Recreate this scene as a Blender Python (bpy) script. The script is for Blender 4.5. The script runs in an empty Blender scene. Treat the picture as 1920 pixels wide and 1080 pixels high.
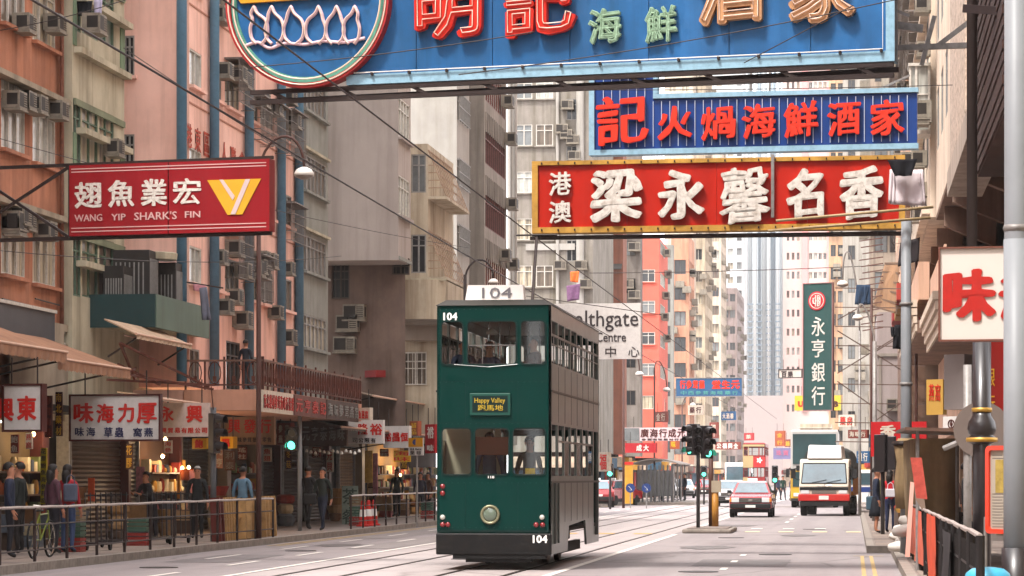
import bpy, math, random
from mathutils import Vector, Matrix
from math import sin, cos, tan, pi, radians, atan2, sqrt
random.seed(11)
R = random.Random(5)
SC = bpy.context.scene
COL = SC.collection
# ------------------------------------------------------------------ camera, world, sun, exposure
F = 5100.0; HX = 960.0; HY = 895.0; HC = 1.6
TH = atan2(640.0, 5100.0); S_, C_ = sin(TH), cos(TH)
cam = bpy.data.cameras.new('camera'); cam_o = bpy.data.objects.new('camera', cam); COL.objects.link(cam_o)
cam_o.location = (0, 0, HC); cam_o.rotation_euler = (pi/2, 0, TH)
cam.sensor_width = 36; cam.lens = F/1920*36; cam.shift_y = (HY-540)/1920.0
cam.clip_start = 1; cam.clip_end = 4000
SC.camera = cam_o
SUN_EL, SUN_AZ = radians(60), radians(-148)      # azimuth of the sun measured from +Y towards +X: behind the camera, to its left
world = bpy.data.worlds.new('World'); SC.world = world; world.use_nodes = True
wn = world.node_tree.nodes; wl = world.node_tree.links
sky = wn.new('ShaderNodeTexSky'); sky.sky_type = 'NISHITA'; sky.sun_disc = False
sky.sun_elevation = SUN_EL; sky.sun_rotation = SUN_AZ
sky.air_density = 1.0; sky.dust_density = 6.0; sky.ozone_density = 1.0
skm = wn.new('ShaderNodeMixRGB'); skm.blend_type = 'MIX'; skm.inputs[0].default_value = 0.72
skm.inputs[2].default_value = (15.2, 14.7, 14.9, 1)          # milky overcast veil over the blue
wl.new(sky.outputs[0], skm.inputs[1]); wl.new(skm.outputs[0], wn['Background'].inputs[0])
wn['Background'].inputs[1].default_value = 0.15
sun = bpy.data.lights.new('sun', 'SUN'); sun.energy = 3.1; sun.angle = radians(9); sun.color = (1, .95, .9)
sun_o = bpy.data.objects.new('sun', sun); COL.objects.link(sun_o)
sd = Vector((sin(SUN_AZ)*cos(SUN_EL), cos(SUN_AZ)*cos(SUN_EL), sin(SUN_EL)))
sun_o.rotation_euler = sd.to_track_quat('Z', 'Y').to_euler()
vs = SC.view_settings; vs.view_transform = 'Standard'; vs.look = 'None'; vs.exposure = 0.85; vs.gamma = 1.0
vs.use_curve_mapping = False
SC.render.engine = 'CYCLES'
cy = SC.cycles; cy.use_denoising = True; cy.max_bounces = 6; cy.diffuse_bounces = 3; cy.glossy_bounces = 3
cy.transmission_bounces = 4; cy.transparent_max_bounces = 8; cy.volume_bounces = 0; cy.sample_clamp_indirect = 6
cy.use_adaptive_sampling = True; cy.adaptive_threshold = 0.02; cy.caustics_reflective = False; cy.caustics_refractive = False

# ------------------------------------------------------------------ measuring: a pixel of the survey becomes a place in metres
def ray(px, py):
    k = (px-HX)/F
    return Vector((-S_+k*C_, C_+k*S_, (HY-py)/F))
def PD(px, py, D): return Vector((0, 0, HC)) + ray(px, py)*D
def PXp(px, py, X): r = ray(px, py); return Vector((0, 0, HC)) + r*(X/r.x)
def PYp(px, py, Y): r = ray(px, py); return Vector((0, 0, HC)) + r*(Y/r.y)
def PZp(px, py, Z=0.0): r = ray(px, py); return Vector((0, 0, HC)) + r*((Z-HC)/r.z)

class Plane:
    """vertical plane through two ground points; u runs from P0, n faces out"""
    def __init__(s, P0, P1, flip=False):
        s.o = Vector((P0[0], P0[1], 0)); d = Vector((P1[0]-P0[0], P1[1]-P0[1], 0)); s.L = d.length; s.u = d.normalized()
        s.n = Vector((s.u.y, -s.u.x, 0))
        if flip: s.n = -s.n
        s.rot = atan2(s.n.x, -s.n.y)
    def px(s, px, py):                          # -> (u, z)
        r = ray(px, py); c = Vector((0, 0, HC))
        t = (s.o-c).dot(s.n)/r.dot(s.n); p = c+r*t
        return (p-s.o).dot(s.u), p.z
    def at(s, u, z, out=0.0): return s.o + s.u*u + Vector((0, 0, z)) + s.n*out
def plane_px(a, Da, b, Db): return Plane(PD(a, HY, Da), PD(b, HY, Db))
def planeX(X, Y0, Y1): return Plane((X, Y0), (X, Y1))           # faces +X (left side of the street)
def planeXr(X, Y0, Y1): return Plane((X, Y1), (X, Y0))          # faces -X (right side); u runs towards the camera
def planeY(Y, X0, X1): return Plane((X0, Y), (X1, Y))           # faces -Y (towards the camera)

# ------------------------------------------------------------------ materials
def lin(h):
    if isinstance(h, str):
        h = h.lstrip('#'); c = [int(h[i:i+2], 16)/255 for i in (0, 2, 4)]
        return tuple(x/12.92 if x <= .04045 else ((x+.055)/1.055)**2.4 for x in c)
    return h
MATS = {}
def M(name, col='#888888', rough=.8, var=.18, scale=1.2, streak=0.0, dirt='#3a3026', metal=0.0, bump=0.0, spec=.3, emit=0.0, fine=0.0, coat=0.0, rust=0.0):
    if name in MATS: return MATS[name]
    m = bpy.data.materials.new(name); m.use_nodes = True; MATS[name] = m
    nt = m.node_tree; N = nt.nodes; L = nt.links; b = N['Principled BSDF']
    c = lin(col); b.inputs['Roughness'].default_value = rough; b.inputs['Metallic'].default_value = metal
    b.inputs['Specular IOR Level'].default_value = spec
    if coat: b.inputs['Coat Weight'].default_value = coat; b.inputs['Coat Roughness'].default_value = .08
    if emit:
        b.inputs['Emission Color'].default_value = (*c, 1); b.inputs['Emission Strength'].default_value = emit
    tc = N.new('ShaderNodeTexCoord')
    if var > 0:
        n = N.new('ShaderNodeTexNoise'); n.inputs['Scale'].default_value = scale; n.inputs['Detail'].default_value = 6; n.inputs['Roughness'].default_value = .62
        L.new(tc.outputs['Object'], n.inputs['Vector'])
        cr = N.new('ShaderNodeValToRGB'); cr.color_ramp.elements[0].position = .32; cr.color_ramp.elements[1].position = .68
        cr.color_ramp.elements[0].color = (*[x*(1-var) for x in c], 1); cr.color_ramp.elements[1].color = (*[min(1, x*(1+var*.7)) for x in c], 1)
        L.new(n.outputs[0], cr.inputs[0]); out = cr.outputs[0]
    else:
        rgb = N.new('ShaderNodeRGB'); rgb.outputs[0].default_value = (*c, 1); out = rgb.outputs[0]
    def layer(out, scl, lo, hi, amt, colr, sc=1.0):
        mp = N.new('ShaderNodeMapping'); mp.inputs['Scale'].default_value = scl; L.new(tc.outputs['Object'], mp.inputs[0])
        n2 = N.new('ShaderNodeTexNoise'); n2.inputs['Scale'].default_value = sc; n2.inputs['Detail'].default_value = 7; n2.inputs['Roughness'].default_value = .6
        L.new(mp.outputs[0], n2.inputs['Vector'])
        mr = N.new('ShaderNodeMapRange'); mr.inputs[1].default_value = lo; mr.inputs[2].default_value = hi; mr.inputs[4].default_value = amt
        L.new(n2.outputs[0], mr.inputs[0])
        mx = N.new('ShaderNodeMixRGB'); L.new(mr.outputs[0], mx.inputs[0]); L.new(out, mx.inputs[1]); mx.inputs[2].default_value = (*lin(colr), 1)
        return mx.outputs[0]
    if streak: 
        out = layer(out, (1.1, 1.1, .45), .575, .59, streak*.28, tuple(min(1, x*1.35+.03) for x in c)); out = layer(out, (2.6, 2.6, .14), .46, .68, streak, dirt)
        out = layer(out, (.5, .5, .35), .47, .75, streak*.85, dirt)
    if fine: out = layer(out, (9, 9, 9), .45, .7, fine, dirt)
    if rust: out = layer(out, (3, 3, 1.2), .56, .68, rust, '#5a2a12')
    L.new(out, b.inputs['Base Color'])
    if emit and var > 0: pass
    if bump:
        nb = N.new('ShaderNodeTexNoise'); nb.inputs['Scale'].default_value = 14; nb.inputs['Detail'].default_value = 5
        L.new(tc.outputs['Object'], nb.inputs['Vector'])
        bp = N.new('ShaderNodeBump'); bp.inputs['Strength'].default_value = bump; bp.inputs['Distance'].default_value = .02
        L.new(nb.outputs[0], bp.inputs['Height']); L.new(bp.outputs[0], b.inputs['Normal'])
    return m
def glass(name, col=(.9, .95, .95), alpha=.25, rough=.03):
    if name in MATS: return MATS[name]
    m = bpy.data.materials.new(name); m.use_nodes = True; MATS[name] = m
    nt = m.node_tree; N = nt.nodes; L = nt.links; N.remove(N['Principled BSDF'])
    t = N.new('ShaderNodeBsdfTransparent'); t.inputs[0].default_value = (*col, 1)
    g = N.new('ShaderNodeBsdfGlossy'); g.inputs['Roughness'].default_value = rough
    fr = N.new('ShaderNodeFresnel'); fr.inputs[0].default_value = 1.33
    ad = N.new('ShaderNodeMath'); ad.operation = 'ADD'; ad.inputs[1].default_value = alpha*.04; L.new(fr.outputs[0], ad.inputs[0])
    mx = N.new('ShaderNodeMixShader'); L.new(ad.outputs[0], mx.inputs[0]); L.new(t.outputs[0], mx.inputs[1]); L.new(g.outputs[0], mx.inputs[2])
    L.new(mx.outputs[0], N['Material Output'].inputs[0]); return m

# ------------------------------------------------------------------ meshes and objects
ORG = {}
class MB:
    def __init__(s): s.v = []; s.f = []; s.m = []; s.mi = 0
    def quad(s, a, b, c, d):
        i = len(s.v); s.v += [tuple(a), tuple(b), tuple(c), tuple(d)]; s.f.append((i, i+1, i+2, i+3)); s.m.append(s.mi); return s
    def poly(s, pts):
        i = len(s.v); s.v += [tuple(p) for p in pts]; s.f.append(tuple(range(i, i+len(pts)))); s.m.append(s.mi); return s
    def hexa(s, p):                                # 8 points: bottom 4 ccw, top 4 ccw
        i = len(s.v); s.v += [tuple(q) for q in p]
        for f in ((3, 2, 1, 0), (4, 5, 6, 7), (0, 1, 5, 4), (1, 2, 6, 5), (2, 3, 7, 6), (3, 0, 4, 7)):
            s.f.append(tuple(i+k for k in f)); s.m.append(s.mi)
        return s
    def box(s, x0, x1, y0, y1, z0, z1):
        return s.hexa([(x0, y0, z0), (x1, y0, z0), (x1, y1, z0), (x0, y1, z0), (x0, y0, z1), (x1, y0, z1), (x1, y1, z1), (x0, y1, z1)])
    def pbox(s, pl, u0, u1, z0, z1, o0, o1):       # box in a plane's frame; o = distance out of it
        a = lambda u, z, o: pl.at(u, z, o)
        return s.hexa([a(u0, z0, o1), a(u1, z0, o1), a(u1, z0, o0), a(u0, z0, o0), a(u0, z1, o1), a(u1, z1, o1), a(u1, z1, o0), a(u0, z1, o0)])
    def bar(s, p0, p1, w, h=None, up=(0, 0, 1)):
        p0, p1 = Vector(p0), Vector(p1); h = h or w; d = (p1-p0).normalized(); up = Vector(up)
        if abs(d.dot(up)) > .98: up = Vector((0, 1, 0))
        sx = d.cross(up).normalized()*w/2; sy = sx.cross(d).normalized()*h/2
        return s.hexa([p0-sx-sy, p0+sx-sy, p0+sx+sy, p0-sx+sy, p1-sx-sy, p1+sx-sy, p1+sx+sy, p1-sx+sy])
    def tube(s, pts, r, n=8, r1=None, cap=True, closed=False):
        pts = [Vector(p) for p in pts]; m = len(pts); base = len(s.v); prev = None
        for i, p in enumerate(pts):
            if closed: d = (pts[(i+1) % m]-pts[i-1]).normalized()
            else: d = (pts[min(i+1, m-1)]-pts[max(i-1, 0)]).normalized()
            if prev is None:
                a = Vector((0, 0, 1)) if abs(d.z) < .9 else Vector((1, 0, 0)); e = d.cross(a).normalized()
            else: e = (prev-d*prev.dot(d)).normalized()
            prev = e; g = d.cross(e); rr = r if r1 is None else r+(r1-r)*i/max(1, m-1)
            for k in range(n):
                t = 2*pi*k/n; s.v.append(tuple(p+e*cos(t)*rr+g*sin(t)*rr))
        for i in range(m if closed else m-1):
            j = (i+1) % m
            for k in range(n):
                q = (k+1) % n; s.f.append((base+i*n+k, base+i*n+q, base+j*n+q, base+j*n+k)); s.m.append(s.mi)
        if cap and not closed:
            s.f.append(tuple(base+k for k in reversed(range(n)))); s.m.append(s.mi)
            s.f.append(tuple(base+(m-1)*n+k for k in range(n))); s.m.append(s.mi)
        return s
    def lathe(s, c, prof, n=16, axis='z'):
        c = Vector(c); base = len(s.v); m = len(prof)
        for (r, h) in prof:
            for k in range(n):
                t = 2*pi*k/n; x, y = r*cos(t), r*sin(t)
                s.v.append(tuple(c+(Vector((x, y, h)) if axis == 'z' else Vector((x, -h, y)) if axis == 'y' else Vector((h, x, y)))))
        for i in range(m-1):
            for k in range(n):
                q = (k+1) % n; s.f.append((base+i*n+k, base+i*n+q, base+(i+1)*n+q, base+(i+1)*n+k)); s.m.append(s.mi)
        s.f.append(tuple(base+k for k in reversed(range(n)))); s.m.append(s.mi)
        s.f.append(tuple(base+(m-1)*n+k for k in range(n))); s.m.append(s.mi)
        return s
    def mesh(s, name, mats, org=(0, 0, 0), smooth=False):
        me = bpy.data.meshes.new(name); o = Vector(org)
        me.from_pydata([tuple(Vector(v)-o) for v in s.v], [], s.f); 
        for m in (mats if isinstance(mats, (list, tuple)) else [mats]): me.materials.append(m)
        if any(s.m): me.polygons.foreach_set('material_index', s.m)
        if smooth: me.polygons.foreach_set('use_smooth', [True]*len(me.polygons))
        me.update(); return me
    def build(s, name, mats, parent=None, smooth=False, bevel=0, org=None):
        if parent is not None: org = ORG[parent.name]
        elif org is None:
            xs = [v[0] for v in s.v]; ys = [v[1] for v in s.v]; zs = [v[2] for v in s.v]
            org = Vector(((min(xs)+max(xs))/2, (min(ys)+max(ys))/2, min(zs)))
        o = bpy.data.objects.new(name, s.mesh(name, mats, org, smooth)); COL.objects.link(o)
        if parent is not None: o.parent = parent
        else: o.location = org
        ORG[o.name] = Vector(org)
        if bevel:
            b = o.modifiers.new('bevel', 'BEVEL'); b.width = bevel; b.segments = 2; b.limit_method = 'ANGLE'; b.angle_limit = radians(40)
        return o
def tag(o, label=None, cat=None, group=None, kind=None):
    if label: o['label'] = label
    if cat: o['category'] = cat
    if group: o['group'] = group
    if kind: o['kind'] = kind
    return o
def thing(name, loc, label, cat, group=None):
    o = bpy.data.objects.new(name, None); COL.objects.link(o); o.location = loc; o.empty_display_size = .2
    ORG[o.name] = Vector(loc); return tag(o, label, cat, group)
def inst(name, me, parent, pos, rot=0.0, scale=(1, 1, 1)):       # a part that shares its mesh; pos in world metres
    o = bpy.data.objects.new(name, me); COL.objects.link(o)
    if parent is not None: o.parent = parent; pos = Vector(pos)-ORG[parent.name]; ORG[o.name] = ORG[parent.name]
    o.location = pos; o.rotation_euler = (0, 0, rot); o.scale = scale
    return o
def sub(name, me, parent): o = bpy.data.objects.new(name, me); COL.objects.link(o); o.parent = parent; return o
def copy_tree(o, parent=None):
    c = o.copy(); COL.objects.link(c)
    if parent is not None: c.parent = parent
    for ch in o.children: copy_tree(ch, c)
    return c

# flat plates with holes (2D curves turned to meshes), and lettering
def rrect(x0, x1, y0, y1, r, n=5):
    r = min(r, (x1-x0)/2-1e-4, (y1-y0)/2-1e-4); pts = []
    for cx, cyy, a0 in ((x1-r, y1-r, 0), (x0+r, y1-r, 90), (x0+r, y0+r, 180), (x1-r, y0+r, 270)):
        for k in range(n+1):
            a = radians(a0+90*k/n); pts.append((cx+r*cos(a), cyy+r*sin(a)))
    return pts
def flatten(ob, name):
    me = bpy.data.meshes.new_from_object(ob); me.name = name
    d = ob.data; bpy.data.objects.remove(ob); bpy.data.curves.remove(d); return me
def plate_mesh(name, loops, half, bevel=0.0):
    """loops: outline first, then holes, in local x,y; thickness 2*half along z"""
    c = bpy.data.curves.new(name, 'CURVE'); c.dimensions = '2D'; c.fill_mode = 'BOTH'; c.extrude = half; c.bevel_depth = bevel; c.bevel_resolution = 1
    for lp in loops:
        s = c.splines.new('POLY'); s.points.add(len(lp)-1); s.use_cyclic_u = True
        for i, p in enumerate(lp): s.points[i].co = (p[0], p[1], 0, 1)
    o = bpy.data.objects.new(name, c); COL.objects.link(o); return flatten(o, name)
def plane_matrix(pl, u, z, out=0.0):          # local x -> u, y -> up, z -> out of the plane
    p = pl.at(u, z, out); m = Matrix((( pl.u.x, 0, pl.n.x, p.x), (pl.u.y, 0, pl.n.y, p.y), (0, 1, 0, p.z), (0, 0, 0, 1))); return m
def put(name, me, parent, pl, u, z, out=0.0, scale=(1, 1, 1), mats=None):
    if mats is not None:
        me.materials.clear(); me.materials.append(mats)
    o = bpy.data.objects.new(name, me); COL.objects.link(o)
    m = plane_matrix(pl, u, z, out)
    if parent is not None: o.parent = parent; m = Matrix.Translation(-ORG[parent.name]) @ m; ORG[o.name] = ORG[parent.name]
    o.matrix_basis = m @ Matrix.Diagonal((*scale, 1)); return o
TXT = {}
def text_mesh(body, mat, bold=0.0, ext=.5, bev=0.0, shear=0.0, spacing=1.0):
    """mesh of a text fitted to the unit square, thickness 1 (0..1)"""
    k = (body, mat.name, bold, bev, shear, spacing)
    if k in TXT: return TXT[k]
    c = bpy.data.curves.new('lettering', 'FONT'); c.body = body; c.extrude = .04; c.offset = bold; c.resolution_u = 2; c.bevel_depth = bev
    c.space_character = spacing; c.bevel_resolution = 0; c.offset = 0; c.bevel_depth = 0
    o = bpy.data.objects.new('lettering', c); COL.objects.link(o); me = flatten(o, 'lettering')
    if not len(me.vertices): TXT[k] = me; return me
    xs = [v.co.x for v in me.vertices]; ys = [v.co.y for v in me.vertices]; zs = [v.co.z for v in me.vertices]
    x0, x1, y0, y1, z0, z1 = min(xs), max(xs), min(ys), max(ys), min(zs), max(zs)
    for v in me.vertices: v.co = ((v.co.x-x0)/max(x1-x0, 1e-5), (v.co.y-y0)/max(y1-y0, 1e-5), (v.co.z-z0)/max(z1-z0, 1e-5))
    if bold > .002:                                    # brush weight: copies shifted round a flat ellipse, each a hair deeper than the last
        n = (14 if bold > .045 else 9) if len(body) == 1 else 5; vs_ = []; fs_ = []; nv = len(me.vertices); sx = 1/max(x1-x0, .3); sy = 1/max(y1-y0, .3)
        for j in range(n+1):
            dx, dy = (0, 0) if j == 0 else (bold*1.25*sx*cos(2*pi*j/n), bold*.8*sy*sin(2*pi*j/n))
            for v in me.vertices:
                wx, wy = (.016*sin(23*v.co.x+17*v.co.y), .016*sin(19*v.co.y-13*v.co.x)) if len(body) == 1 and bold > .02 else (0, 0)
                zz = v.co.z-(.006*j if v.co.z > .5 else 0)
                vs_.append(((v.co.x+wx+dx+bold*1.25*sx)/(1+2.5*bold*sx), (v.co.y+wy+dy+bold*.8*sy)/(1+1.6*bold*sy), zz))
            for f in me.polygons: fs_.append(tuple(j*nv+q for q in f.vertices))
        m2 = bpy.data.meshes.new('lettering'); m2.from_pydata(vs_, [], fs_); m2.update(); bpy.data.meshes.remove(me); me = m2
    if shear:
        for v in me.vertices: v.co.y = (v.co.y+shear*v.co.x)/(1+shear)
    me.materials.clear(); me.materials.append(mat); TXT[k] = me; return me
def letter(parent, pl, ch, box, mat, out=.02, depth=.03, bold=0.0, bev=0.0, name='character', px=True, shear=0.0, spacing=1.0):
    """a character or word filling the given pixel box (x0, x1, ytop, ybottom) on the plane"""
    if px:
        u0, z1 = pl.px(box[0], box[2]); u1, z0 = pl.px(box[1], box[3]); 
        _, z1b = pl.px(box[1], box[2]); _, z0b = pl.px(box[0], box[3]); z1 = (z1+z1b)/2; z0 = (z0+z0b)/2
    else: u0, u1, z0, z1 = box
    return put(name, text_mesh(ch, mat, bold, bev=bev, shear=shear, spacing=spacing), parent, pl, u0, z0, out, (u1-u0, z1-z0, depth))
# ------------------------------------------------------------------ ground, road, tracks
def asphalt():
    m = M('asphalt', '#6f6a69', .82, .16, .35, spec=.35, bump=.25); nt = m.node_tree; return m
A = asphalt()
# long patches and tyre-worn bands in the asphalt and the concrete of the tram reserve
def worn(name, c1, c2, c3):
    m = M(name, c1, .8, .1, .5, spec=.35, bump=.2, fine=.18, dirt=c3); nt = m.node_tree; N = nt.nodes; L = nt.links; b = N['Principled BSDF']
    src = b.inputs['Base Color'].links[0].from_socket
    tc = N.new('ShaderNodeTexCoord'); mp = N.new('ShaderNodeMapping'); mp.inputs['Scale'].default_value = (1.3, .05, 1); L.new(tc.outputs['Object'], mp.inputs[0])
    n = N.new('ShaderNodeTexNoise'); n.inputs['Scale'].default_value = 1; n.inputs['Detail'].default_value = 4; L.new(mp.outputs[0], n.inputs[0])
    mr = N.new('ShaderNodeMapRange'); mr.inputs[1].default_value = .46; mr.inputs[2].default_value = .62; mr.inputs[4].default_value = .6; L.new(n.outputs[0], mr.inputs[0])
    mx = N.new('ShaderNodeMixRGB'); L.new(mr.outputs[0], mx.inputs[0]); L.new(src, mx.inputs[1]); mx.inputs[2].default_value = (*lin(c2), 1)
    vo = N.new('ShaderNodeTexVoronoi'); vo.feature = 'DISTANCE_TO_EDGE'; vo.inputs['Scale'].default_value = .22
    n3 = N.new('ShaderNodeTexNoise'); n3.inputs['Scale'].default_value = .8; L.new(tc.outputs['Object'], n3.inputs[0])
    mv = N.new('ShaderNodeMixRGB'); mv.inputs[0].default_value = .25; L.new(tc.outputs['Object'], mv.inputs[1]); L.new(n3.outputs[1], mv.inputs[2]); L.new(mv.outputs[0], vo.inputs['Vector'])
    m2 = N.new('ShaderNodeMapRange'); m2.inputs[1].default_value = 0; m2.inputs[2].default_value = .012; m2.inputs[3].default_value = .55; m2.inputs[4].default_value = 0; L.new(vo.outputs['Distance'], m2.inputs[0])
    mx2 = N.new('ShaderNodeMixRGB'); L.new(m2.outputs[0], mx2.inputs[0]); L.new(mx.outputs[0], mx2.inputs[1]); mx2.inputs[2].default_value = (*lin(c3), 1)
    L.new(mx2.outputs[0], b.inputs['Base Color']); return m
ROAD = worn('worn_asphalt', '#847c7c', '#8f8786', '#544e4e')
CONC = worn('tram_reserve_concrete', '#9c9391', '#a69c9a', '#6a6261')
PAVE = M('pavement_slabs', '#7d716a', .85, .2, .9, fine=.3, bump=.3, dirt='#3c342e')
KERB = M('kerb_granite', '#8a8178', .8, .25, 1.5, fine=.3, bump=.3)
def sheet(name, x0, x1, y0, y1, z, m, kind='structure'):
    b = MB(); b.quad((x0, y0, z), (x1, y0, z), (x1, y1, z), (x0, y1, z)); o = b.build(name, m, org=((x0+x1)/2, y0, z)); tag(o, kind=kind); return o
XL, XR, XR2, YJ = -13.8, .28, .78, 58.0                       # kerb faces
sheet('ground', -700, 700, -60, 1900, -.02, M('bare_ground', '#6d655e', .9))
road = sheet('road', XL, XR2, -30, 900, 0, ROAD)
res = sheet('tram_reserve', -9.95, -5.02, -30, 900, .004, CONC)
STEEL = M('rail_steel', '#57473f', .38, .2, 2, metal=.85)
GROOVE = M('rail_groove', '#1d1714', .8, .1)
for x in (-9.25, -8.18, -6.66, -5.6):
    b = MB(); b.box(x-.055, x-.01, -30, 600, -.01, .012); b.mi = 1; b.box(x-.01, x+.035, -30, 600, -.01, .0095)
    o = b.build('tram_rail', [STEEL, GROOVE], org=(x, 0, 0)); tag(o, kind='structure')
WP = M('road_paint_white', '#d8d2ca', .7, .12, 6, fine=.35, dirt='#8a827a'); YP = M('road_paint_yellow', '#b79a64', .8, .2, 4, fine=.75, dirt='#8a7e6a')
def mark(name, x0, x1, y0, y1, m=WP, z=.008):
    b = MB(); b.quad((x0, y0, z), (x1, y0, z), (x1, y1, z), (x0, y1, z)); return tag(b.build(name, m), kind='structure')
mark('lane_line', -5.0, -4.86, 20, 76); mark('lane_line', -5.0, -4.86, 86, 300)
mark('lane_line', -10.12, -10.0, 20, 300)
for k in range(16): mark('lane_dash', -11.3, -11.18, 42+k*6.2, 44.6+k*6.2)
for k in range(5): mark('lane_dash', -12.6, -12.5, 52+k*7, 55+k*7)
for k in range(3): mark('lane_dash', -2.3, -2.18, 47+k*4.2, 48.0+k*4.2)
for k in range(20): mark('lane_dash', -2.4, -2.28, 96+k*7, 98.5+k*7)
for x in (-13.55, -13.33): mark('kerb_line', x, x+.09, 62, 160, YP)
for x in (.14, .32): mark('kerb_line', x, x+.07, 20, 55.5, YP)
mark('kerb_line', .0, .6, 55.5, 55.65, YP)
for k in range(4): mark('crossing_stud', -3.15+k*.98, -2.72+k*.98, 79.4, 80.6, M('stud_cream', '#d9c69c', .7, .12, 5, fine=.3))
for k in range(3): mark('crossing_stud', -3.15+k*.98, -2.8+k*.98, 84.5, 85.4, WP)
for k in range(4): mark('crossing_stud', -9.3+k*1.05, -8.8+k*1.05, 76, 77.2, M('stud_ochre', '#c79a5a', .8, .15, 4, fine=.4), z=.014)
pl_ = MB(); pl_.box(-45, XL-.16, -30, 119, -.01, .13); tag(pl_.build('pavement', PAVE, org=(-16, 0, 0)), kind='structure')
pl_ = MB(); pl_.box(-45, XL-.16, 146, 900, -.01, .13); tag(pl_.build('pavement', PAVE, org=(-16, 146, 0)), kind='structure')
pl_ = MB(); pl_.box(XR+.16, 40, YJ+.16, 900, -.01, .13); pl_.box(XR2+.16, 40, -30, YJ+.159, -.01, .13); tag(pl_.build('pavement', PAVE, org=(2, 0, 0)), kind='structure')
sheet('side_street', -60, XL, 119, 146, .004, ROAD)
kl = tag(thing('kerb', (XL, 40, 0), None, None), kind='structure')
kb = MB(); kb.box(-.16, 0, .006, 1.194, -.01, .15); kbm = kb.mesh('kerb_stone', KERB)
for k in range(66): inst('kerb_stone', kbm, kl, (XL, 39+k*1.2, 0))
kr = tag(thing('kerb', (XR, 20, 0), None, None), kind='structure')
for k in range(86): inst('kerb_stone', kbm, kr, (XR+.16, YJ+.16+k*1.2, 0))
for k in range(32): inst('kerb_stone', kbm, kr, (XR2+.16, YJ+.16-1.2*(k+1), 0))
m_ = MB(); m_.box(XR, XR2, YJ, YJ+.16, -.01, .15); m_.build('kerb_end', KERB, kr)
kb = MB(); kb.box(XL-.16, XL, 146, 500, -.01, .15); kb.box(XR, XR+.16, 162, 500, -.01, .15); tag(kb.build('kerb_far', KERB), kind='structure')
# paving slabs where they can be told apart
slm = [M('slab_%d' % i, c, .85, .2, 1.3, fine=.35, bump=.2, dirt='#3c342e') for i, c in enumerate(('#84766c', '#796d66', '#8d7f74'))]
sp = [MB().box(.012, .888, .012, .888, 0, .012).mesh('paving_slab', m) for m in slm]
pv = tag(thing('slab_paving', (-14, 40, .128), None, None), kind='structure')
for i in range(4):
    for j in range(36): inst('paving_slab', sp[R.randrange(3)], pv, (XL-.2-.9*(i+1), 42+.9*j, .126))
pv = tag(thing('slab_paving', (.5, 30, .128), None, None), kind='structure')
for i in range(2):
    for j in range(60): inst('paving_slab', sp[R.randrange(3)], pv, ((XR if 34+.9*j > YJ+.2 else XR2)+.2+.9*i, 34.3+.9*j, .126))
# repairs, manholes and stains in the carriageway
PT1 = M('asphalt_repair', '#767070', .85, .12, 1.5, fine=.2, bump=.3); PT2 = M('asphalt_repair_pale', '#857e7c', .85, .12, 1.5, fine=.25, bump=.3); OIL = M('oil_stain', '#5f5856', .6, .3, 1.2, fine=.3)
for (x0, x1, y0, y1, mt) in ((-2.9, -1.2, 49, 53, PT1), (-12.9, -11.6, 50, 55, PT1), (-11.3, -10.3, 60, 74, PT2), (-13.0, -11.9, 70, 82, PT2), (-4.7, -2.6, 100, 112, PT2), (-8.0, -6.9, 56, 58.5, PT2)):
    mark('road_patch', x0, x1, y0, y1, mt, .0065)
for (x, y) in ((-1.6, 56.5), (-3.2, 72), (-11.9, 58), (-12.2, 47), (-2.6, 46), (-7.45, 52.5), (-7.45, 66), (-1.2, 84)):
    b = MB(); b.lathe((x, y, 0), [(.34, .0), (.34, .0115), (.3, .0116)], 24); tag(b.build('manhole_cover', M('cast_iron', '#3d3836', .6, .2, 9, metal=.4, bump=.5)), kind='structure')
for (x, y, r) in ((-1.7, 51, .5), (-3.3, 62, .6), (-1.5, 75, .45), (-12, 63, .5), (-3.9, 90, .7)):
    b = MB(); b.poly([(x+r*cos(2*pi*k/20)*(1+.2*sin(k*2.3)), y+r*2.6*sin(2*pi*k/20)*(1+.15*cos(k*1.7)), .0075) for k in range(20)]); tag(b.build('oil_stain', OIL), kind='structure')
for k in range(60):                       # joints across the concrete tram bed
    b = MB(); y = 40+k*3.0; b.quad((-9.93, y, .0072), (-5.04, y, .0072), (-5.04, y+.035, .0072), (-9.93, y+.035, .0072)); tag(b.build('bed_joint', PT1), kind='structure')
# refuge island with two kerb rings
ri = thing('traffic_island', (-4.15, 79, 0), 'low concrete traffic island carrying the signals beside the tram tracks', 'traffic island')
b = MB(); b.box(-4.85, -3.45, 77.6, 81.6, 0, .12); b.build('kerb_ring', KERB, ri, bevel=.04)
b = MB(); b.box(-4.72, -3.58, 77.75, 81.4, .12, .14); b.build('island_top', PAVE, ri)

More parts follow.
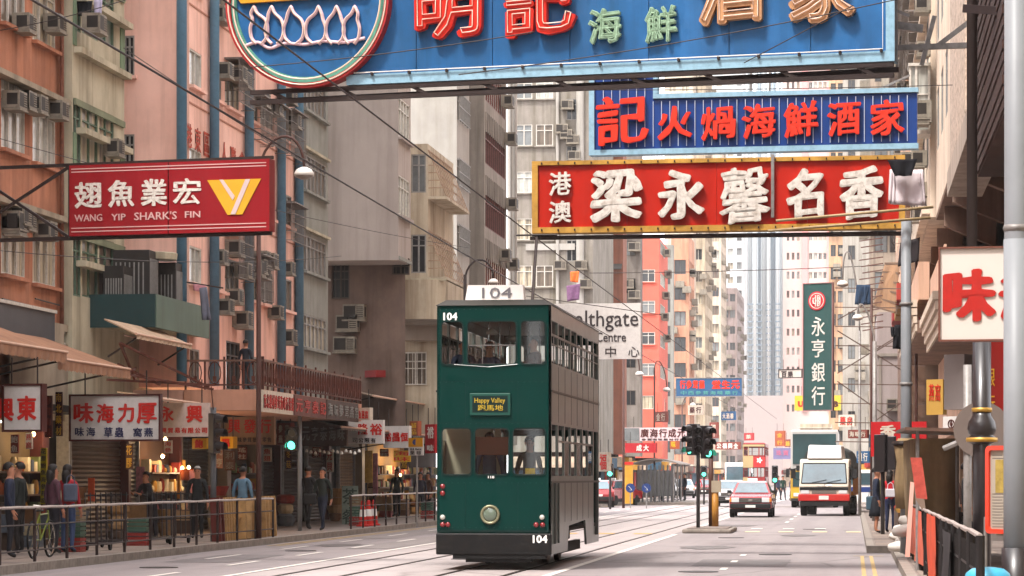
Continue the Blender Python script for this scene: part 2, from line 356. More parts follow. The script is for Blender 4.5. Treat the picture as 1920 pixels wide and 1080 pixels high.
# ------------------------------------------------------------------ windows
FRW = M('frame_white', '#c9c4ba', .5, .1, 3, fine=.3); FRD = M('frame_dark', '#4d453f', .5, .15, 3, fine=.3); FRG = M('frame_grey', '#8c8a86', .45, .12, 3, fine=.3)
FRGR = M('frame_green', '#5d7260', .6, .15, 3, fine=.3); FRR = M('frame_rust', '#6b3f38', .7, .2, 3, fine=.3)
def pane_mat(name, col, fold_shade=0.0, rough=.12):  # shade of the curtain folds drawn as dark vertical bands in the colour
    m = M(name, col, rough, .22, 2.2, spec=.6)
    if fold_shade:
        nt = m.node_tree; N = nt.nodes; L = nt.links; b = N['Principled BSDF']; src = b.inputs['Base Color'].links[0].from_socket
        tc = N.new('ShaderNodeTexCoord'); mp = N.new('ShaderNodeMapping'); mp.inputs['Scale'].default_value = (9, 9, .35); L.new(tc.outputs['Object'], mp.inputs[0])
        n = N.new('ShaderNodeTexNoise'); n.inputs['Scale'].default_value = 1; n.inputs['Detail'].default_value = 3; L.new(mp.outputs[0], n.inputs[0])
        mr = N.new('ShaderNodeMapRange'); mr.inputs[1].default_value = .44; mr.inputs[2].default_value = .58; mr.inputs[4].default_value = fold_shade; L.new(n.outputs[0], mr.inputs[0])
        mx = N.new('ShaderNodeMixRGB'); L.new(mr.outputs[0], mx.inputs[0]); L.new(src, mx.inputs[1]); mx.inputs[2].default_value = (*lin('#3b352d'), 1); L.new(mx.outputs[0], b.inputs['Base Color'])
    return m
P_DARK = pane_mat('pane_dark', '#26292c', 0, .08); P_GREY = pane_mat('pane_grey', '#6c7070', 0, .1); P_CUR = pane_mat('pane_curtain', '#b9ad94', .75, .3)
P_LIGHT = pane_mat('pane_light', '#b4b5ad', .35, .15); P_BROWN = pane_mat('pane_brown', '#6d6052', .6, .3); P_GREEN = pane_mat('pane_green', '#7e8a80', .4, .15)
PANES = {'cur': [P_CUR, P_CUR, P_LIGHT, P_BROWN], 'mix': [P_DARK, P_GREY, P_CUR, P_LIGHT, P_BROWN], 'dark': [P_DARK, P_DARK, P_GREY], 'light': [P_LIGHT, P_CUR], 'brown': [P_BROWN, P_BROWN, P_CUR], 'green': [P_GREEN, P_CUR, P_BROWN]}
WC = {}
def window_meshes(w, h, style, fm, pm):
    w = round(w, 1); h = round(h, 1); k = (w, h, style, fm.name, pm.name)
    if k in WC: return WC[k]
    b = MB(); t = .045; d = .05
    b.box(-w/2, -w/2+t, -d, .02, 0, h); b.box(w/2-t, w/2, -d, .02, 0, h); b.box(-w/2+t, w/2-t, -d, .02, 0, t); b.box(-w/2+t, w/2-t, -d, .02, h-t, h)
    cols = max(2, round(w/.62)) if style != 'far' else max(2, round(w/1.1))
    for c in range(1, cols): x = -w/2+w*c/cols; b.box(x-.025, x+.025, -d+.006, .02, t, h-t)
    if style in ('std', 'grille') and h > .9: b.box(-w/2+t, w/2-t, -d+.01, .02, h*.7, h*.7+.04)
    if style == 'factory':
        for q in (.33, .66): b.box(-w/2+t, w/2-t, -d+.01, .02, h*q, h*q+.03)
        for c in range(1, cols*2): x = -w/2+w*c/cols/2; b.box(x-.012, x+.012, -d+.012, .02, t, h-t)
    if style == 'grille':
        n = int(w/.14)
        for c in range(1, n): x = -w/2+w*c/n; b.box(x-.01, x+.01, -.16, -.14, 0, h)
        for q in (0.02, .5, .97): b.box(-w/2, w/2, -.165, -.135, h*q-.015, h*q+.015)
    if style == 'far':
        b.mi = 1; b.quad((-w/2, 0, 0), (w/2, 0, 0), (w/2, 0, h), (-w/2, 0, h)); WC[k] = (b.mesh('window', [fm, pm]), None, w, h); return WC[k]
    f = b.mesh('window', fm); p = MB(); p.quad((-w/2, .004, 0), (w/2, .004, 0), (w/2, .004, h), (-w/2, .004, h)); WC[k] = (f, p.mesh('pane', pm), w, h); return WC[k]
# air conditioners
ACB = M('aircon_case', '#8f8779', .6, .2, 3, fine=.4, streak=.3); ACD = M('aircon_louvre', '#2b2622', .6, .1)
def ac_meshes():
    b = MB(); b.box(-.28, .28, -.34, .05, 0, .38); b.box(-.3, .3, -.36, 0, -.05, -.01); cs = b.mesh('air_conditioner', ACB)
    g = MB(); g.quad((-.25, -.343, .04), (.05, -.343, .04), (.05, -.343, .34), (-.25, -.343, .34))
    for sx in (-.283, .283): g.quad((sx, -.3, .07), (sx, -.06, .07), (sx, -.06, .32), (sx, -.3, .32))
    for k in range(6): g.box(.08, .25, -.35, -.341, .05+k*.05, .07+k*.05)
    return cs, g.mesh('grille', ACD)
ACM = ac_meshes()
def ac(parent, pl, px, py, out=0.0, s=1.0):
    u, z = pl.px(px, py); o = inst('air_conditioner', ACM[0], parent, pl.at(u, z, out), pl.rot, (s, s, s)); sub('grille', ACM[1], o); return o

def wall_face(mb, pl, u0, u1, z0, z1, wins, depth=.16):
    us = sorted({u0, u1, *[min(max(w[0], u0), u1) for w in wins], *[min(max(w[1], u0), u1) for w in wins]})
    zs = sorted({z0, z1, *[min(max(w[2], z0), z1) for w in wins], *[min(max(w[3], z0), z1) for w in wins]})
    for i in range(len(us)-1):
        run = None
        for j in range(len(zs)-1):
            uc, zc = (us[i]+us[i+1])/2, (zs[j]+zs[j+1])/2
            hole = any(w[0] < uc < w[1] and w[2] < zc < w[3] for w in wins)
            if not hole and run is None: run = zs[j]
            if (hole or j == len(zs)-2) and run is not None:
                top = zs[j] if hole else zs[j+1]
                mb.quad(pl.at(us[i], run), pl.at(us[i+1], run), pl.at(us[i+1], top), pl.at(us[i], top)); run = None
    for w in wins:
        a, b_, c, d = w[:4]; D = -depth
        mb.quad(pl.at(a, c), pl.at(a, c, D), pl.at(a, d, D), pl.at(a, d)); mb.quad(pl.at(b_, c, D), pl.at(b_, c), pl.at(b_, d), pl.at(b_, d, D))
        mb.quad(pl.at(a, c), pl.at(b_, c), pl.at(b_, c, D), pl.at(a, c, D)); mb.quad(pl.at(a, d, D), pl.at(b_, d, D), pl.at(b_, d), pl.at(a, d))
    return mb
class Bld:
    """block standing on Y0..Y1; its street face on X, its cross face on Y0 looking back down the street"""
    def __init__(s, label, cat, X, Y0, Y1, z0, z1, side, mat, deep=9, name='apartment_building', group=None):
        s.X, s.Y0, s.Y1, s.z0, s.z1, s.side, s.mat, s.deep = X, Y0, Y1, z0, z1, side, mat, deep
        s.t = thing(name, (X, Y0, 0), label, cat, group)
        s.sp = planeX(X, Y0, Y1) if side == 'L' else planeXr(X, Y0, Y1)
        s.cp = planeY(Y0, X-deep, X) if side == 'L' else planeY(Y0, X, X+deep)
        s.w = {'s': [], 'c': []}; s.meta = {'s': [], 'c': []}
    def pl(s, f): return s.sp if f == 's' else s.cp
    def win(s, f, a, b, top, bot, pitch=0.0, up=0, down=0, style='std', fm=None, pane='mix', sill=False, at=0):
        p = s.pl(f); u0, z1 = p.px(a, top); u1, _ = p.px(b, top); _, z0 = p.px(a, bot)
        if u0 > u1: u0, u1 = u1, u0
        for k in range(-down, up+1):
            s.uw(f, u0, u1, z0+k*pitch, z1+k*pitch, style, fm, pane, sill)
    def uw(s, f, u0, u1, z0, z1, style='std', fm=None, pane='mix', sill=False):
        L = s.sp.L if f == 's' else s.deep
        if u0 < .05 or u1 > L-.03 or z1 > s.z1-.1 or z0 < s.z0+.05 or u1-u0 < .2: 
            u0 = max(u0, .06); u1 = min(u1, L-.06)
            if u1-u0 < .25 or z1 > s.z1-.1 or z0 < s.z0+.05: return
        s.w[f].append((u0, u1, z0, z1)); s.meta[f].append((style, fm or FRG, pane, sill))
    def grid(s, f, u0, u1, n, w, z0, pitch, rows, h, style='far', fm=None, pane='mix', sill=False):
        for r in range(rows):
            for i in range(n):
                c = u0+(u1-u0)*(i+.5)/n; s.uw(f, c-w/2, c+w/2, z0+r*pitch, z0+r*pitch+h, style, fm, pane, sill)
    def finish(s, depth=.07):
        mb = MB(); X, Y0, Y1, z0, z1 = s.X, s.Y0, s.Y1, s.z0, s.z1; Xb = X-s.deep if s.side == 'L' else X+s.deep
        wall_face(mb, s.sp, 0, s.sp.L, z0, z1, s.w['s'], depth); wall_face(mb, s.cp, 0, s.deep, z0, z1, s.w['c'], depth)
        mb.quad((X, Y0, z1), (Xb, Y0, z1), (Xb, Y1, z1), (X, Y1, z1)); mb.quad((X, Y0, z0), (X, Y1, z0), (Xb, Y1, z0), (Xb, Y0, z0))
        mb.quad((X, Y1, z0), (X, Y1, z1), (Xb, Y1, z1), (Xb, Y1, z0)); mb.quad((Xb, Y0, z0), (Xb, Y1, z0), (Xb, Y1, z1), (Xb, Y0, z1))
        wall = mb.build('wall', s.mat, s.t)
        sl = MB(); any_s = False
        for f in 'sc':
            p = s.pl(f)
            for (u0, u1, a, b_), (style, fm, pane, sill) in zip(s.w[f], s.meta[f]):
                pm = R.choice(PANES[pane]); fr, pn, w, h = window_meshes(u1-u0, b_-a, style, fm, pm)
                o = inst('window', fr, s.t, p.at((u0+u1)/2, a, -depth+.01), p.rot, ((u1-u0)/w, 1, (b_-a)/h))
                if pn: sub('pane', pn, o)
                if sill: sl.pbox(p, u0-.08, u1+.08, a-.09, a-.01, 0.002, .14); any_s = True
        if z0 >= 2.4 and (Y0 > 119 or (s.side == 'R' and Y0 > 99)) and Y0 < 560:
            rr = random.Random(int(Y0*7+X*13)); e = -1 if s.side == 'L' else 1; xa, xb = sorted((X+e*.5, Xb)); g = MB(); g.box(xa, xb, Y0+.4, Y1, .1, z0-.01); g.build('ground_floor', M('dark_shopfront_far', '#3a2b26', .85, .5, 1.2, fine=.3), s.t)
            cols = ('#8c2a26', '#b9a58f', '#a3762c', '#5a4a44', '#2f4a5c', '#b3453a', '#7c6a5c')
            for f, L in (('s', s.sp.L), ('c', s.deep)):
                n = max(1, int(L/3.2)); q = s.pl(f)
                for i in range(n):
                    c_ = rr.choice(cols); u = L*i/n; w_ = L/n; zz = z0-.75-rr.random()*.2
                    g = MB(); g.pbox(q, u+.08, u+w_-.08, zz, zz+.6, -.38, .12+rr.random()*.25); g.build('shop_fascia', M('fascia_'+c_[1:], c_, .6, .35, 2.5, fine=.3), s.t)
                    c_ = rr.choice(cols); g = MB(); g.pbox(q, u+.15, u+w_*.45, .15, zz-.15, -.46, -.36); g.build('shop_door', M('fascia_'+c_[1:], c_), s.t)
        if any_s: tag(sl.build('sill', s.trim if hasattr(s, 'trim') else s.mat, s.t), kind='stuff')
        return s
    def ledge(s, f, u0, u1, z0, z1, o1, mat=None, name='ledge'):
        b = MB(); b.pbox(s.pl(f), u0, u1, z0, z1, .003, o1); return b.build(name, mat or s.mat, s.t)
    def pxledge(s, f, a, b_, top, bot, o1, mat=None, name='ledge'):
        p = s.pl(f); u0, z1 = p.px(a, top); u1, _ = p.px(b_, top); _, z0 = p.px(a, bot)
        if u0 > u1: u0, u1 = u1, u0
        return s.ledge(f, u0, u1, z0, z1, o1, mat, name)
def YX(px, X): return PXp(px, HY, X).y
def ZD(py, D): return HC+(HY-py)/F*D
# ------------------------------------------------------------------ left row of buildings, nearest first
W_OR = M('render_orange', '#b5795c', .85, .2, .9, streak=.5, dirt='#5f3a2a', bump=.2)
W_BG = M('render_beige', '#bab199', .85, .16, .9, streak=.45, dirt='#5c5340', bump=.2)
W_PK = M('render_pink', '#eec0b0', .85, .1, .8, streak=.34, dirt='#94634f', bump=.12)
W_GY = M('render_grey', '#8c8d86', .85, .14, 1.5, streak=.3, dirt='#5a584f', bump=.5)
W_MV = M('render_mauve_grey', '#aa9f98', .85, .08, .5, streak=.3, dirt='#63584f', bump=.15)
W_YL = M('render_yellow_cream', '#bcb09a', .85, .14, .8, streak=.6, dirt='#6b543c', bump=.25)
W_WH = M('render_white', '#a5a29c', .85, .12, .8, streak=.3, dirt='#77705f', bump=.15)
W_GB = M('concrete_brown_grey', '#8d857c', .9, .14, .8, streak=.55, dirt='#4e463c', bump=.3)
W_CB = M('concrete_beige', '#88827a', .9, .2, .9, streak=.7, dirt='#57503f', bump=.3)
DKW = M('shop_wall_shade', '#170f0c', .9, .25, 1.5, streak=.3)  # near-black colour stands for the deep shade around the left shops
BLUEP = M('pipe_blue', '#53788f', .55, .15, 1.5, fine=.25, dirt='#39515f')
# the street behind the camera, seen only in reflections and by its shade
for (lab, X, sd, y0_, y1_) in (('tenement row on the left behind the viewpoint', -18.3, 'L', -60, 19), ('tenement row on the right behind the viewpoint', 4.5, 'R', -60, 30)):
    b = Bld(lab, 'building', X, y0_, y1_, .1, 24, sd, W_OR if sd == 'L' else W_BG, 9); b.grid('s', 1, b.sp.L-1, 16, 2.2, 5, 2.8, 6, 1.6, 'far', FRW, 'mix'); b.finish()
b = Bld('tenement closing the street behind the viewpoint', 'building', 4.4, -80, -61, .1, 26, 'L', W_GB, 22); b.finish()
# a plain block out of frame at the left keeps the street's canyon closed
b = Bld('brown tenement block at the left edge, mostly outside the picture', 'building', -18.3, 20, 48, 4.3, 24, 'L', W_OR, 9); b.grid('s', 0, 28, 9, 1.7, 5.6, 2.7, 6, 1.6, 'std', FRG, 'cur'); b.finish()

ye = YX(112, -18.3)
b = Bld('weathered orange rendered tenement with white framed windows at the far left', 'building', -18.3, 48, ye, 3.1, 26, 'L', W_OR)
for (a, c) in ((-80, -18), (2, 47), (61, 104)):
    top, bot = 400-(62-a)*.4, 530-(62-a)*.3
    b.win('s', a, c, top, bot, 2.73, 5, 0, 'std', FRW, 'cur', True)
b.finish()
for k in range(4):
    p = b.sp; _, z = p.px(0, 384); b.ledge('s', 0, p.L-.02, z+k*2.73, z+k*2.73+.12, .28, M('ledge_stained', '#9c8f7b', .85, .2, 2, streak=.4))
for (px, py) in ((30, 205), (52, 212), (92, 222), (70, 448), (20, 420)): ac(b.t, b.sp, px, py, .05)
# dark fascia panel on its first floor
f = MB(); p = planeX(-17.85, 48, ye); u1, zt = p.px(103, 588); _, zb = p.px(103, 640); f.pbox(p, 0, u1, zb, zt, -.4, 0); f.build('fascia_panel', M('slate_panel', '#4a4c50', .5, .15, 1, fine=.2), b.t)
f = MB(); f.pbox(p, 0, u1+.02, zt, zt+.07, -.42, .05); f.build('coping', FRW, b.t)

rq = random.Random(22)
for i in range(8): ac(b.t, b.sp, rq.choice((12, 30, 66, 88)), rq.choice((-30, 60, 205, 215, 430, 440)), .04, 1.0)
for (pa, pc) in ((0, 60), (62, 110)):
    m = MB(); q = b.sp; u0, z = q.px(pa, 560); u1, _ = q.px(pc, 560); m.tube([q.at(u0, z, .05), q.at(u1, z-.03, .05)], .018, 6); m.build('conduit', IRONC if False else FRD, b.t)
m = MB(); u, _ = b.sp.px(108, 300); m.tube([b.sp.at(u, 3.2, .1), b.sp.at(u, 25, .1)], .05, 8); m.build('drain_pipe', M('pipe_rusty_pink', '#8a5a48', .7, .2, 2, fine=.4), b.t, smooth=True)
# beige-green building
y0, y1 = ye, YX(233, -18.0)
b = Bld('beige and green rendered tenement with deep window bays next to the orange one', 'building', -18.0, y0, y1, 3.1, 26, 'L', W_BG)
for (a, c) in ((127, 152), (154, 184), (186, 214)): b.win('s', a, c, 178+(a-127)*.45, 300+(a-127)*.3, 3.1, 4, 1, 'std', FRGR, 'green')
b.finish(.08)
p = b.sp
for k in range(-1, 4):
    _, z = p.px(128, 80); z = z+k*3.1-.02; b.ledge('s', .1, p.L-.02, z-.14, z, .2); b.ledge('s', .1, p.L-.1, z-1.35, z-1.2, .06, M('band_green', '#7c8268', .8, .15, 1, streak=.3)); b.ledge('s', .3, p.L-.02, z-2.0, z-1.86, .24)
GRN = M('render_green', '#6f8469', .85, .12, .9, streak=.3)
for k in range(-1, 4):
    b.ledge('s', .02, .28, p.px(128, 80)[1]+k*3.1+.02, p.px(128, 80)[1]+k*3.1+1.08, .03, GRN, 'pilaster'); b.ledge('s', p.L-.42, p.L-.04, p.px(128, 80)[1]+k*3.1+.02, p.px(128, 80)[1]+k*3.1+1.1, .03, GRN, 'pilaster')
ac(b.t, p, 195, 292, .1); ac(b.t, p, 145, 62, .25, 1.1)
# teal boxed balcony and rooftop clutter
TEAL = M('teal_sheet', '#173a3c', .45, .15, .8, fine=.15, spec=.4); TEAL2 = M('teal_sheet_pale', '#5f7265', .7, .12, .8, streak=.25)  # side panel is a paler, greyer green than the front
t = thing('boxed_balcony', (-17.3, 63, 4.9), 'teal metal-clad box balcony jutting out under the red sign', 'balcony')
ZT, ZB = ZD(543, 63), ZD(607, 63)
m = MB(); m.box(-18.28, -16.42, 62.9, 62.96, ZB, ZT); m.build('front_panel', TEAL, t)
m = MB(); m.box(-16.46, -16.4, 62.965, 68.3, ZB, ZT+.0); m.build('side_panel', TEAL2, t)
m = MB(); m.box(-18.28, -16.47, 62.97, 68.3, ZB+.04, ZB+.2); m.build('floor_slab', W_BG, t)
t = thing('water_plant', (-17, 64.5, 5.2), 'dark cooling units crowded behind the teal balcony', 'cooling unit')
for k, (x, y, w, h) in enumerate(((-17.35, 64.2, .9, 1.25), (-16.95, 65.6, .7, 1.05), (-17.55, 63.3, .5, .8))):
    m = MB(); m.box(x-w/2, x+w/2, y, y+.9, ZB+.2, ZB+.2+h+.5); m.build('casing', M('unit_dark', '#2e2a28', .6, .25, 2, fine=.3), t)
    m = MB()
    for q in range(7): m.box(x-w/2+.06+q*w/8, x-w/2+.09+q*w/8, y-.012, y, ZB+.5, ZB+.4+h)
    for q in range(7): m.box(x+w/2, x+w/2+.012, y+.08+q*.11, y+.12+q*.11, ZB+.4, ZB+.5+h)
    m.build('louvre', FRG, t)
m = MB(); m.lathe((-17.0, 65.3, ZT+1.0), [(.5, 0), (.52, .15), (.48, .17)], 14); m.build('tank', W_BG, t)
lower = M('render_lower_beige', '#a89a86', .85, .15, 1, streak=.35)
t = thing('shophouse', (-18.2, 62, 3), 'beige first floor strip with four dark windows under the teal balcony', 'shophouse')
p = planeX(-18.1, 57, 69)
m = MB(); wn_ = []
for (a, c, tp, bt) in ((120, 143, 622, 645), (152, 176, 630, 653), (185, 207, 637, 660)):
    u0, z1 = p.px(a, tp); u1, _ = p.px(c, tp); _, z0 = p.px(a, bt); wn_.append((u0, u1, z0, z1))
wall_face(m, p, 0, 12, 2.9, ZB-.02, wn_, .12); m.build('wall', lower, t)
for w_ in wn_:
    fr, pn, ww, hh = window_meshes(w_[1]-w_[0], w_[3]-w_[2], 'std', FRW, P_DARK); o = inst('window', fr, t, p.at((w_[0]+w_[1])/2, w_[2], -.1), p.rot, ((w_[1]-w_[0])/ww, 1, (w_[3]-w_[2])/hh)); sub('pane', pn, o)

# pink building with blue rain pipes
yp0, yp1 = 67.75, YX(553, -16.8)
b = Bld('salmon pink building with red painted characters and four blue pipes', 'building', -16.8, yp0, yp1, 3.9, 27, 'L', W_PK, 6)
p = b.sp
for (a, c, st, pn) in ((334, 378, 'std', 'light'), (396, 415, 'std', 'cur'), (422, 448, 'std', 'cur'), (463, 483, 'std', 'brown'), (488, 512, 'std', 'cur'), (523, 547, 'std', 'brown')):
    _, zt = p.px(334, 67+385); _, zb = p.px(334, 147+375)
    u0, _ = p.px(a, 500); u1, _ = p.px(c, 500)
    for k in range(-1, 6): 
        if k == -1 and a < 460: continue
        b.uw('s', u0, u1, zb+k*2.52, zt+k*2.52, st, FRG if a != 334 else FRW, pn, True)
for (tp, bt) in ((67, 142), (252, 322)): b.win('c', 233, 252, tp, bt, 0, 0, 0, 'std', FRG, 'dark', True)
b.win('c', 233, 252, -110, -40, 0, 0, 0, 'std', FRG, 'dark', True)
u0, _ = p.px(415, 690); b.uw('s', p.px(424, 690)[0], p.px(450, 690)[0], 3.96, ZD(640, 74), 'std', FRD, 'dark')
b.uw('s', p.px(336, 690)[0], p.px(374, 690)[0], 3.96, ZD(655, 70), 'std', FRG, 'brown')
b.finish()
for i, px in enumerate((329, 391, 457, 518, 552)):
    u, _ = p.px(px, 500); m = MB(); m.tube([p.at(min(u, p.L-.1), 4.0, .16), p.at(min(u, p.L-.1), 26, .16)], .13, 10); m.build('drain_pipe', BLUEP, b.t, smooth=True)
RCH = M('painted_red', '#b0402e', .8, .2, 5, fine=.3, dirt='#dc9d84')
for i, ch in enumerate('香港東區工人聯會'):
    a = 331+i*16.6; u0, _ = p.px(a, 200); zt = p.px(331, 212)[1]-.0; 
    put('character', text_mesh(ch, RCH, .01), b.t, p, p.px(a, 240)[0], p.px(331, 245)[1]-.28, .015, (p.px(a+11, 240)[0]-p.px(a, 240)[0], .62, .01))
for k in range(-1, 5): b.ledge('s', .02, p.L-.02, p.px(334, 153)[1]+k*2.52-.38, p.px(334, 153)[1]+k*2.52-.34, .02, M('groove_line', '#b07a66', .9, .1), 'groove')
for (px, py) in ((404, 146), (430, 152), (475, 200), (500, 215), (535, 240), (545, 90), (415, 20), (405, 588), (440, 520), (470, 512)): ac(b.t, p, px, py, .1)
rq = random.Random(21)
for i in range(26):
    px = rq.choice((398, 408, 426, 440, 466, 478, 492, 505, 527, 541)); ac(b.t, p, px, rq.choice((-40, 40, 110, 150, 235, 330, 470, 495, 560, 600))+(px-400)*.35, .06, rq.uniform(.9, 1.15))
def cage(parent, pl, a, c, top, bot, mat, d=.42):
    u0, z1 = pl.px(a, top); u1, _ = pl.px(c, top); _, z0 = pl.px(a, bot); m = MB(); n = max(4, int((u1-u0)/.16))
    for q in range(n+1): u = u0+(u1-u0)*q/n; m.bar(pl.at(u, z0, d), pl.at(u, z1, d), .018)
    for q in range(5): z = z0+(z1-z0)*q/4; m.bar(pl.at(u0, z, d), pl.at(u1, z, d), .02); m.bar(pl.at(u0, z, .02), pl.at(u0, z, d), .02); m.bar(pl.at(u1, z, .02), pl.at(u1, z, d), .02)
    m.pbox(pl, u0, u1, z1, z1+.04, .01, d+.1); m.build('window_cage', mat, parent)
CGE = M('cage_grey', '#77706a', .6, .2, 4, fine=.4)
for (a, c, tp, bt) in ((420, 450, 110, 190), (462, 486, 180, 262), (486, 514, 190, 272), (520, 548, 205, 292), (460, 486, 478, 560), (420, 450, 430, 520), (520, 548, 380, 450)): cage(b.t, p, a, c, tp, bt, CGE)
# verandah of the pink building with cast railing and lettered fascia
VX = -14.75
t = thing('verandah', (-15.6, yp0, 3.3), 'pink first floor verandah with rusty ornamental railing over the shops', 'verandah')
zf, zb_ = ZD(729, 68), ZD(768, 68)
m = MB(); m.box(-16.79, VX, yp0-.6, yp1, zb_, zf); m.build('slab', M('verandah_pink', '#cf9a80', .85, .15, 1, streak=.5, dirt='#7b4a38'), t)
m = MB(); m.box(-18.2, -16.81, yp0-.6, yp0-.45, zb_, zf); m.build('slab_edge', W_PK, t)
RST = M('rusty_iron', '#5c3226', .75, .3, 4, fine=.4, dirt='#2a1712'); RSTP = M('rusty_pipe', '#7a5a4c', .7, .3, 4, fine=.4)
zr = ZD(674, 68)
def railing_run(t, A_, B_, n, ornate):
    A_, B_ = Vector(A_), Vector(B_)
    m = MB(); m.bar(A_+Vector((0, 0, zr)), B_+Vector((0, 0, zr)), .06, .05); m.build('top_rail', RSTP, t)
    m = MB(); m.bar(A_+Vector((0, 0, zf+.12)), B_+Vector((0, 0, zf+.12)), .05, .04); m.build('bottom_rail', RST, t)
    u = (B_-A_)/n
    for k in range(n+1):
        q = A_+u*k; m = MB(); m.bar(q+Vector((0, 0, zf)), q+Vector((0, 0, zr+(.1 if k % 2 == 0 else .02))), .045); m.build('baluster', RST, t)
        if k < n:
            c = q+u*.5; e = u.normalized(); w = u.length*.32; m = MB(); h = zr-zf-.14; pts = []
            for j in range(13): a = 2*pi*j/12; pts.append(c+e*(w*cos(a)*(1 if ornate else .6))+Vector((0, 0, zf+.13+h/2+h/2*.95*sin(a))))
            m.tube(pts[:-1], .015, 5, closed=True)
            m.box(c.x-.04, c.x+.04, c.y-.04, c.y+.04, zf+.2, zf+.34); m.bar(c+Vector((0, 0, zf+.12)), c+Vector((0, 0, zr)), .02); m.build('scroll', RST, t)
railing_run(t, (-16.75, yp0-.55, 0), (VX, yp0-.55, 0), 4, True); railing_run(t, (VX-.03, yp0-.55, 0), (VX-.03, yp1, 0), 20, False)
p = planeX(VX+.02, yp0-.6, yp1)
SGR = M('board_grimy_red', '#6e453c', .8, .3, 2, fine=.4, dirt='#3a2620'); SCR = M('board_cream', '#cdbfae', .7, .15, 2, fine=.25); BRN = M('board_brown', '#4f3d36', .8, .25, 2, fine=.3); REDL = M('letter_red', '#b8352c', .6, .12, 4, fine=.15); DKL = M('letter_dark', '#3c3130', .6, .1); GRL = M('letter_greyblue', '#7f7d78', .6, .2, 3, fine=.3)
def fascia(a, b2, mat, txt, lm, label, tp=736, bt=776):
    u0, _ = p.px(a, 740); u1, _ = p.px(b2, 740); z1, z0 = zf-.02, zb_-.05
    o = MB(); o.pbox(p, u0, u1, z0, z1, .005, .07); o = o.build('sign_board', mat); tag(o, label, 'sign')
    n = len(txt)
    for i, ch in enumerate(txt):
        c0 = u0+(u1-u0)*(i+.12)/n; w = (u1-u0)/n*.76; put('character', text_mesh(ch, lm, .012), o, p, c0, z0+.1, .075, (w, z1-z0-.2, .02))
fascia(488, 545, SCR, '南北藥材參茸海味行批發', REDL, 'cream fascia board with tiny red characters on the verandah edge')
fascia(548, 607, SGR, '元亨泰記', REDL, 'grimy brown fascia board with faded red characters below the railing')
fascia(609, 668, BRN, '海味參茸燕窩', GRL, 'dark fascia board with faded grey characters below the railing')
# grey block after the pink one
y0, y1 = yp1, YX(615, -16.6)
b = Bld('rough grey rendered block between the pink building and the mauve one', 'building', -16.6, y0+.01, y1, 3.4, 27, 'L', W_GY, 6)
b.win('s', 568, 611, 438, 506, 2.47, 5, 0, 'std', FRG, 'brown', True); b.win('s', 568, 611, 588, 650, 0, 0, 0, 'std', FRG, 'cur', True); b.finish()
for k in range(5): z = b.sp.px(568, 430)[1]+k*2.47; b.ledge('s', .15, b.sp.L-.1, z, z+.08, .12, W_BG)
# mauve block cantilevered out over the pavement
b = Bld('big mauve grey block cantilevered over the pavement with blank end wall', 'building', -14.8, 88, YX(770, -14.8), ZD(482, 88), 27, 'L', W_MV, 3.6)
b.win('s', 731, 768, 316, 392, 2.55, 4, 0, 'std', FRW, 'light', True); b.finish()
b.ledge('s', 0.02, b.sp.L-.02, b.z0+.02, b.z0+.14, .05, W_GY)
t = thing('recessed_tenement', (-17, 88, 0), 'shaded brown recessed floors under the overhanging mauve block', 'building')
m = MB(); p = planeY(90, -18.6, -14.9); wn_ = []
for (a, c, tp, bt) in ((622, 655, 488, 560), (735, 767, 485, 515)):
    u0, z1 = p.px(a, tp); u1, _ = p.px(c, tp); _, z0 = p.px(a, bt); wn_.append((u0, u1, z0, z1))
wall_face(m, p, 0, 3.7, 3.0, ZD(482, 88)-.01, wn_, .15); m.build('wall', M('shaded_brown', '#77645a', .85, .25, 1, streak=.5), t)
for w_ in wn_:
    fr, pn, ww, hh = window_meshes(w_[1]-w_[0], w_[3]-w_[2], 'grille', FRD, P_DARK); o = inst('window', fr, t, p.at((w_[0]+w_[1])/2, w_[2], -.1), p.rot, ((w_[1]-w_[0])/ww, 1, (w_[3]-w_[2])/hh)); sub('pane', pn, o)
for (px, py) in ((655, 620), (668, 600), (650, 660)): ac(t, p, px, py, .1, 1.3)
# yellow-cream corner building with caged bays
b = Bld('stained yellow cream building with slanted iron window cages', 'building', -14.45, 92, 98, ZD(524, 92), ZD(262, 92), 'L', W_YL, 3)
RC = FRW
for k in range(2): b.win('c', 771, 801, 440, 512, 2.75, 0, 0, 'std', FRG, 'dark') if k == 0 else b.uw('c', b.w['c'][0][0], b.w['c'][0][1], b.w['c'][0][2]+k*2.75, b.w['c'][0][3]+k*2.75, 'std', FRG, 'dark')
b.finish()
t = b.t; p = b.sp
for k in range(2):          # slanted grille cages on the street side
    zb0 = b.w['c'][0][2]+k*2.75-.1; zt0 = zb0+1.55; fr = MB()
    for q in range(11):
        y = 92.05+q*.52; fr.bar((-14.43, y, zt0), (-13.83, y, zb0), .03)
    for q in range(5):
        h = q/4; fr.bar((-14.43+.6*h, 92.02, zt0-1.55*h), (-14.43+.6*h, 97.4, zt0-1.55*h), .035)
    for q in range(1, 6): fr.bar((-14.43, 92.03, zb0+q*.26), (-14.43+.6*(1-q/6), 92.03, zb0+q*.26), .025)
    fr.build('window_cage', M('cage_iron', '#a58c74', .7, .3, 5, fine=.4, dirt='#6b3a20'), t)
    m = MB(); m.box(-14.448, -13.8, 92.0, 97.6, zb0-.12, zb0-.03); m.build('ledge', W_YL, t)
t = thing('corner_balcony', (-15.5, 90, 5), 'broad rain stained cream balcony parapet with rounded corner left of the tram', 'balcony')
zt_, zb2 = ZD(523, 92), ZD(597, 92)
m = MB(); pts = [(-16.3, 91.2)]+[(-14.6+.8*sin(radians(a)), 92.0-.8*cos(radians(a))) for a in range(0, 91, 15)]+[(-13.8, 99)]
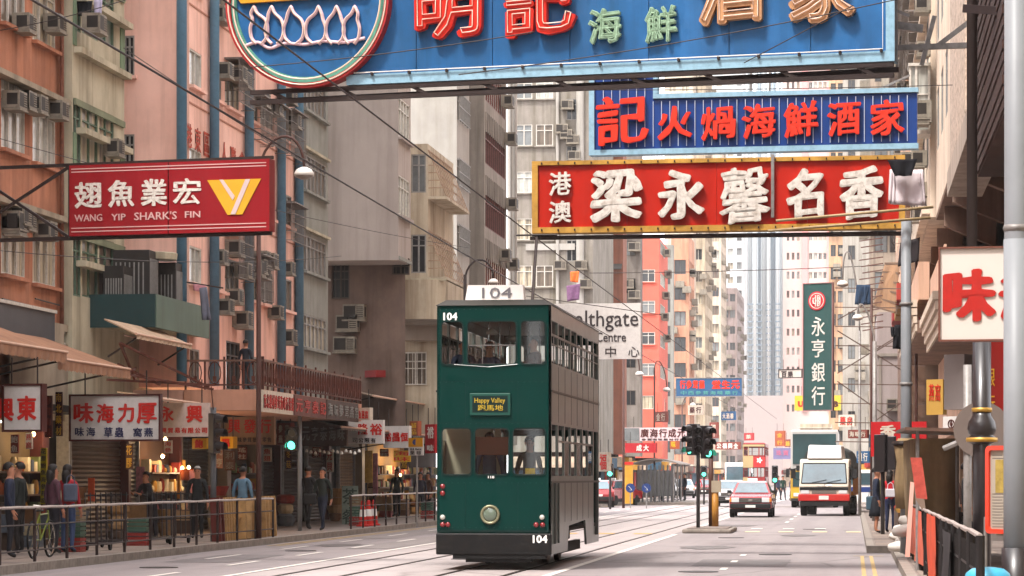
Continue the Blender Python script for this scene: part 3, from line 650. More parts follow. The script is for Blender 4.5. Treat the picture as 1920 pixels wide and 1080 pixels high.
for i in range(len(pts)-1):
    (xa, ya), (xb, yb) = pts[i], pts[i+1]; m.hexa([(xa, ya, zb2), (xb, yb, zb2), (xb-.02, yb+.12, zb2), (xa, ya+.12, zb2), (xa, ya, zt_), (xb, yb, zt_), (xb-.02, yb+.12, zt_), (xa, ya+.12, zt_)])
m.build('parapet', W_YL, t)
m = MB(); m.poly([(x, y, zb2-.001) for x, y in pts]+[(-16.3, 99, zb2-.001)]); m.poly([(x, y, zb2+.02) for x, y in pts]+[(-16.3, 99, zb2+.02)]); m.build('floor_slab', W_GB, t)
for (x, z) in ((-15.2, zt_+.02),): m = MB(); m.bar((-16.2, 91.25, z), (-13.75, 91.6, z), .14, .07); m.build('coping', W_BG, t)
t = thing('shophouse', (-16.5, 96, 3), 'cream first floor shopfront wall with a tall white framed window', 'shophouse')
p = planeY(96, -17.8, -13.9); wn_ = []
for (a, c, tp, bt) in ((722, 742, 640, 690), (757, 800, 660, 722)):
    u0, z1 = p.px(a, tp); u1, _ = p.px(c, tp); _, z0 = p.px(a, bt); wn_.append((u0, u1, z0, z1))
m = MB(); wall_face(m, p, 0, 3.9, 2.8, zb2, wn_, .12); m.build('wall', W_YL, t)
for w_ in wn_:
    fr, pn, ww, hh = window_meshes(w_[1]-w_[0], w_[3]-w_[2], 'grille', FRW, P_BROWN); o = inst('window', fr, t, p.at((w_[0]+w_[1])/2, w_[2], -.1), p.rot, ((w_[1]-w_[0])/ww, 1, (w_[3]-w_[2])/hh)); sub('pane', pn, o)
m = MB(); m.box(-15.9, -13.9, 95.0, 95.9, ZD(605, 95)-.55, ZD(605, 95)); m.build('hanging_fascia', M('fascia_mauve', '#9b8d80', .8, .1, 1, streak=.2), t)
# white block
b = Bld('tall off-white block with barred windows behind the yellow cream one', 'building', -15.2, 104, YX(880, -15.2), 3.2, 27, 'L', W_WH, 5)
b.win('s', 851, 878, 415, 468, 2.55, 6, 3, 'grille', FRG, 'light'); b.finish()
b = Bld('brown grey concrete block with ribbed spandrels above the tram sign', 'building', -14.7, YX(908, -14.7), YX(950, -14.7), 3.2, 27, 'L', W_GB, 3)
b.win('s', 910, 947, 358, 425, 2.55, 6, 3, 'std', FRR, 'mix'); b.finish()
pm_ = MB()
for k in range(-3, 6):
    z = b.sp.px(910, 440)[1]+k*2.55
    for q in range(12): pm_.pbox(b.sp, .3+q*.52, .42+q*.52, z-.95, z-.15, .003, .05)
tag(pm_.build('rib', W_GB, b.t), kind='stuff')
for (px, py) in ((948, 392), (935, 488), (950, 505), (946, 270), (940, 200)): ac(b.t, b.sp, px, py, .1, 1.2)
m = MB(); m.tube([(-14.55, 117, 3), (-14.55, 117, 27)], .09, 8); m.build('drain_pipe', W_WH, b.t)
# far side of the side street: frontal concrete block
def frontal(label, a, b2, D, z1, mat, deep_px, X=None, name='apartment_building'):
    A_, B_ = PD(a, HY, D), PD(b2, HY, D); Xf = B_.x
    return Bld(label, 'building', Xf, A_.y if False else B_.y, YX(deep_px, Xf) if deep_px else B_.y+12, 3.0, z1, 'L', mat, Xf-A_.x)
b = frontal('grey beige concrete block facing the camera with paired windows, beside the red sign', 950, 1112, 150, 34, W_CB, 1150)
for (a, c) in ((967, 998), (1005, 1037)): b.win('c', a, c, 498, 538, 2.6, 9, 0, 'std', FRW, 'mix', True)
b.win('c', 1062, 1082, 450, 490, 2.6, 7, 0, 'std', FRG, 'dark'); b.finish()
p = b.cp
m = MB()
for px in (955, 1046, 1088): u, _ = p.px(px, 300); m.tube([p.at(u, 4, .12), p.at(u, 33, .12)], .09 if px < 1080 else .22, 8)
m.build('drain_pipe', W_WH, b.t)
for (px, py) in ((1055, 250), (1063, 260), (1075, 270), (1070, 360), (1065, 205), (1052, 505), (1090, 505), (1100, 540), (1078, 300)): ac(b.t, p, px, py, .1, 1.2)
b.ledge('c', 1.0, p.L-1, p.px(960, 470)[1], p.px(960, 458)[1], .12, W_WH)
# orange brick balconies block then grey one
BRK = M('render_brick_orange', '#8a5a49', .85, .15, 1, streak=.35)  # darkened so the colour carries the shade on this block
b = frontal('brownish orange block with caged balconies and window hoods above the white clinic sign', 1112, 1168, 165, 34, BRK, 1175)
b.win('c', 1122, 1143, 432, 470, 2.5, 7, 3, 'grille', FRG, 'dark'); b.finish()
for k in range(-2, 5):
    z = b.cp.px(1122, 430)[1]+k*2.5; m = MB(); m.hexa([b.cp.at(.2, z, .7), b.cp.at(1.75, z, .7), b.cp.at(1.75, z+.35, .01), b.cp.at(.2, z+.35, .01), b.cp.at(.2, z+.05, .7), b.cp.at(1.75, z+.05, .7), b.cp.at(1.75, z+.4, .01), b.cp.at(.2, z+.4, .01)]); m.build('window_hood', M('hood_dark', '#4a4744', .7, .2, 2), b.t)
b = frontal('narrow grey stained block just left of the salmon building', 1168, 1201, 182, 34, M('concrete_shade', '#7a736c', .9, .2, .8, streak=.7, dirt='#463e37'), 1205)  # grey kept dark: the block's shade is put into its colour
b.win('c', 1172, 1192, 452, 480, 2.5, 7, 4, 'far', FRD, 'dark'); b.finish()
for (px, py) in ((1178, 430), (1190, 470), (1178, 540), (1185, 640), (1190, 560)): ac(b.t, b.cp, px, py, .1, 1.4)
SAL = M('render_salmon', '#c8604f', .85, .08, .8, streak=.2, dirt='#a3584a')
b = frontal('bright salmon tenement with white three light windows behind the clinic sign', 1201, 1236, 226, 21.5, SAL, 1252)
b.win('c', 1203, 1228, 447, 470, 2.6, 1, 7, 'std', FRW, 'dark', True); b.win('s', 1238, 1247, 452, 475, 2.6, 1, 7, 'far', FRW, 'mix'); b.finish()
b.z_t = 0
for (px, py) in ((1243, 480), (1246, 520), (1240, 600), (1244, 640), (1242, 560)): ac(b.t, b.sp, px, py, .1, 1.5)
b = frontal('low salmon shophouse with a glazed strip behind the hanging white signs', 1150, 1242, 196, ZD(735, 196), SAL, 1246)
b.win('c', 1172, 1226, 742, 767, 0, 0, 0, 'far', FRW, 'green'); b.finish()
# ------------------------------------------------------------------ the street's far end
def farb(label, a, b2, D, ztop, mat, deep_px, name='apartment_building'):
    return frontal(label, a, b2, D, ztop, mat, deep_px, name=name)
F_CR = M('far_cream', '#b9aa93', .9, .14, .3, streak=.55); F_CR2 = M('far_cream_light', '#c3b7a4', .9, .1, .3, streak=.45); F_PG = M('far_pinkish_grey', '#8f807c', .9, .14, .3, streak=.5)
F_OR = M('far_orange', '#bd8a70', .9, .14, .3, streak=.45); F_WH = M('far_white', '#b5b6b6', .9, .06, .1); F_PK = M('far_pink', '#d99a98', .9, .06, .1); F_GR = M('far_grey', '#8b8b84', .9, .1, .2, streak=.3)
ACM2 = {}
def far_acs(b, f, n, seed, zlo, zhi):
    rr = random.Random(seed); p = b.pl(f); L = p.L
    for i in range(n):
        u = rr.choice((.12, .5, .88))*L; z = rr.uniform(zlo, zhi); o = inst('air_conditioner', ACM[0], b.t, p.at(u, z, .1), p.rot, (1.6, 1.6, 1.6))
b = farb('dull grey sliver block between the salmon building and the peach one', 1236, 1262, 262, 24, F_GR, 1264); b.grid('c', .1, b.deep-.1, 1, .8, 4, 2.7, 7, 1.4, 'far', FRD, 'dark'); b.finish()
b = farb('peach tenement with dark window pairs above the blue herb sign', 1258, 1292, 285, 27, F_OR, 1302); b.grid('c', .2, b.deep-.2, 1, 1.2, 4, 2.7, 8, 1.5, 'far', FRD, 'dark'); b.grid('s', 1, b.sp.L-1, 4, 1.4, 4, 2.7, 8, 1.5, 'far', FRD, 'dark'); b.finish(.3); far_acs(b, 's', 12, 1, 4, 25); far_acs(b, 'c', 5, 2, 4, 25)
b = farb('very tall pale cream block rising above the peach tenement', 1246, 1300, 330, 78, F_CR2, 1305); b.grid('c', .2, b.deep-.2, 2, .9, 12, 2.8, 22, 1.1, 'far', FRW, 'light'); b.finish()
b = farb('cream tenement stacked with little bay windows left of the grey pink block', 1296, 1322, 345, 72, F_CR, 1336); b.grid('c', .1, b.deep-.1, 1, 1.0, 4, 2.8, 24, 1.4, 'far', FRW, 'mix'); b.grid('s', 1, b.sp.L-1, 6, 1.6, 4, 2.8, 24, 1.5, 'far', FRD, 'dark'); b.finish(.3); far_acs(b, 's', 30, 3, 5, 60); far_acs(b, 'c', 14, 4, 5, 60)
b = farb('second cream tenement with rusty awnings receding behind the first', 1330, 1352, 415, 60, F_CR2, 1362); b.grid('c', .1, b.deep-.1, 1, 1.1, 4, 2.8, 19, 1.4, 'far', FRR, 'mix'); b.grid('s', 1, b.sp.L-1, 6, 1.8, 4, 2.8, 19, 1.5, 'far', FRD, 'dark'); b.finish(.3); far_acs(b, 's', 26, 5, 5, 50)
b = farb('dark pinkish grey tenement under the white tower at the far left end', 1352, 1382, 470, ZD(540, 470), F_PG, 1395); b.grid('c', .2, b.deep-.2, 2, .9, 4, 2.8, 11, 1.3, 'far', FRD, 'dark'); b.grid('s', 1, b.sp.L-1, 7, 2, 4, 2.8, 11, 1.5, 'far', FRD, 'dark'); b.finish(.3); far_acs(b, 's', 22, 6, 4, 32); far_acs(b, 'c', 8, 7, 4, 32)
b = farb('white high rise with dark window column behind the left row', 1336, 1393, 560, 118, F_WH, 1399, name='tower_block'); b.grid('c', .2, b.deep-1.4, 2, 1.1, 30, 2.9, 29, 1.3, 'far', FRG, 'light'); 
for r in range(29): b.uw('c', b.deep-1.25, b.deep-.25, 30+r*2.9, 31.4+r*2.9, 'far', FRD, 'dark')
b.finish(.3)
# silver round-cornered tower with vertical fins
t = thing('glass_tower', PD(1433, HY, 700), 'silver grey glass skyscraper with rounded vertical fins at the street end', 'skyscraper')
c = PD(1433, HY, 700); m = MB(); TW = M('tower_silver', '#a9b3b8', .3, .05, .05, metal=.35, spec=.6); TF = M('tower_fin', '#d4d8d9', .4, .03, .1, metal=.2); TG = M('tower_glass', '#6f7f8b', .12, .06, .05, metal=.4, spec=.8)
m.box(c.x-5.3, c.x+5.2, c.y, c.y+12, 20, 132); m.build('curtain_wall', TW, t)
TF2 = M('tower_fin_grey', '#9aa2a6', .4, .03, .1, metal=.3)
for i in range(9):
    x = c.x-4.75+i*1.17; m = MB(); m.tube([(x, c.y, 18), (x, c.y, 133)], (.6, .42, .55, .35, .62, .45, .6, .38, .58)[i], 14); m.build('fin', (TF, TF2, TF, TG, TF2, TF, TG, TF, TF2)[i], t, smooth=True)
m = MB()
for k in range(17): m.box(c.x-5.35, c.x+5.25, c.y-.42, c.y+.01, 22+k*1.5, 22.3+k*1.5)
m.build('floor_band', TG, t)

# pink high rise
A_, B_ = PD(1468, HY, 430), PD(1556, HY, 430)
b = Bld('pale pink high rise with rows of small grouped windows behind the green bank sign', 'building', A_.x, A_.y, A_.y+16, 3, 92, 'R', M('far_pale_pink', '#c9b1ab', .9, .06, .1), B_.x-A_.x, name='tower_block')
for r in range(28):
    z = 12+r*3.0
    for i in range(3): b.uw('c', .6+i*.8, 1.0+i*.8, z, z+1.1, 'far', FRR, 'mix')
    for i in range(4): b.uw('c', 4.1+i*.75, 4.6+i*.75, z, z+1.0, 'far', FRW, 'mix')
b.finish(.25)
m = MB(); m.pbox(b.cp, 3.0, 3.9, 12, 92, .003, .35); m.pbox(b.cp, 6.95, b.cp.L-.02, 12, 92, .003, .35); m.build('pink_pier', F_PK, b.t)
b = Bld('plain pinkish low block closing the street beneath the silver tower', 'building', PD(1394, HY, 520).x, PD(1394, HY, 520).y, PD(1394, HY, 520).y+20, 0, ZD(742, 520), 'R', M('far_blank', '#a39693', .9, .04, .1), 8.2, name='low_block'); b.finish()

# ------------------------------------------------------------------ right row, farthest first
def rb(label, a, b2, D, ztop, mat, deep=None, z0=3.0, name='apartment_building'):
    A_, B_ = PD(a, HY, D), PD(b2, HY, D); return Bld(label, 'building', A_.x, A_.y, A_.y+14, z0, ztop, 'R', mat, B_.x-A_.x, name=name)
b = rb('narrow peach tenement with clustered balconies right of the pink high rise', 1554, 1584, 330, 62, M('far_peach', '#c29c7c', .9, .14, .3, streak=.5)); b.grid('c', .1, b.deep-.1, 2, .62, 6, 2.8, 19, 1.4, 'far', FRD, 'dark'); b.finish(.3); far_acs(b, 'c', 20, 8, 6, 50)
b = rb('pale cream low annex with moulded cornices behind the double deck bus', 1500, 1560, 300, ZD(795, 300), F_CR, z0=2.5, name='low_block'); b.grid('c', .3, b.deep-.3, 4, .5, 5, 1.8, 1, .8, 'far', FRR, 'light'); b.finish()
for z in (3.6, 4.3, 5.6, 7.0): b.ledge('c', .0, b.deep, z, z+.12, .2, F_CR2)
b = rb('plain light grey slab end wall behind the hanging jeans', 1580, 1645, 230, 40, M('far_light_grey', '#9c978e', .9, .08, .2, streak=.4)); b.grid('c', .3, 1.2, 1, .6, 6, 2.8, 11, 1.2, 'far', FRD, 'dark'); b.finish(); far_acs(b, 'c', 9, 9, 6, 34)
b = rb('beige stained tenement with air conditioners behind the street sign scaffolds', 1632, 1700, 172, 31, M('far_beige_right', '#97897a', .9, .14, .4, streak=.6)); b.grid('c', .2, b.deep-.2, 2, .8, 5, 2.7, 9, 1.5, 'far', FRD, 'dark'); b.grid('s', 1, 13, 4, 1.5, 5, 2.7, 9, 1.5, 'far', FRD, 'dark'); b.finish(); far_acs(b, 'c', 14, 10, 8, 30); far_acs(b, 's', 10, 11, 8, 30)
b = Bld('light mauve grey rendered block with blank gable behind the tall lamp post', 'building', 1.1, 128, 140, 4, ZD(588, 128), 'R', M('gable_mauve', '#948986', .9, .07, .4, streak=.2), 1.7)
b.finish(); m = MB(); m.pbox(b.cp, 0, 1.7, ZD(668, 128)-.06, ZD(665, 128), .003, .1); m.pbox(b.cp, .08, .2, 4, ZD(672, 128), .003, .06); m.pbox(b.cp, 1.25, 1.37, 4, ZD(672, 128), .003, .06); m.build('moulding', W_GB, b.t); ac(b.t, b.cp, 1677, 768, .1, 1.3)
W_CR = M('render_cream_right', '#ddccb8', .85, .1, .5, streak=.45, dirt='#8d6a50'); W_CRP = M('render_cream_pink', '#d8ae94', .85, .1, .5, streak=.3)
b = Bld('peach pink tenement with washing poles right of the blue signs', 'building', 1.9, 100, 124, 9, 34, 'R', W_CRP, 6)
b.grid('s', .5, 23.5, 7, 2.0, 10, 2.7, 8, 1.6, 'std', FRG, 'mix'); b.finish(); 
for k in range(7): ac(b.t, b.sp, 1700+k*4, 90+k*45, .1, 1.2)
b = Bld('bright cream tenement with glazed window box right of the blue signs', 'building', 2.05, 74, 99.9, 8.6, 30, 'R', W_CR, 7)
b.grid('s', .5, 25.3, 6, 2.2, 10.2, 2.8, 6, 1.6, 'std', FRG, 'mix'); b.finish()
for k in range(7): b.ledge('s', .05, b.sp.L-.05, 8.7+k*2.8, 8.85+k*2.8, .22, W_CR)
# projecting glazed window box
t = thing('window_box', (1.6, 73.6, 11), 'projecting aluminium glazed window box at the right end of the dark blue sign', 'window box')
zt_, zb_ = ZD(132, 73.6), ZD(250, 73.6); m = MB(); xa, xb = PD(1704, HY, 73.6).x, 2.05
m.box(xa, xb, 73.6, 74.6, zb_-.12, zb_); m.box(xa-.03, xb, 73.55, 74.6, zt_, zt_+.08)
for x in (xa+.02, (xa+xb)/2-.1, xb-.04): m.box(x-.03, x+.03, 73.6, 73.66, zb_, zt_)
for z in (zb_+.55, zb_+.95): m.box(xa+.05, xb-.07, 73.61, 73.65, z-.02, z+.02)
m.box(xa, xa+.05, 73.67, 74.6, zb_+.0, zb_+.06); m.build('frame', FRW, t)
m = MB(); m.quad((xa+.01, 73.66, zb_), (xb, 73.66, zb_), (xb, 73.66, zt_), (xa+.01, 73.66, zt_)); m.quad((xa+.02, 73.67, zb_), (xa+.02, 74.6, zb_), (xa+.02, 74.6, zt_), (xa+.02, 73.67, zt_)); m.build('pane', P_LIGHT, t)
for (tp, bt, a, c) in ((20, 95, 1690, 1712), (20, 100, 1716, 1736), (300, 360, 1700, 1722), (-60, -5, 1705, 1725)): cage(b.t, b.sp, c, a, tp, bt, CGE, .5)
for k in range(16): ac(b.t, b.sp, R.choice((1695, 1706, 1722, 1738, 1746)), R.uniform(-80, 420), .06, R.uniform(.9, 1.2))
# nearest block: upper floors out over the pavement, dark soffit, brackets
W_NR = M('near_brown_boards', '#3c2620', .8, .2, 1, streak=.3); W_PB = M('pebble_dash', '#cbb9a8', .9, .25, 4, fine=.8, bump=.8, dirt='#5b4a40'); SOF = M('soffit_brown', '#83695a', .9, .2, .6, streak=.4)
b = Bld('near cream tenement on the right whose upper floors overhang the pavement', 'building', 2.2, 37.5, 73.9, 8.6, 30, 'R', W_CR, 6)
b.grid('s', .3, 10, 3, 1.8, 10.2, 2.8, 6, 1.6, 'std', FRG, 'mix'); b.finish(); p = b.sp
m = MB(); m.pbox(p, 13.6, 21.6, 8.3, 29.9, .004, .1); m.build('pebble_dash_strip', W_PB, b.t)
m = MB(); m.pbox(p, 28.0, 36.3, 6.6, 29.9, -.3, .14); m.build('brick_wall', W_NR, b.t)
m = MB(); m.pbox(p, 21.9, 27.8, 8.3, 29.9, .004, .05); m.build('render_panel', W_CRP, b.t)
m = MB(); m.pbox(p, 13.5, 30.5, 7.75, 8.28, -.6, .16); m.build('corbel_beam', M('corbel_concrete', '#b3a496', .85, .12, 1, streak=.3), b.t)
for k in range(95):
    m = MB(); m.pbox(p, 28.02, 36.28, 6.65+k*.16, 6.77+k*.16, .142, .165+.012*(k % 3)); m.build('brick_course', W_NR, b.t)
m = MB(); m.tube([p.at(30.6, 4, .35), p.at(30.6, 29, .35)], .085, 10); m.build('drain_pipe', M('pipe_dark', '#463d3a', .5, .15, 2), b.t, smooth=True)
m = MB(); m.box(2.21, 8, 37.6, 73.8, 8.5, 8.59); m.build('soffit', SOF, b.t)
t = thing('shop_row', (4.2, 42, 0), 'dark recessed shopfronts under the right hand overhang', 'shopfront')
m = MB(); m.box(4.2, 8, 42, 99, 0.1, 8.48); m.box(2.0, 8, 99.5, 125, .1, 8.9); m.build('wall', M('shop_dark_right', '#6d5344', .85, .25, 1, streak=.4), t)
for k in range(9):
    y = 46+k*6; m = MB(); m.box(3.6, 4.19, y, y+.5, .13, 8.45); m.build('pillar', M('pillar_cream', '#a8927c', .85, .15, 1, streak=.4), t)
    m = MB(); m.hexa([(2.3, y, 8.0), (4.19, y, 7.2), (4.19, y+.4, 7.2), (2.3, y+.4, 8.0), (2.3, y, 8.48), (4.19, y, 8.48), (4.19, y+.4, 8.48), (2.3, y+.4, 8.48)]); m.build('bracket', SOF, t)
# lower canopies with cornice mouldings between z 3 and 6.5
for i, (Y0, Y1, Xe, z, lab) in enumerate(((62, 74, 1.75, 4.9, 'nearest brown canopy slab with moulded cream cornice above the market hut'), (76, 98, 1.5, 5.6, 'longer stepped canopy slab with cream cornice beyond the tall lamp post'))):
    t = thing('canopy', (3, Y0, z), lab, 'canopy'); m = MB(); m.box(Xe+.25, 4.18, Y0, Y1, z, z+.35); m.build('slab', SOF, t)
    for q in range(4): m = MB(); m.box(Xe+.2-q*.06, Xe+.25, Y0-.02*q, Y1, z+.05+q*.22, z+.24+q*.22); m.build('cornice', W_CR, t)
    m = MB(); m.box(Xe+.3, 2.1, Y0+.5, Y1, z+.95, z+2.0); m.build('balcony_wall', W_CRP, t)
b = Bld('orange tiled lower storeys behind the market hut on the right', 'shophouse', 3.0, 76, 98, 2.9, 8.5, 'R', W_CRP, 1.1, name='shophouse'); b.grid('s', 1, 21, 5, 2.2, 6.6, 1, 1, 1.2, 'std', FRD, 'dark'); b.finish()
# brown ribbed awning high on the right
t = thing('awning', (1, 100, 8), 'brown ribbed sloping awning hung beside the washing on the right', 'awning')
A1, A2, A3, A4 = PD(1660, 494, 110), PD(1688, 494, 100), PD(1678, 586, 100), PD(1637, 574, 110); AWB = M('awning_brown', '#9a7049', .8, .15, 2, streak=.3)
m = MB(); d = Vector((0, .06, .05)); m.hexa([A4, A3, A2, A1, A4+d, A3+d, A2+d, A1+d]); m.build('cover', AWB, t)
for k in range(6):
    f = k/5; m = MB(); m.bar(A1.lerp(A4, f)-Vector((0, .05, 0)), A2.lerp(A3, f)-Vector((0, .05, 0)), .07); m.build('rib', M('rib_brown', '#6e5138', .8), t)
# air
hz = MB(); hz.box(-720, 720, -70, 1950, -1.2, 150); h = hz.build('haze', []); tag(h, kind='stuff')
hm = bpy.data.materials.new('haze_air'); hm.use_nodes = True; nt = hm.node_tree; nt.nodes.remove(nt.nodes['Principled BSDF'])
pv_ = nt.nodes.new('ShaderNodeVolumePrincipled'); pv_.inputs['Color'].default_value = (1, .96, .94, 1); pv_.inputs['Density'].default_value = .0002; pv_.inputs['Anisotropy'].default_value = .0
nt.links.new(pv_.outputs[0], nt.nodes['Material Output'].inputs['Volume']); h.data.materials.append(hm)
# ------------------------------------------------------------------ street signs over the road
def edge_bar(mb, pl, pts, w, o0, o1):        # closed frame bars between pixel corner points
    pass
BLU = M('sign_blue', '#1d5c92', .5, .28, .9, streak=.7, dirt='#17486f', fine=.12); BLF = M('sign_frame_paleblue', '#8db4c8', .55, .12, 2, fine=.35, dirt='#55707e'); BLD = M('sign_deep_blue', '#0d3a80', .45, .15, 1.2, streak=.3, dirt='#07204a')
IRON = M('black_iron', '#2b201e', .6, .2, 3, fine=.3); REDN = M('neon_red', '#c9281a', .4, .12, 2.5, fine=.2, dirt='#7c1a12', coat=.15); REDS = M('side_red', '#8c2018', .6); TAN = M('letter_tan', '#b98a62', .5, .18, 2.5, fine=.3, dirt='#6d4a30')
JADE = M('letter_jade', '#9fbfa2', .5, .2, 4, fine=.35, dirt='#42604c'); TUBE = M('neon_tube', '#dfc4b2', .3, .1, 5, spec=.6); WHL = M('letter_white', '#ddd8cf', .5, .1, 4, fine=.6, rust=.0, dirt='#7d6a55'); YLF = M('frame_yellow', '#c99a45', .6, .2, 3, streak=.35, dirt='#6b4a1c', fine=.3)
def quadpx(pl, x0, x1, yt, yb): u0, z1 = pl.px(x0, yt); u1, _ = pl.px(x1, yt); _, z0 = pl.px(x0, yb); return u0, u1, z0, z1
# --- big blue neon sign
pl = plane_px(430, 46.5, 1678, 43.2)
t = thing('neon_sign', pl.at(0, 8, 0), 'huge sky blue neon restaurant sign hanging across the top of the view', 'sign')
u0, u1, z0, z1 = quadpx(pl, 660, 1676, -330, 150); _, z0 = pl.px(1676, 115); z0 += .14; z1 = z0+4.2
uA, uB = pl.px(640, 100)[0], u1
m = MB(); nP = 7
for k in range(nP):
    a = uA+(uB-uA)*k/nP; c = uA+(uB-uA)*(k+1)/nP; m = MB(); m.pbox(pl, a+.006, c-.006, z0+.03, z1, -.25, 0); m.build('sheet_panel', BLU, t)
m = MB(); m.pbox(pl, 2.15, uB+.02, z0-.14, z0+.028, -.27, .06); m.pbox(pl, uB-.12, uB+.02, z0+.03, z1, -.27, .06); m.build('border', BLF, t)
m = MB(); m.tube([pl.at(2.3, z0+.05, .1), pl.at(uB-.16, z0+.05, .1), pl.at(uB-.16, z1, .1)], .012, 6); m.build('neon_tube', M('tube_white', '#e8e6e0', .25, 0), t, smooth=True)
for k in range(14): m = MB(); m.pbox(pl, 2.6+k*.66, 2.64+k*.66, z0+.0, z0+.05, .06, .12); m.build('tube_clip', IRON, t)
m = MB(); za = z0-.2
for zz in (z0-.19, z0-.36): m.bar(pl.at(.4, zz, .0), pl.at(uB, zz, .0), .09, .07); 
m.bar(pl.at(.4, z0-.28, -.5), pl.at(uB, z0-.2, -.5), .08)
for k in range(9): m.bar(pl.at(.8+k*1.25, z0-.2, 0), pl.at(1.1+k*1.25, z0-.36, -.02), .06); m.bar(pl.at(.9+k*1.25, z0-.3, 0), pl.at(.9+k*1.25, z0-.3, -.5), .05)
m.build('support_rail', IRON, t)
# characters
def big(ch, x0, x1, yt, yb, mat, tube=True, bold=.035, dep=.14):
    letter(t, pl, ch, (x0, x1, yt, yb), mat, .03, dep, bold, shear=.05)
big('明', 783, 908, -48, 80, REDN, False, .038); big('記', 945, 1083, -60, 72, REDN, False, .034); big('海', 1106, 1168, 16, 84, JADE, False, .022, .08); big('鮮', 1212, 1272, 12, 82, JADE, False, .022, .08); big('酒', 1310, 1437, -90, 52, TAN, False, .034); big('家', 1480, 1608, -95, 50, TAN, False, .038)
# stroke outlines in glass tube
def outline_tube(ch, box, r, mat, out, bold):
    c = bpy.data.curves.new('neon_tube', 'FONT'); c.body = ch; c.fill_mode = 'NONE'; c.bevel_depth = .0; c.resolution_u = 2
    o = bpy.data.objects.new('neon_tube', c); COL.objects.link(o); me = flatten(o, 'neon_tube')
    xs = [v.co.x for v in me.vertices]; ys = [v.co.y for v in me.vertices]; adj = {}
    if not xs: return
    for e in me.edges: a, b_ = e.vertices; adj.setdefault(a, []).append(b_); adj.setdefault(b_, []).append(a)
    x0, x1, y0, y1 = min(xs), max(xs), min(ys), max(ys)
    a0, zt = pl.px(box[0], box[2]); a1, _ = pl.px(box[1], box[2]); _, zb = pl.px(box[0], box[3])
    seen = set(); mm = MB()
    for v in adj:
        if v in seen: continue
        path = [v]; seen.add(v); cur = v
        while True:
            nx = [q for q in adj[cur] if q not in seen]
            if not nx: break
            cur = nx[0]; seen.add(cur); path.append(cur)
        if len(path) < 4: continue
        pts = [pl.at(a0+(me.vertices[q].co.x-x0)/(x1-x0)*(a1-a0), zb+((me.vertices[q].co.y-y0)/(y1-y0)+.05*(me.vertices[q].co.x-x0)/(x1-x0))/1.05*(zt-zb), out) for q in path]
        clean = [pts[0]]
        for q in pts[1:]:
            if (q-clean[-1]).length > .02: clean.append(q)
        if len(clean) > 3: mm.tube(clean, r, 5, closed=True)
    if mm.v: mm.build('neon_tube', mat, t, smooth=True)
for ch, bx, mt in (('明', (789, 902, -42, 74), TUBE), ('記', (952, 1076, -53, 65), TUBE), ('酒', (1317, 1430, -83, 45), TUBE), ('家', (1487, 1601, -88, 43), TUBE)): outline_tube(ch, bx, .011, mt, .19, .006)
for ch, bx in (('海', (1108, 1166, 18, 82)), ('鮮', (1214, 1270, 14, 80))): outline_tube(ch, bx, .008, JADE, .13, .0)
# emblem: ringed disc with a lotus
uc, zc = pl.px(582, 4); rad = pl.px(736, 4)[0]-uc
def disc(name, r0, r1, mat, o, dep):
    circ = lambda r: [(r*cos(2*pi*k/64), r*sin(2*pi*k/64)) for k in range(64)]
    me = plate_mesh(name, [circ(r1)]+([circ(r0)] if r0 else []), dep/2); me.materials.append(mat); ob = put(name, me, t, pl, uc, zc, o); return ob
disc('emblem_disc', 0, rad*.93, BLU, .06, .1); disc('outer_ring', rad*.945, rad, M('ring_red', '#a32b2b', .5, .15, 2, fine=.3), .04, .3); disc('inner_ring', rad*.875, rad*.94, M('ring_green', '#5f9c88', .5, .15, 2, fine=.3), .12, .06)
for rr, mt in ((rad*.9, TUBE), (rad*.965, TUBE)):
    m = MB(); m.tube([pl.at(uc+rr*cos(2*pi*k/72), zc+rr*sin(2*pi*k/72), .2) for k in range(72)], .014, 6, closed=True); m.build('neon_tube', mt, t, smooth=True)
PKW = M('petal_pink', '#d9b9c0', .45, .12, 3, fine=.2, dirt='#8e6a70'); YEL = M('bowl_yellow', '#c98f22', .5, .12, 3)
def px3(x, y, o): u, z = pl.px(x, y); return pl.at(u, z, o)
def smooth(pts, n=6):
    out = []; P = pts
    for i in range(len(P)-1):
        p0 = P[max(i-1, 0)]; p1 = P[i]; p2 = P[i+1]; p3 = P[min(i+2, len(P)-1)]
        for k in range(n):
            s = k/n; out.append(tuple(.5*((2*p1[j])+(-p0[j]+p2[j])*s+(2*p0[j]-5*p1[j]+4*p2[j]-p3[j])*s*s+(-p0[j]+3*p1[j]-3*p2[j]+p3[j])*s**3) for j in range(2)))
    out.append(tuple(P[-1])); return out
for (tx, cx, w) in ((483, 492, 17), (516, 521, 18), (552, 557, 20), (603, 598, 20), (637, 634, 18), (671, 665, 16)):
    pts = smooth([(cx-5, 85), (cx-w*.8, 74), (cx-w*.95, 56), (cx-w*.7, 40), (tx-6, 28), (tx, 15)])+smooth([(tx, 15), (tx+6, 28), (cx+w*.7, 40), (cx+w*.95, 56), (cx+w*.8, 74), (cx+5, 85)])[1:]
    m = MB(); m.tube([px3(x, y, .15) for x, y in pts], .032, 6); m.build('petal', PKW, t, smooth=True)
    m = MB(); m.tube([px3(x, y, .2) for x, y in pts], .01, 5); m.build('neon_tube', TUBE, t, smooth=True)
m = MB(); m.tube([px3(x, y, .15) for x, y in smooth([(468, 88), (490, 82), (512, 93), (540, 84), (578, 86), (612, 80), (650, 82), (690, 74)])], .03, 6); m.build('petal_base', PKW, t, smooth=True)
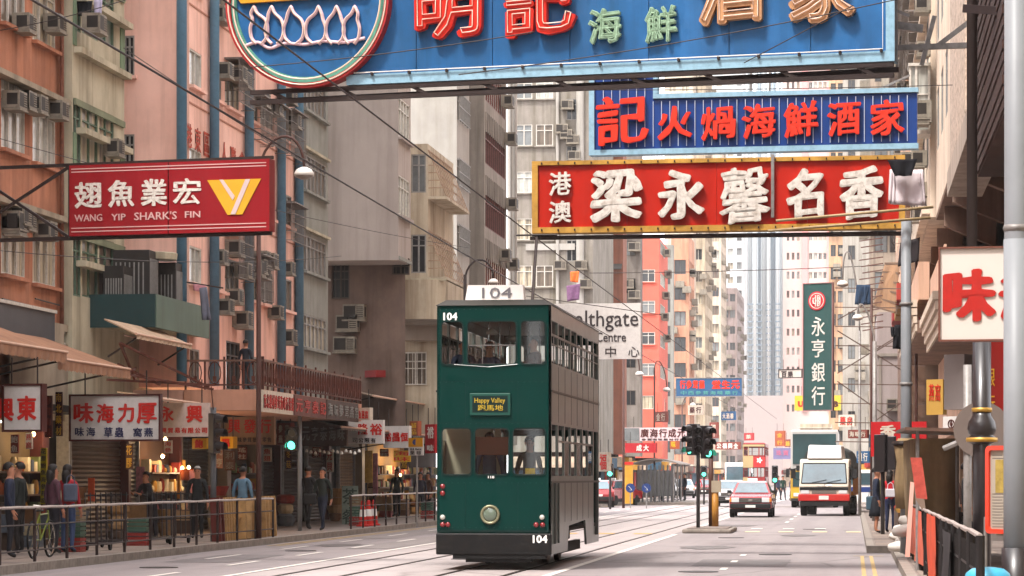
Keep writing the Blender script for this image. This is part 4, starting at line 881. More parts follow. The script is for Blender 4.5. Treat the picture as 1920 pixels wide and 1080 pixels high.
m = MB(); a0, zz = pl.px(460, 10); a1, _ = pl.px(690, 4); m.hexa([pl.at(a0, zz, .2), pl.at(a1, zz+.03, .2), pl.at(a1, zz+.03, .1), pl.at(a0, zz, .1), pl.at(a0-.1, zz+.14, .2), pl.at(a1+.1, zz+.17, .2), pl.at(a1+.1, zz+.17, .1), pl.at(a0-.1, zz+.14, .1)]); m.build('bowl_rim', YEL, t)
m = MB(); a0, zz = pl.px(455, -12); a1, _ = pl.px(695, -12); m.pbox(pl, a0, a1, zz, zz+.5, .1, .2); m.build('bowl', YEL, t)
# bracket and stays to the building on the right
t2 = thing('sign_bracket', (2, 45, 9), 'grey steel angle bracket tying the big blue sign to the right hand wall', 'bracket')
GST = M('galvanised', '#8b8784', .5, .2, 3, fine=.35, metal=.3)
m = MB(); Dk = 45
def pd(x, y, D=45): return PD(x, y, D)
for a_, b_, w in (((1680, 90), (1842, 84), .09), ((1755, 88), (1845, 20), .08), ((1680, 48), (1730, 54), .12), ((1728, 122), (1752, 30), .07), ((1600, -10), (1705, 30), .05)): m.bar(pd(*a_), pd(*b_), w)
m.build('angle_bar', GST, t2)
m = MB(); m.bar(PD(1812, 16, 40), PD(1925, 24, 38), .12, .12); m.build('dark_beam', IRON, t2)
# --- second sign: deep blue with glass tube lines
pl = plane_px(1105, 60.6, 1722, 59.3)
t = thing('neon_sign', pl.at(0, 8.8, 0), 'deep blue L shaped neon sign with bright red characters below the big one', 'sign')
u0, z0 = pl.px(1105, 292); u1, _ = pl.px(1722, 280); uc1, z1 = pl.px(1225, 182); ztop = z0+3.6
m = MB(); m.pbox(pl, u0+.12, uc1, z0+.12, ztop, -.3, 0); m.build('upright_panel', BLD, t)
m = MB(); m.pbox(pl, uc1+.001, u1-.03, z0+.12, z1-.05, -.3, 0); m.build('long_panel', BLD, t)
m = MB(); m.pbox(pl, u0, u1, z0, z0+.119, -.3, .07); m.pbox(pl, u0, u0+.119, z0+.12, ztop, -.3, .07); m.pbox(pl, uc1, u1, z1-.04, z1+.06, -.3, .07); m.pbox(pl, uc1+.002, uc1+.1, z1+.065, ztop, -.3, .07); m.build('border', BLF, t)
TL = M('tube_line', '#b8c8dc', .3, .1, 4)
x = u0+.32
while x < u1-.15:
    top = ztop if x < uc1 else z1-.1; m = MB(); m.tube([pl.at(x, z0+.17, .03), pl.at(x, top, .03)], .009, 5); m.build('neon_tube', TL, t); x += .186
REDB = M('neon_red_bright', '#d8321a', .4, .08, 3, fine=.12, dirt='#8c1c10')
def ch2(ch, x0, x1, yt, yb, bold=.025): letter(t, pl, ch, (x0, x1, yt, yb), REDB, .06, .09, bold, shear=.07)
ch2('明', 1140, 1208, 60, 152); ch2('記', 1118, 1217, 176, 274)
for ch, a, c, yt, yb in (('火', 1233, 1300, 198, 264), ('煱', 1315, 1380, 198, 265), ('海', 1392, 1456, 194, 262), ('鮮', 1471, 1535, 190, 260), ('酒', 1552, 1614, 190, 258), ('家', 1632, 1697, 186, 258)): ch2(ch, a, c, yt, yb)
m = MB(); m.bar(pl.at(4.0, z1+.05, -.1), pl.at(4.05, z1+2.2, -.1), .05)
for px in (1407,): u, _ = pl.px(px, 150); m.bar(pl.at(u, z1+.05, -.1), pl.at(u, z1+1.5, -.1), .06)
u, _ = pl.px(1645, 150); m.bar(pl.at(u, z1+.05, -.1), pl.at(u+.7, z1+.35, -.1), .04); m.build('hanger', GST, t)
# --- third: red with white characters, yellow frame
pl = plane_px(998, 54.6, 1697, 53.5)
t = thing('neon_sign', pl.at(0, 6.4, 0), 'long red sign with chunky white characters in a worn yellow frame', 'sign')
RSG = M('sign_red', '#b5210f', .4, .1, 1.2, streak=.25, dirt='#7c140a'); u0, z0 = pl.px(998, 438); u1, _ = pl.px(1697, 437); _, z1 = pl.px(998, 303); w = .12
for k in range(4): a = u0+w+(u1-u0-2*w)*k/4; c = u0+w+(u1-u0-2*w)*(k+1)/4; m = MB(); m.pbox(pl, a+.003, c-.003, z0+w, z1-w*.7, -.3, 0); m.build('sheet_panel', RSG, t)
m = MB(); m.pbox(pl, u0, u1, z0, z0+w-.002, -.32, .06); m.pbox(pl, u0, u1, z1-w*.7+.002, z1, -.32, .06); m.pbox(pl, u0, u0+w-.002, z0+w, z1-w*.7, -.32, .06); m.pbox(pl, u1-w+.002, u1, z0+w, z1-w*.7, -.32, .06); m.build('border', YLF, t)
m = MB(); m.bar(pl.at(u0-.05, z0-.09, -.05), pl.at(u1, z0-.1, -.05), .07); m.bar(pl.at(u0-.05, z0-.05, -.35), pl.at(u1, z0-.05, -.35), .06)
for k in range(7): m.bar(pl.at(.6+k*1.05, z0-.09, 0), pl.at(.5+k*1.05, z0-.05, -.35), .05)
m.build('support_rail', IRON, t)
m = MB(); uu, _ = pl.px(1449, 300); m.pbox(pl, uu-.03, uu+.03, z0+.25, z1+.05, .02, .1); m.build('mullion', GST, t)
for k in range(22):
    a = u0+.2+k*(u1-u0-.4)/21
    for zz in (z0+.06, z1-.05): m = MB(); m.pbox(pl, a-.012, a+.012, zz-.02, zz+.02, .06, .1); m.build('tube_clip', IRON, t)
def ch3(ch, x0, x1, yt, yb, bold=.045, dep=.1): letter(t, pl, ch, (x0, x1, yt, yb), WHL, .04, dep, bold, shear=.06)
ch3('港', 1030, 1072, 322, 368, .02, .05); ch3('澳', 1030, 1072, 376, 420, .02, .05)
for ch, a, c, yt, yb in (('梁', 1106, 1206, 314, 420), ('永', 1233, 1322, 316, 416), ('馨', 1350, 1444, 312, 422), ('名', 1474, 1546, 314, 412), ('香', 1573, 1658, 311, 414)): ch3(ch, a, c, yt, yb, .036 if ch != '馨' else .022)
# bamboo washing poles and stays to its right
t2 = thing('bamboo_pole', (0, 52, 7), 'pair of bamboo washing poles resting along the lower edge of the red sign', 'pole')
for a_, b_ in (((1455, 414), (1750, 388)), ((1440, 433), (1745, 408))): m = MB(); m.tube([PD(*a_, 52.2), PD(*b_, 51.6)], .028, 7); m.build('bamboo', M('bamboo', '#a5906c', .6, .15, 3, fine=.3), t2, smooth=True)

# --- Wang Yip board
pl = plane_px(130, 50.4, 505, 49.3)
t = thing('street_sign_board', pl.at(0, 6, 0), 'red shark fin shop signboard with gold emblem on the left', 'sign')
u0, z0 = pl.px(130, 446); u1, _ = pl.px(505, 437); _, z1 = pl.px(130, 309); WR = M('board_crimson', '#8e131d', .45, .1, .8, streak=.2, dirt='#5a0c14')
_, z1 = pl.px(317, 304)
for a, c in ((u0, u0+(u1-u0)*.497), (u0+(u1-u0)*.503, u1)): m = MB(); m.pbox(pl, a, c, z0+.03, z1, -.28, 0); m.build('sheet_panel', WR, t)
STR = M('board_pinkwhite', '#cfa8a4', .6, .08, 2); m = MB()
for yy in (.06, .115): m.pbox(pl, u0+.04, u1-.06, z1-yy-.018, z1-yy, .002, .006)
for yy in (.1, .165): m.pbox(pl, u0+.04, u1-.06, z0+yy, z0+yy+.018, .002, .006)
m.build('stripe', STR, t)
m = MB(); m.bar(pl.at(-1.6, z1+.02, -.12), pl.at(u1+.03, z1+.035, -.12), .06); m.bar(pl.at(-1.6, z0-.0, -.12), pl.at(u1, z0+.0, -.12), .07); m.bar(pl.at(u0-.03, z0, -.1), pl.at(u0-.03, z1, -.1), .06); m.bar(pl.at(u0-.03, z1, -.1), pl.at(-1.6, z0+.45, -.1), .05); m.bar(pl.at(-1.6, z0+1.0, -.1), pl.at(-.02, z0, -.1), .05)
m.build('support_frame', IRON, t)
for ch, a, c, yt, yb in (('翅', 140, 192, 341, 390), ('魚', 203, 253, 338, 388), ('業', 264, 314, 336, 386), ('宏', 324, 377, 334, 384)): letter(t, pl, ch, (a, c, yt, yb), WHL, .004, .012, .022)
for wd, a, c, yt, yb in (('WANG', 140, 192, 402, 415), ('YIP', 209, 236, 401, 413), ("SHARK'S", 252, 332, 397, 412), ('FIN', 347, 376, 396, 408)): letter(t, pl, wd, (a, c, yt, yb), STR, .004, .01, .012, name='word')
GOLD = M('emblem_gold', '#d6a32c', .5, .1, 2); 
def polypx(pts, mat, o, dep, name): 
    m = MB(); P = [pl.px(x, y) for x, y in pts]; m.poly([pl.at(u, z, o+dep) for u, z in reversed(P)]); n = len(P)
    for i in range(n): a, b_ = P[i], P[(i+1) % n]; m.quad(pl.at(*a, o), pl.at(*b_, o), pl.at(*b_, o+dep), pl.at(*a, o+dep))
    return m.build(name, mat, t)
polypx([(389, 338), (490, 335), (455, 402), (427, 403)], GOLD, .003, .012, 'emblem')
VV = M('emblem_pale', '#cdb9b6', .5, .05); polypx([(412, 337), (419, 337), (441, 368), (437, 376)], VV, .018, .006, 'emblem_stroke'); polypx([(461, 336), (470, 336), (442, 402), (433, 402)], VV, .018, .006, 'emblem_stroke')

# --- generic hanging boards
def board(label, a, b_, yt, yb, D, mat, chars=(), thick=.14, frame=None, fw=.04, D2=None, name='sign_board', hang=True, cat='sign'):
    global pl, t
    pl = plane_px(a, D, b_, D2 or D*(1-.006)); u0, z1 = pl.px(a, yt); u1, _ = pl.px(b_, yt); _, z0 = pl.px(a, yb)
    t = thing(name, pl.at((u0+u1)/2, z0, 0), label, cat)
    m = MB(); m.pbox(pl, u0, u1, z0, z1, -thick, 0); m.build('panel', mat, t)
    if frame:
        m = MB(); m.pbox(pl, u0-fw, u1+fw, z1, z1+fw, -thick-.01, .03); m.pbox(pl, u0-fw, u1+fw, z0-fw, z0, -thick-.01, .03); m.pbox(pl, u0-fw, u0, z0, z1, -thick-.01, .03); m.pbox(pl, u1, u1+fw, z0, z1, -thick-.01, .03); m.build('frame', frame, t)
    for c in chars:
        ch, x0, x1, y0, y1, mt = c[:6]; letter(t, pl, ch, (x0, x1, y0, y1), mt, .004, .015, c[6] if len(c) > 6 else .015, name='character' if len(ch) == 1 else 'lettering')
    if hang:
        m = MB()
        for u in (u0+.15*(u1-u0), u1-.15*(u1-u0)): m = MB(); m.bar(pl.at(u, z1, -thick/2), pl.at(u, z1+.55, -thick/2), .025); m.build('hanger', IRON, t)
    return t
def row(txt, x0, x1, y0, y1, mt, bold=.015, gap=.2):
    n = len(txt); w = (x1-x0)/n; return [(ch, x0+w*(i+gap/2), x0+w*(i+1-gap/2), y0, y1, mt, bold) for i, ch in enumerate(txt) if ch != ' ']
WB = M('lightbox_white', '#d3cfcb', .4, .05, 1.5, fine=.12, spec=.4); WBP = M('lightbox_pinkish', '#cdbab2', .5, .08, 1.5, fine=.2); NAVY = M('letter_navy', '#2a2c55', .5, .05); BR2 = M('board_tan', '#a28468', .7, .15, 1.5, streak=.3)
RD3 = M('letter_brickred', '#ab1f17', .55, .1, 4, fine=.1); RD2 = M('letter_scarlet', '#c4271f', .5, .08, 4, fine=.1); MRN = M('maroon_paint', '#4b1f1c', .55, .2, 2, fine=.2)
board('white shop sign with two red characters at the far left edge', 8, 77, 724, 806, 52, WB, [('興', -12, 26, 746, 790, RD2, .03), ('東', 32, 69, 742, 788, RD2, .03)], frame=MRN)
board('white light box over the shutter with four red characters above navy ones', 133, 298, 743, 824, 58.5, WB, [('味', 138, 176, 755, 793, RD2, .03), ('海', 181, 214, 757, 793, RD2, .03), ('力', 221, 252, 757, 792, RD2, .03), ('厚', 256, 294, 755, 794, RD2, .03)]+row('味海', 139, 181, 801, 818, NAVY)+row('草蟲', 193, 234, 801, 820, NAVY)+row('窩燕', 248, 289, 802, 819, NAVY), frame=MRN)
board('cream pink shop sign with two large red characters and a small red line', 299, 390, 756, 819, 64, WBP, [('永', 300, 326, 762, 791, RD2, .03), ('興', 350, 380, 760, 792, RD2, .03)]+row('興貿易有限公司', 301, 390, 802, 812, RD2, .02))
board('tan board with three red characters beside the tall lamp post', 423, 514, 782, 834, 76, BR2, [('興', 428, 451, 786, 812, RD2, .02), ('發', 457, 480, 786, 812, RD2, .02), ('行', 486, 509, 786, 812, RD2, .02)]+row('海味參茸批發零售', 436, 510, 820, 829, DKL, .01))
board('small yellow tag sign with a red character under the tan board', 411, 437, 819, 841, 73, M('tag_yellow', '#c99a22', .6, .1), [('福', 415, 431, 822, 838, RD2, .03)])
board('second small yellow tag with a red character near the traffic signal', 360, 388, 822, 842, 70, MATS['tag_yellow'], [('鮑', 366, 381, 824, 840, RD2, .03)])
board('narrow red vertical board with pale characters left of the green signal', 519, 545, 793, 835, 79, M('board_dullred', '#7e3a31', .6, .15, 2, streak=.3), row('參', 522, 531, 797, 811, SCR)+row('茸', 534, 543, 797, 811, SCR)+row('燕', 522, 531, 816, 830, SCR)+row('窩', 534, 543, 816, 830, SCR))
board('long brown fascia with dim curling characters right of the green signal', 562, 650, 790, 836, 82, BRN, row('元亨泰海味', 566, 648, 800, 826, GRL))
board('white shop sign with red characters above a company line', 647, 718, 788, 832, 84, WB, [('隆', 672, 690, 794, 815, RD2, .02), ('裕', 694, 717, 794, 816, RD2, .02)]+row('司公限有', 660, 706, 821, 830, DKL, .01))
board('small cream tag with red characters hung over the company sign', 662, 693, 765, 788, 82, SCR, row('鮑魚燕窩', 665, 691, 770, 785, RD2, .01))
board('white sign with three bold red characters left of the parking sign', 719, 767, 799, 840, 88, WB, row('裕昌恒', 720, 766, 811, 828, RD2, .03, .08))
board('red shop sign with white characters just left of the tram', 797, 815, 796, 850, 90, M('board_bright_red', '#9c1b22', .5, .08), row('裕', 800, 815, 800, 822, WHL, .02)+row('味', 800, 815, 834, 846, WHL, .02))
board('red and orange four panel shop banner on the first floor balcony', 706, 741, 680, 716, 92, SCR, row('海味', 707, 724, 684, 712, RD2)+row('參茸', 724, 740, 686, 714, RD2))
board('small red lantern box on the first floor beside the banner', 684, 704, 695, 708, 91.2, M('box_red', '#7c1a1a', .6), hang=False, thick=.4)
board('orange vertical strip of writing above the parking sign', 768, 783, 790, 817, 90, M('strip_orange', '#9c4e30', .6, .1), row('補', 770, 782, 793, 803, GOLD)+row('品', 770, 782, 805, 815, GOLD))
# clinic sign behind the tram
CT = M('letter_charcoal', '#3a3436', .5, .05)
board('big white clinic sign with dark English lettering behind the tram', 1015, 1201, 570, 674, 100, WB, [('Healthgate', 1036, 1197, 582, 622, CT, .004), ('Centre', 1117, 1174, 623, 641, CT, .01), ('中', 1135, 1155, 650, 670, CT, .005), ('心', 1178, 1199, 650, 669, CT, .005)], thick=.25, hang=False)
# signs farther along
board('blue herbal shop sign with glowing orange red characters spanning the road', 1268, 1391, 710, 743, 150, M('sign_blue_far', '#2b5378', .5, .1, 1), row('行參茸藥', 1274, 1322, 713, 729, REDB, .04, .1)+row('堂生元', 1334, 1388, 713, 729, REDB, .04, .1)+row('中西參茸海味藥行', 1275, 1385, 733, 740, M('letter_teal', '#4f8f8c', .5), .02), frame=GST)
PINKW = M('board_pinkwhite_far', '#c9b3b4', .6, .1, 2)
t_ = board('white and maroon five character sign with a dark left section', 1170, 1289, 802, 827, 135, PINKW, row('廣海行成元', 1200, 1286, 804, 820, MRN, .02, .12)+row('參茸海味藥材行批', 1202, 1284, 822, 826, DKL, .01))
m = MB(); m.pbox(pl, pl.px(1170, 810)[0], pl.px(1199, 810)[0], pl.px(1170, 827)[1]+.02, pl.px(1170, 802)[1]-.02, .003, .02); m.build('dark_section', P_GREY, t)
board('red sign with two white characters under the maroon one', 1172, 1230, 831, 849, 133, MATS['board_bright_red'], row('成大', 1192, 1218, 834, 846, WHL, .02))
board('red white lettered sign right of the island traffic signals', 1341, 1388, 829, 843, 210, MATS['board_dullred'], row('公福興全', 1343, 1385, 831, 841, WHL, .03))
board('stacked orange and maroon sign left of the double deck bus', 1453, 1470, 808, 837, 200, MATS['strip_orange'], row('金', 1456, 1468, 812, 820, GOLD)+row('行', 1456, 1468, 826, 834, GOLD))
board('small orange sign beside the stacked one behind the bus', 1471, 1484, 824, 838, 205, MATS['board_dullred'], row('鐘', 1472, 1483, 827, 836, GOLD))
board('dull violet blue billboard left of the double deck bus', 1450, 1484, 840, 861, 203, M('billboard_violet', '#6f6b8e', .5, .12, 1), row('珠寶', 1454, 1480, 844, 854, M('letter_rose', '#b0627e', .5)))
board('boxed small black and white street sign left of the bank sign', 1461, 1503, 694, 708, 140, M('sign_off_white', '#b7aea4', .6), row('百樂', 1464, 1488, 696, 707, DKL, .03), frame=IRON)
board('yellow bank sign behind the foot of the green one', 1490, 1576, 742, 770, 155, M('sign_yellow', '#c2a83a', .5, .1, 2), [('U', 1496, 1507, 752, 763, RD2, .06), ('B', 1562, 1572, 752, 763, MRN, .05)])
for (a, b_, yt, yb, D, mt, tx, tm, lab) in ((1121, 1141, 848, 884, 118, SCR, '福', RD2, 'small white sign with a red round character right of the tram'), (1256, 1270, 824, 842, 150, MATS['strip_orange'], '味', GOLD, 'small orange sign above the tram shelter'), (1228, 1250, 772, 792, 170, MATS['board_dullred'], '金行', SCR, 'small dull red sign on the salmon wall'), (1290, 1318, 760, 778, 190, SCR, '藥行', MRN, 'little cream sign left of the island signals'), (1330, 1345, 792, 822, 200, MATS['board_dullred'], '押', SCR, 'narrow dark red pawn sign left end of the far street'), (1352, 1378, 772, 788, 230, MATS['sign_blue_far'], '大酒樓', SCR, 'small blue sign in front of the grey pink tenement'), (1395, 1412, 812, 826, 270, MATS['board_bright_red'], '茶', SCR, 'tiny red sign above the far tram'), (1572, 1602, 778, 800, 130, SCR, '藥房', REDL, 'cream sign over the parked truck'), (1590, 1626, 806, 822, 118, MATS['board_dullred'], '海味行', SCR, 'dull red sign beside the truck load'), (1606, 1630, 846, 868, 110, MATS['sign_blue_far'], '銀行', WHL, 'small blue sign among the right pedestrians'), (1722, 1738, 560, 640, 84, MATS['board_bright_red'], '參茸', SCR, 'tall narrow red sign behind the tall grey post')):
    board(lab, a, b_, yt, yb, D, mt, row(tx, a+2, b_-2, yt+3, yb-3, tm, .02) if yb-yt < 50 else [(c_, a+2, b_-2, yt+4+i*(yb-yt)/len(tx), yt-4+(i+1)*(yb-yt)/len(tx), tm, .02) for i, c_ in enumerate(tx)])
# green bank blade sign
board('tall dark green vertical bank sign with a red round logo', 1507, 1560, 533, 769, 120, M('sign_bankgreen', '#30504e', .45, .07, 1, streak=.1), [(c, 1522, 1547, y, y+36 if c != '亨' else y+34, WHL, .008) for c, y in (('永', 594), ('亨', 636), ('銀', 680), ('行', 724))], frame=M('frame_rosy', '#8a6a68', .5), hang=False)
uc, zc = pl.px(1532, 564); circ = lambda r: [(r*cos(2*pi*k/32), r*sin(2*pi*k/32)) for k in range(32)]
rr = pl.px(1548, 564)[0]-uc; me = plate_mesh('logo_disc', [circ(rr)], .015); me.materials.append(M('logo_red', '#c2303a', .4, .05)); put('logo_disc', me, t, pl, uc, zc, .02)
me = plate_mesh('logo_ring', [circ(rr*.84), circ(rr*.76)], .006); me.materials.append(WHL); put('logo_ring', me, t, pl, uc, zc, .042)
m = MB()
for (a, c) in (((-.4, .32), (-.4, -.32)), ((-.12, .62), (-.12, -.6)), ((.12, .62), (.12, -.6)), ((-.12, 0), (.12, 0))): m.bar(pl.at(uc+a[0]*rr, zc+a[1]*rr, .045), pl.at(uc+c[0]*rr, zc+c[1]*rr, .045), .055)
for sgn in (-1, 1): m.tube([pl.at(uc+sgn*rr*(.12+.34*sin(radians(a_))), zc+rr*(.32*cos(radians(a_))), .045) for a_ in range(0, 181, 30)], .025, 5)
for sgn in (.3, -.3): m.tube([pl.at(uc+rr*(.12+.3*sin(radians(a_))), zc+rr*(sgn+.28*cos(radians(a_))), .045) for a_ in range(0, 181, 30)], .022, 5)
m.build('logo_strokes', WHL, t)
# right hand signs
board('large white sign box with a red brush character at the right edge', 1763, 1925, 467, 637, 29.5, M('lightbox_cream', '#cfc6be', .45, .05, 1), [('味', 1767, 1868, 503, 602, RD3, .045), ('海', 1872, 1960, 518, 600, RD3, .04)], thick=.2, frame=M('frame_brownred', '#6a4034', .5), fw=.02, hang=False)
board('red sign with white herb characters behind the tall lamp post base', 1633, 1737, 791, 856, 75, M('board_red_right', '#b3161c', .5, .08, 1, fine=.1), [('香', 1650, 1680, 797, 822, SCR, .03), ('窩', 1672, 1694, 826, 846, SCR, .02), ('參', 1640, 1656, 832, 846, SCR, .02)], hang=False)
board('yellow sign with thin red characters under the balconies on the right', 1737, 1768, 712, 778, 66, M('sign_yellow_right', '#b99145', .6, .1), row('燕窩', 1741, 1765, 720, 752, RD2, .0), hang=False)
board('grey metal electrical box under the white sign', 1770, 1808, 665, 768, 62, M('box_grey', '#857c79', .5, .08), hang=False, name='electrical_box', cat='box', thick=.4)
board('small white bank panel with a round maroon coin logo', 1768, 1797, 781, 808, 60, WB, hang=False)
uc, zc = pl.px(1784, 795); rr = .1
for r1, r0 in ((rr, rr*.78), (rr*.42, rr*.25)): me = plate_mesh('logo_ring', [circ(r1), circ(r0)], .006); me.materials.append(MRN); put('logo_ring', me, t, pl, uc, zc, .01)
m = MB(); m.bar(pl.at(uc, zc-.09, .008), pl.at(uc, zc+.09, .008), .018); m.build('logo_bar', MRN, t)
board('deep red vertical sign with gold characters behind the black lamp post', 1838, 1884, 640, 860, 46, M('sign_deepred', '#8c1912', .5, .1, 1), [('銀', 1846, 1866, 690, 725, GOLD, .0), ('行', 1846, 1866, 740, 775, GOLD, .0)], hang=False)
# ------------------------------------------------------------------ people: one continuous skinned body, hair as a child
TSC = bpy.data.scenes.new('workbench')
def person(loc, face, h, top, bottom, hair='#1b1513', skin='#a9745a', pose='stand', label='', group=None, skirt=False, longsleeve=True, shoes='#1d1a19', long_hair=False, bag=None, hairless=False, lean=0.0):
    s = h/1.7
    V = {}; E_ = []; order = []
    def add(n, p, r, r2=None):
        V[n] = (Vector(p)*s, (r*s, (r2 or r)*s)); order.append(n)
    def ed(*ns):
        for i in range(len(ns)-1): E_.append((ns[i], ns[i+1]))
    ly = -lean
    add('pel', (0, 0, .93), .135, .11); add('bel', (0, .0+ly*.3, 1.06), .12, .1); add('che', (0, ly*.7, 1.25), .15, .115); add('sho', (0, ly, 1.4), .1, .085); add('nek', (0, ly-.01, 1.47), .052); add('jaw', (0, ly-.03, 1.535), .068, .075); add('hed', (0, ly-.012, 1.62), .078, .092); add('crn', (0, ly, 1.69), .05, .06)
    ed('pel', 'bel', 'che', 'sho', 'nek', 'jaw', 'hed', 'crn')
    sit = pose == 'sit'
    for sx, q in ((-1, 'L'), (1, 'R')):
        st = .0
        if pose == 'walk': st = .2*sx
        add('hip'+q, (.085*sx, 0, .88), .095)
        if sit: add('kne'+q, (.11*sx, -.42, .86), .07); add('ank'+q, (.11*sx, -.42, .46), .045); add('toe'+q, (.11*sx, -.55, .43), .042)
        else: add('kne'+q, (.095*sx, -.02-st*.6, .5), .062); add('ank'+q, (.1*sx, .02-st, .1), .042); add('toe'+q, (.11*sx, -.12-st, .045), .04)
        ed('pel', 'hip'+q, 'kne'+q, 'ank'+q, 'toe'+q)
        add('shl'+q, (.165*sx, ly, 1.385), .068)
        if pose == 'reach' or (pose == 'phone' and sx > 0): el, wr, hd = (.24*sx, -.12+ly, 1.12), (.14*sx, -.3+ly, 1.16), (.11*sx, -.37+ly, 1.19)
        elif sit: el, wr, hd = (.24*sx, -.05+ly, 1.12), (.16*sx, -.28, 1.02), (.13*sx, -.35, 1.0)
        else: el, wr, hd = (.235*sx, .03+ly*.8+st*.3, 1.12), (.25*sx, -.05+ly*.5+st*.6, .87), (.25*sx, -.075+ly*.5+st*.6, .80)
        add('elb'+q, el, .046); add('wri'+q, wr, .032); add('plm'+q, hd, .033, .02); ed('sho', 'shl'+q, 'elb'+q, 'wri'+q, 'plm'+q)
        d = (Vector(hd)-Vector(wr)).normalized(); side = Vector((0, 1, 0)) if not (pose == 'reach' or sit) else Vector((1, 0, 0))
        for i, (o, L) in enumerate(((-.03, .072), (-.01, .082), (.01, .078), (.03, .062))):
            n1, n2 = 'f%d%s' % (i, q), 'g%d%s' % (i, q)
            add(n1, Vector(hd)+d*.04+side*o, .0105); add(n2, Vector(hd)+d*(.04+L*.8)+side*o*1.1+Vector((-sx*.018, 0, 0)), .008); ed('plm'+q, n1, n2)
        add('th'+q, Vector(wr)+d*.03-side*.045, .012); add('ti'+q, Vector(wr)+d*.085-side*.06, .009); ed('wri'+q, 'th'+q, 'ti'+q)
    me = bpy.data.meshes.new('body'); idx = {n: i for i, n in enumerate(order)}
    me.from_pydata([V[n][0] for n in order], [(idx[a], idx[b_]) for a, b_ in E_], [])
    o = bpy.data.objects.new('body', me); TSC.collection.objects.link(o); md = o.modifiers.new('skin', 'SKIN'); md.use_smooth_shade = True
    for n in order: me.skin_vertices[0].data[idx[n]].radius = V[n][1]
    me.skin_vertices[0].data[0].use_root = True
    sb = o.modifiers.new('sub', 'SUBSURF'); sb.levels = 1; sb.render_levels = 1
    TSC.view_layers[0].update(); dg = TSC.view_layers[0].depsgraph; bm_ = bpy.data.meshes.new_from_object(o.evaluated_get(dg)); bpy.data.objects.remove(o); bpy.data.meshes.remove(me)
    ms = [M('skin_'+skin[1:], skin, .6, .1, 8), M('cloth_'+top[1:], top, .85, .2, 5), M('cloth_'+bottom[1:], bottom, .85, .2, 5), M('cloth_'+shoes[1:], shoes, .6, .1, 5)]
    for m_ in ms: bm_.materials.append(m_)
    for f in bm_.polygons:
        c = f.center/s; k = 1
        if c.z > 1.455: k = 0
        elif c.z < (.5 if sit else .09): k = 3
        elif c.z < .97 and abs(c.x) < .2: k = 2
        if not sit and abs(c.x) > .19 and c.z < (.88 if longsleeve else 1.2): k = 0
        if sit and c.y < -.27 and .95 < c.z < 1.1 and abs(c.x) < .2: k = 0
        if sit and c.z < .97: k = 2 if c.z > .5 else 3
        if pose in ('reach', 'phone') and c.y-0 < -.3+ly and c.z > 1.1 and c.z < 1.3: k = 0
        if skirt and not sit and c.z < .48 and c.z > .09: k = 0
        f.material_index = k
    bm_.polygons.foreach_set('use_smooth', [True]*len(bm_.polygons))
    r = thing('person', loc, label, 'person', group); r.rotation_euler = (0, 0, face)
    b = sub('body', bm_, r)
    if not hairless:
        m = MB(); n = 14; H = Vector((0, ly-.0, 1.655))*s
        prof = []
        for i in range(7):
            a = i/6*pi*.62; prof.append((sin(a)*.098*s, cos(a)*.105*s))
        base = 0
        for (rr, z) in prof:
            for k in range(n):
                t_ = 2*pi*k/n; yy = sin(t_)*rr*1.12+.014*s; zz = z
                if sin(t_) < -.3 and z < .035*s: zz = .04*s+.0*s      # hairline clears the face
                m.v.append(tuple(H+Vector((cos(t_)*rr*.93, yy, zz-(.05*s if long_hair and sin(t_) > 0 and z < 0 else 0)))))
        for i in range(6):
            for k in range(n): q = (k+1) % n; m.f.append((i*n+k, i*n+q, (i+1)*n+q, (i+1)*n+k)); m.m.append(0)
        sub('hair', m.mesh('hair', M('hair_'+hair[1:], hair, .6, .2, 20), smooth=True), r)
        if long_hair:
            m = MB(); m.lathe((0, (ly+.06)*s, 1.42*s), [(.05*s, -.06*s), (.085*s, .02*s), (.09*s, .14*s), (.07*s, .22*s)], 10); sub('hair', m.mesh('hair', MATS['hair_'+hair[1:]], smooth=True), r)
    m = MB(); hz_ = 1.61*s; fy = (ly-.105)*s                       # eyes, nose, mouth
    for sx in (-1, 1): m.box(sx*.03*s-.012*s, sx*.03*s+.012*s, fy, fy+.02*s, hz_, hz_+.012*s)
    sub('eye', m.mesh('eye', M('eye_dark', '#1c1614', .4, 0)), r)
    m = MB(); m.hexa([(-.014*s, fy-.01*s, hz_-.045*s), (.014*s, fy-.01*s, hz_-.045*s), (.014*s, fy+.03*s, hz_-.04*s), (-.014*s, fy+.03*s, hz_-.04*s), (-.006*s, fy+.005*s, hz_+.005*s), (.006*s, fy+.005*s, hz_+.005*s), (.006*s, fy+.03*s, hz_+.005*s), (-.006*s, fy+.03*s, hz_+.005*s)]); sub('nose', m.mesh('nose', ms[0]), r)
    m = MB()
    for sx in (-1, 1): m.box(sx*.082*s-.008*s, sx*.082*s+.008*s, ly*s-.02*s, ly*s+.012*s, hz_-.03*s, hz_+.03*s)
    sub('ear', m.mesh('ear', ms[0]), r)
    if skirt:
        m = MB(); m.lathe((0, 0, 0), [(.2*s, .46*s), (.19*s, .6*s), (.16*s, .85*s), (.135*s, .98*s)], 14); sub('skirt', m.mesh('skirt', ms[2], smooth=True), r)
    return r
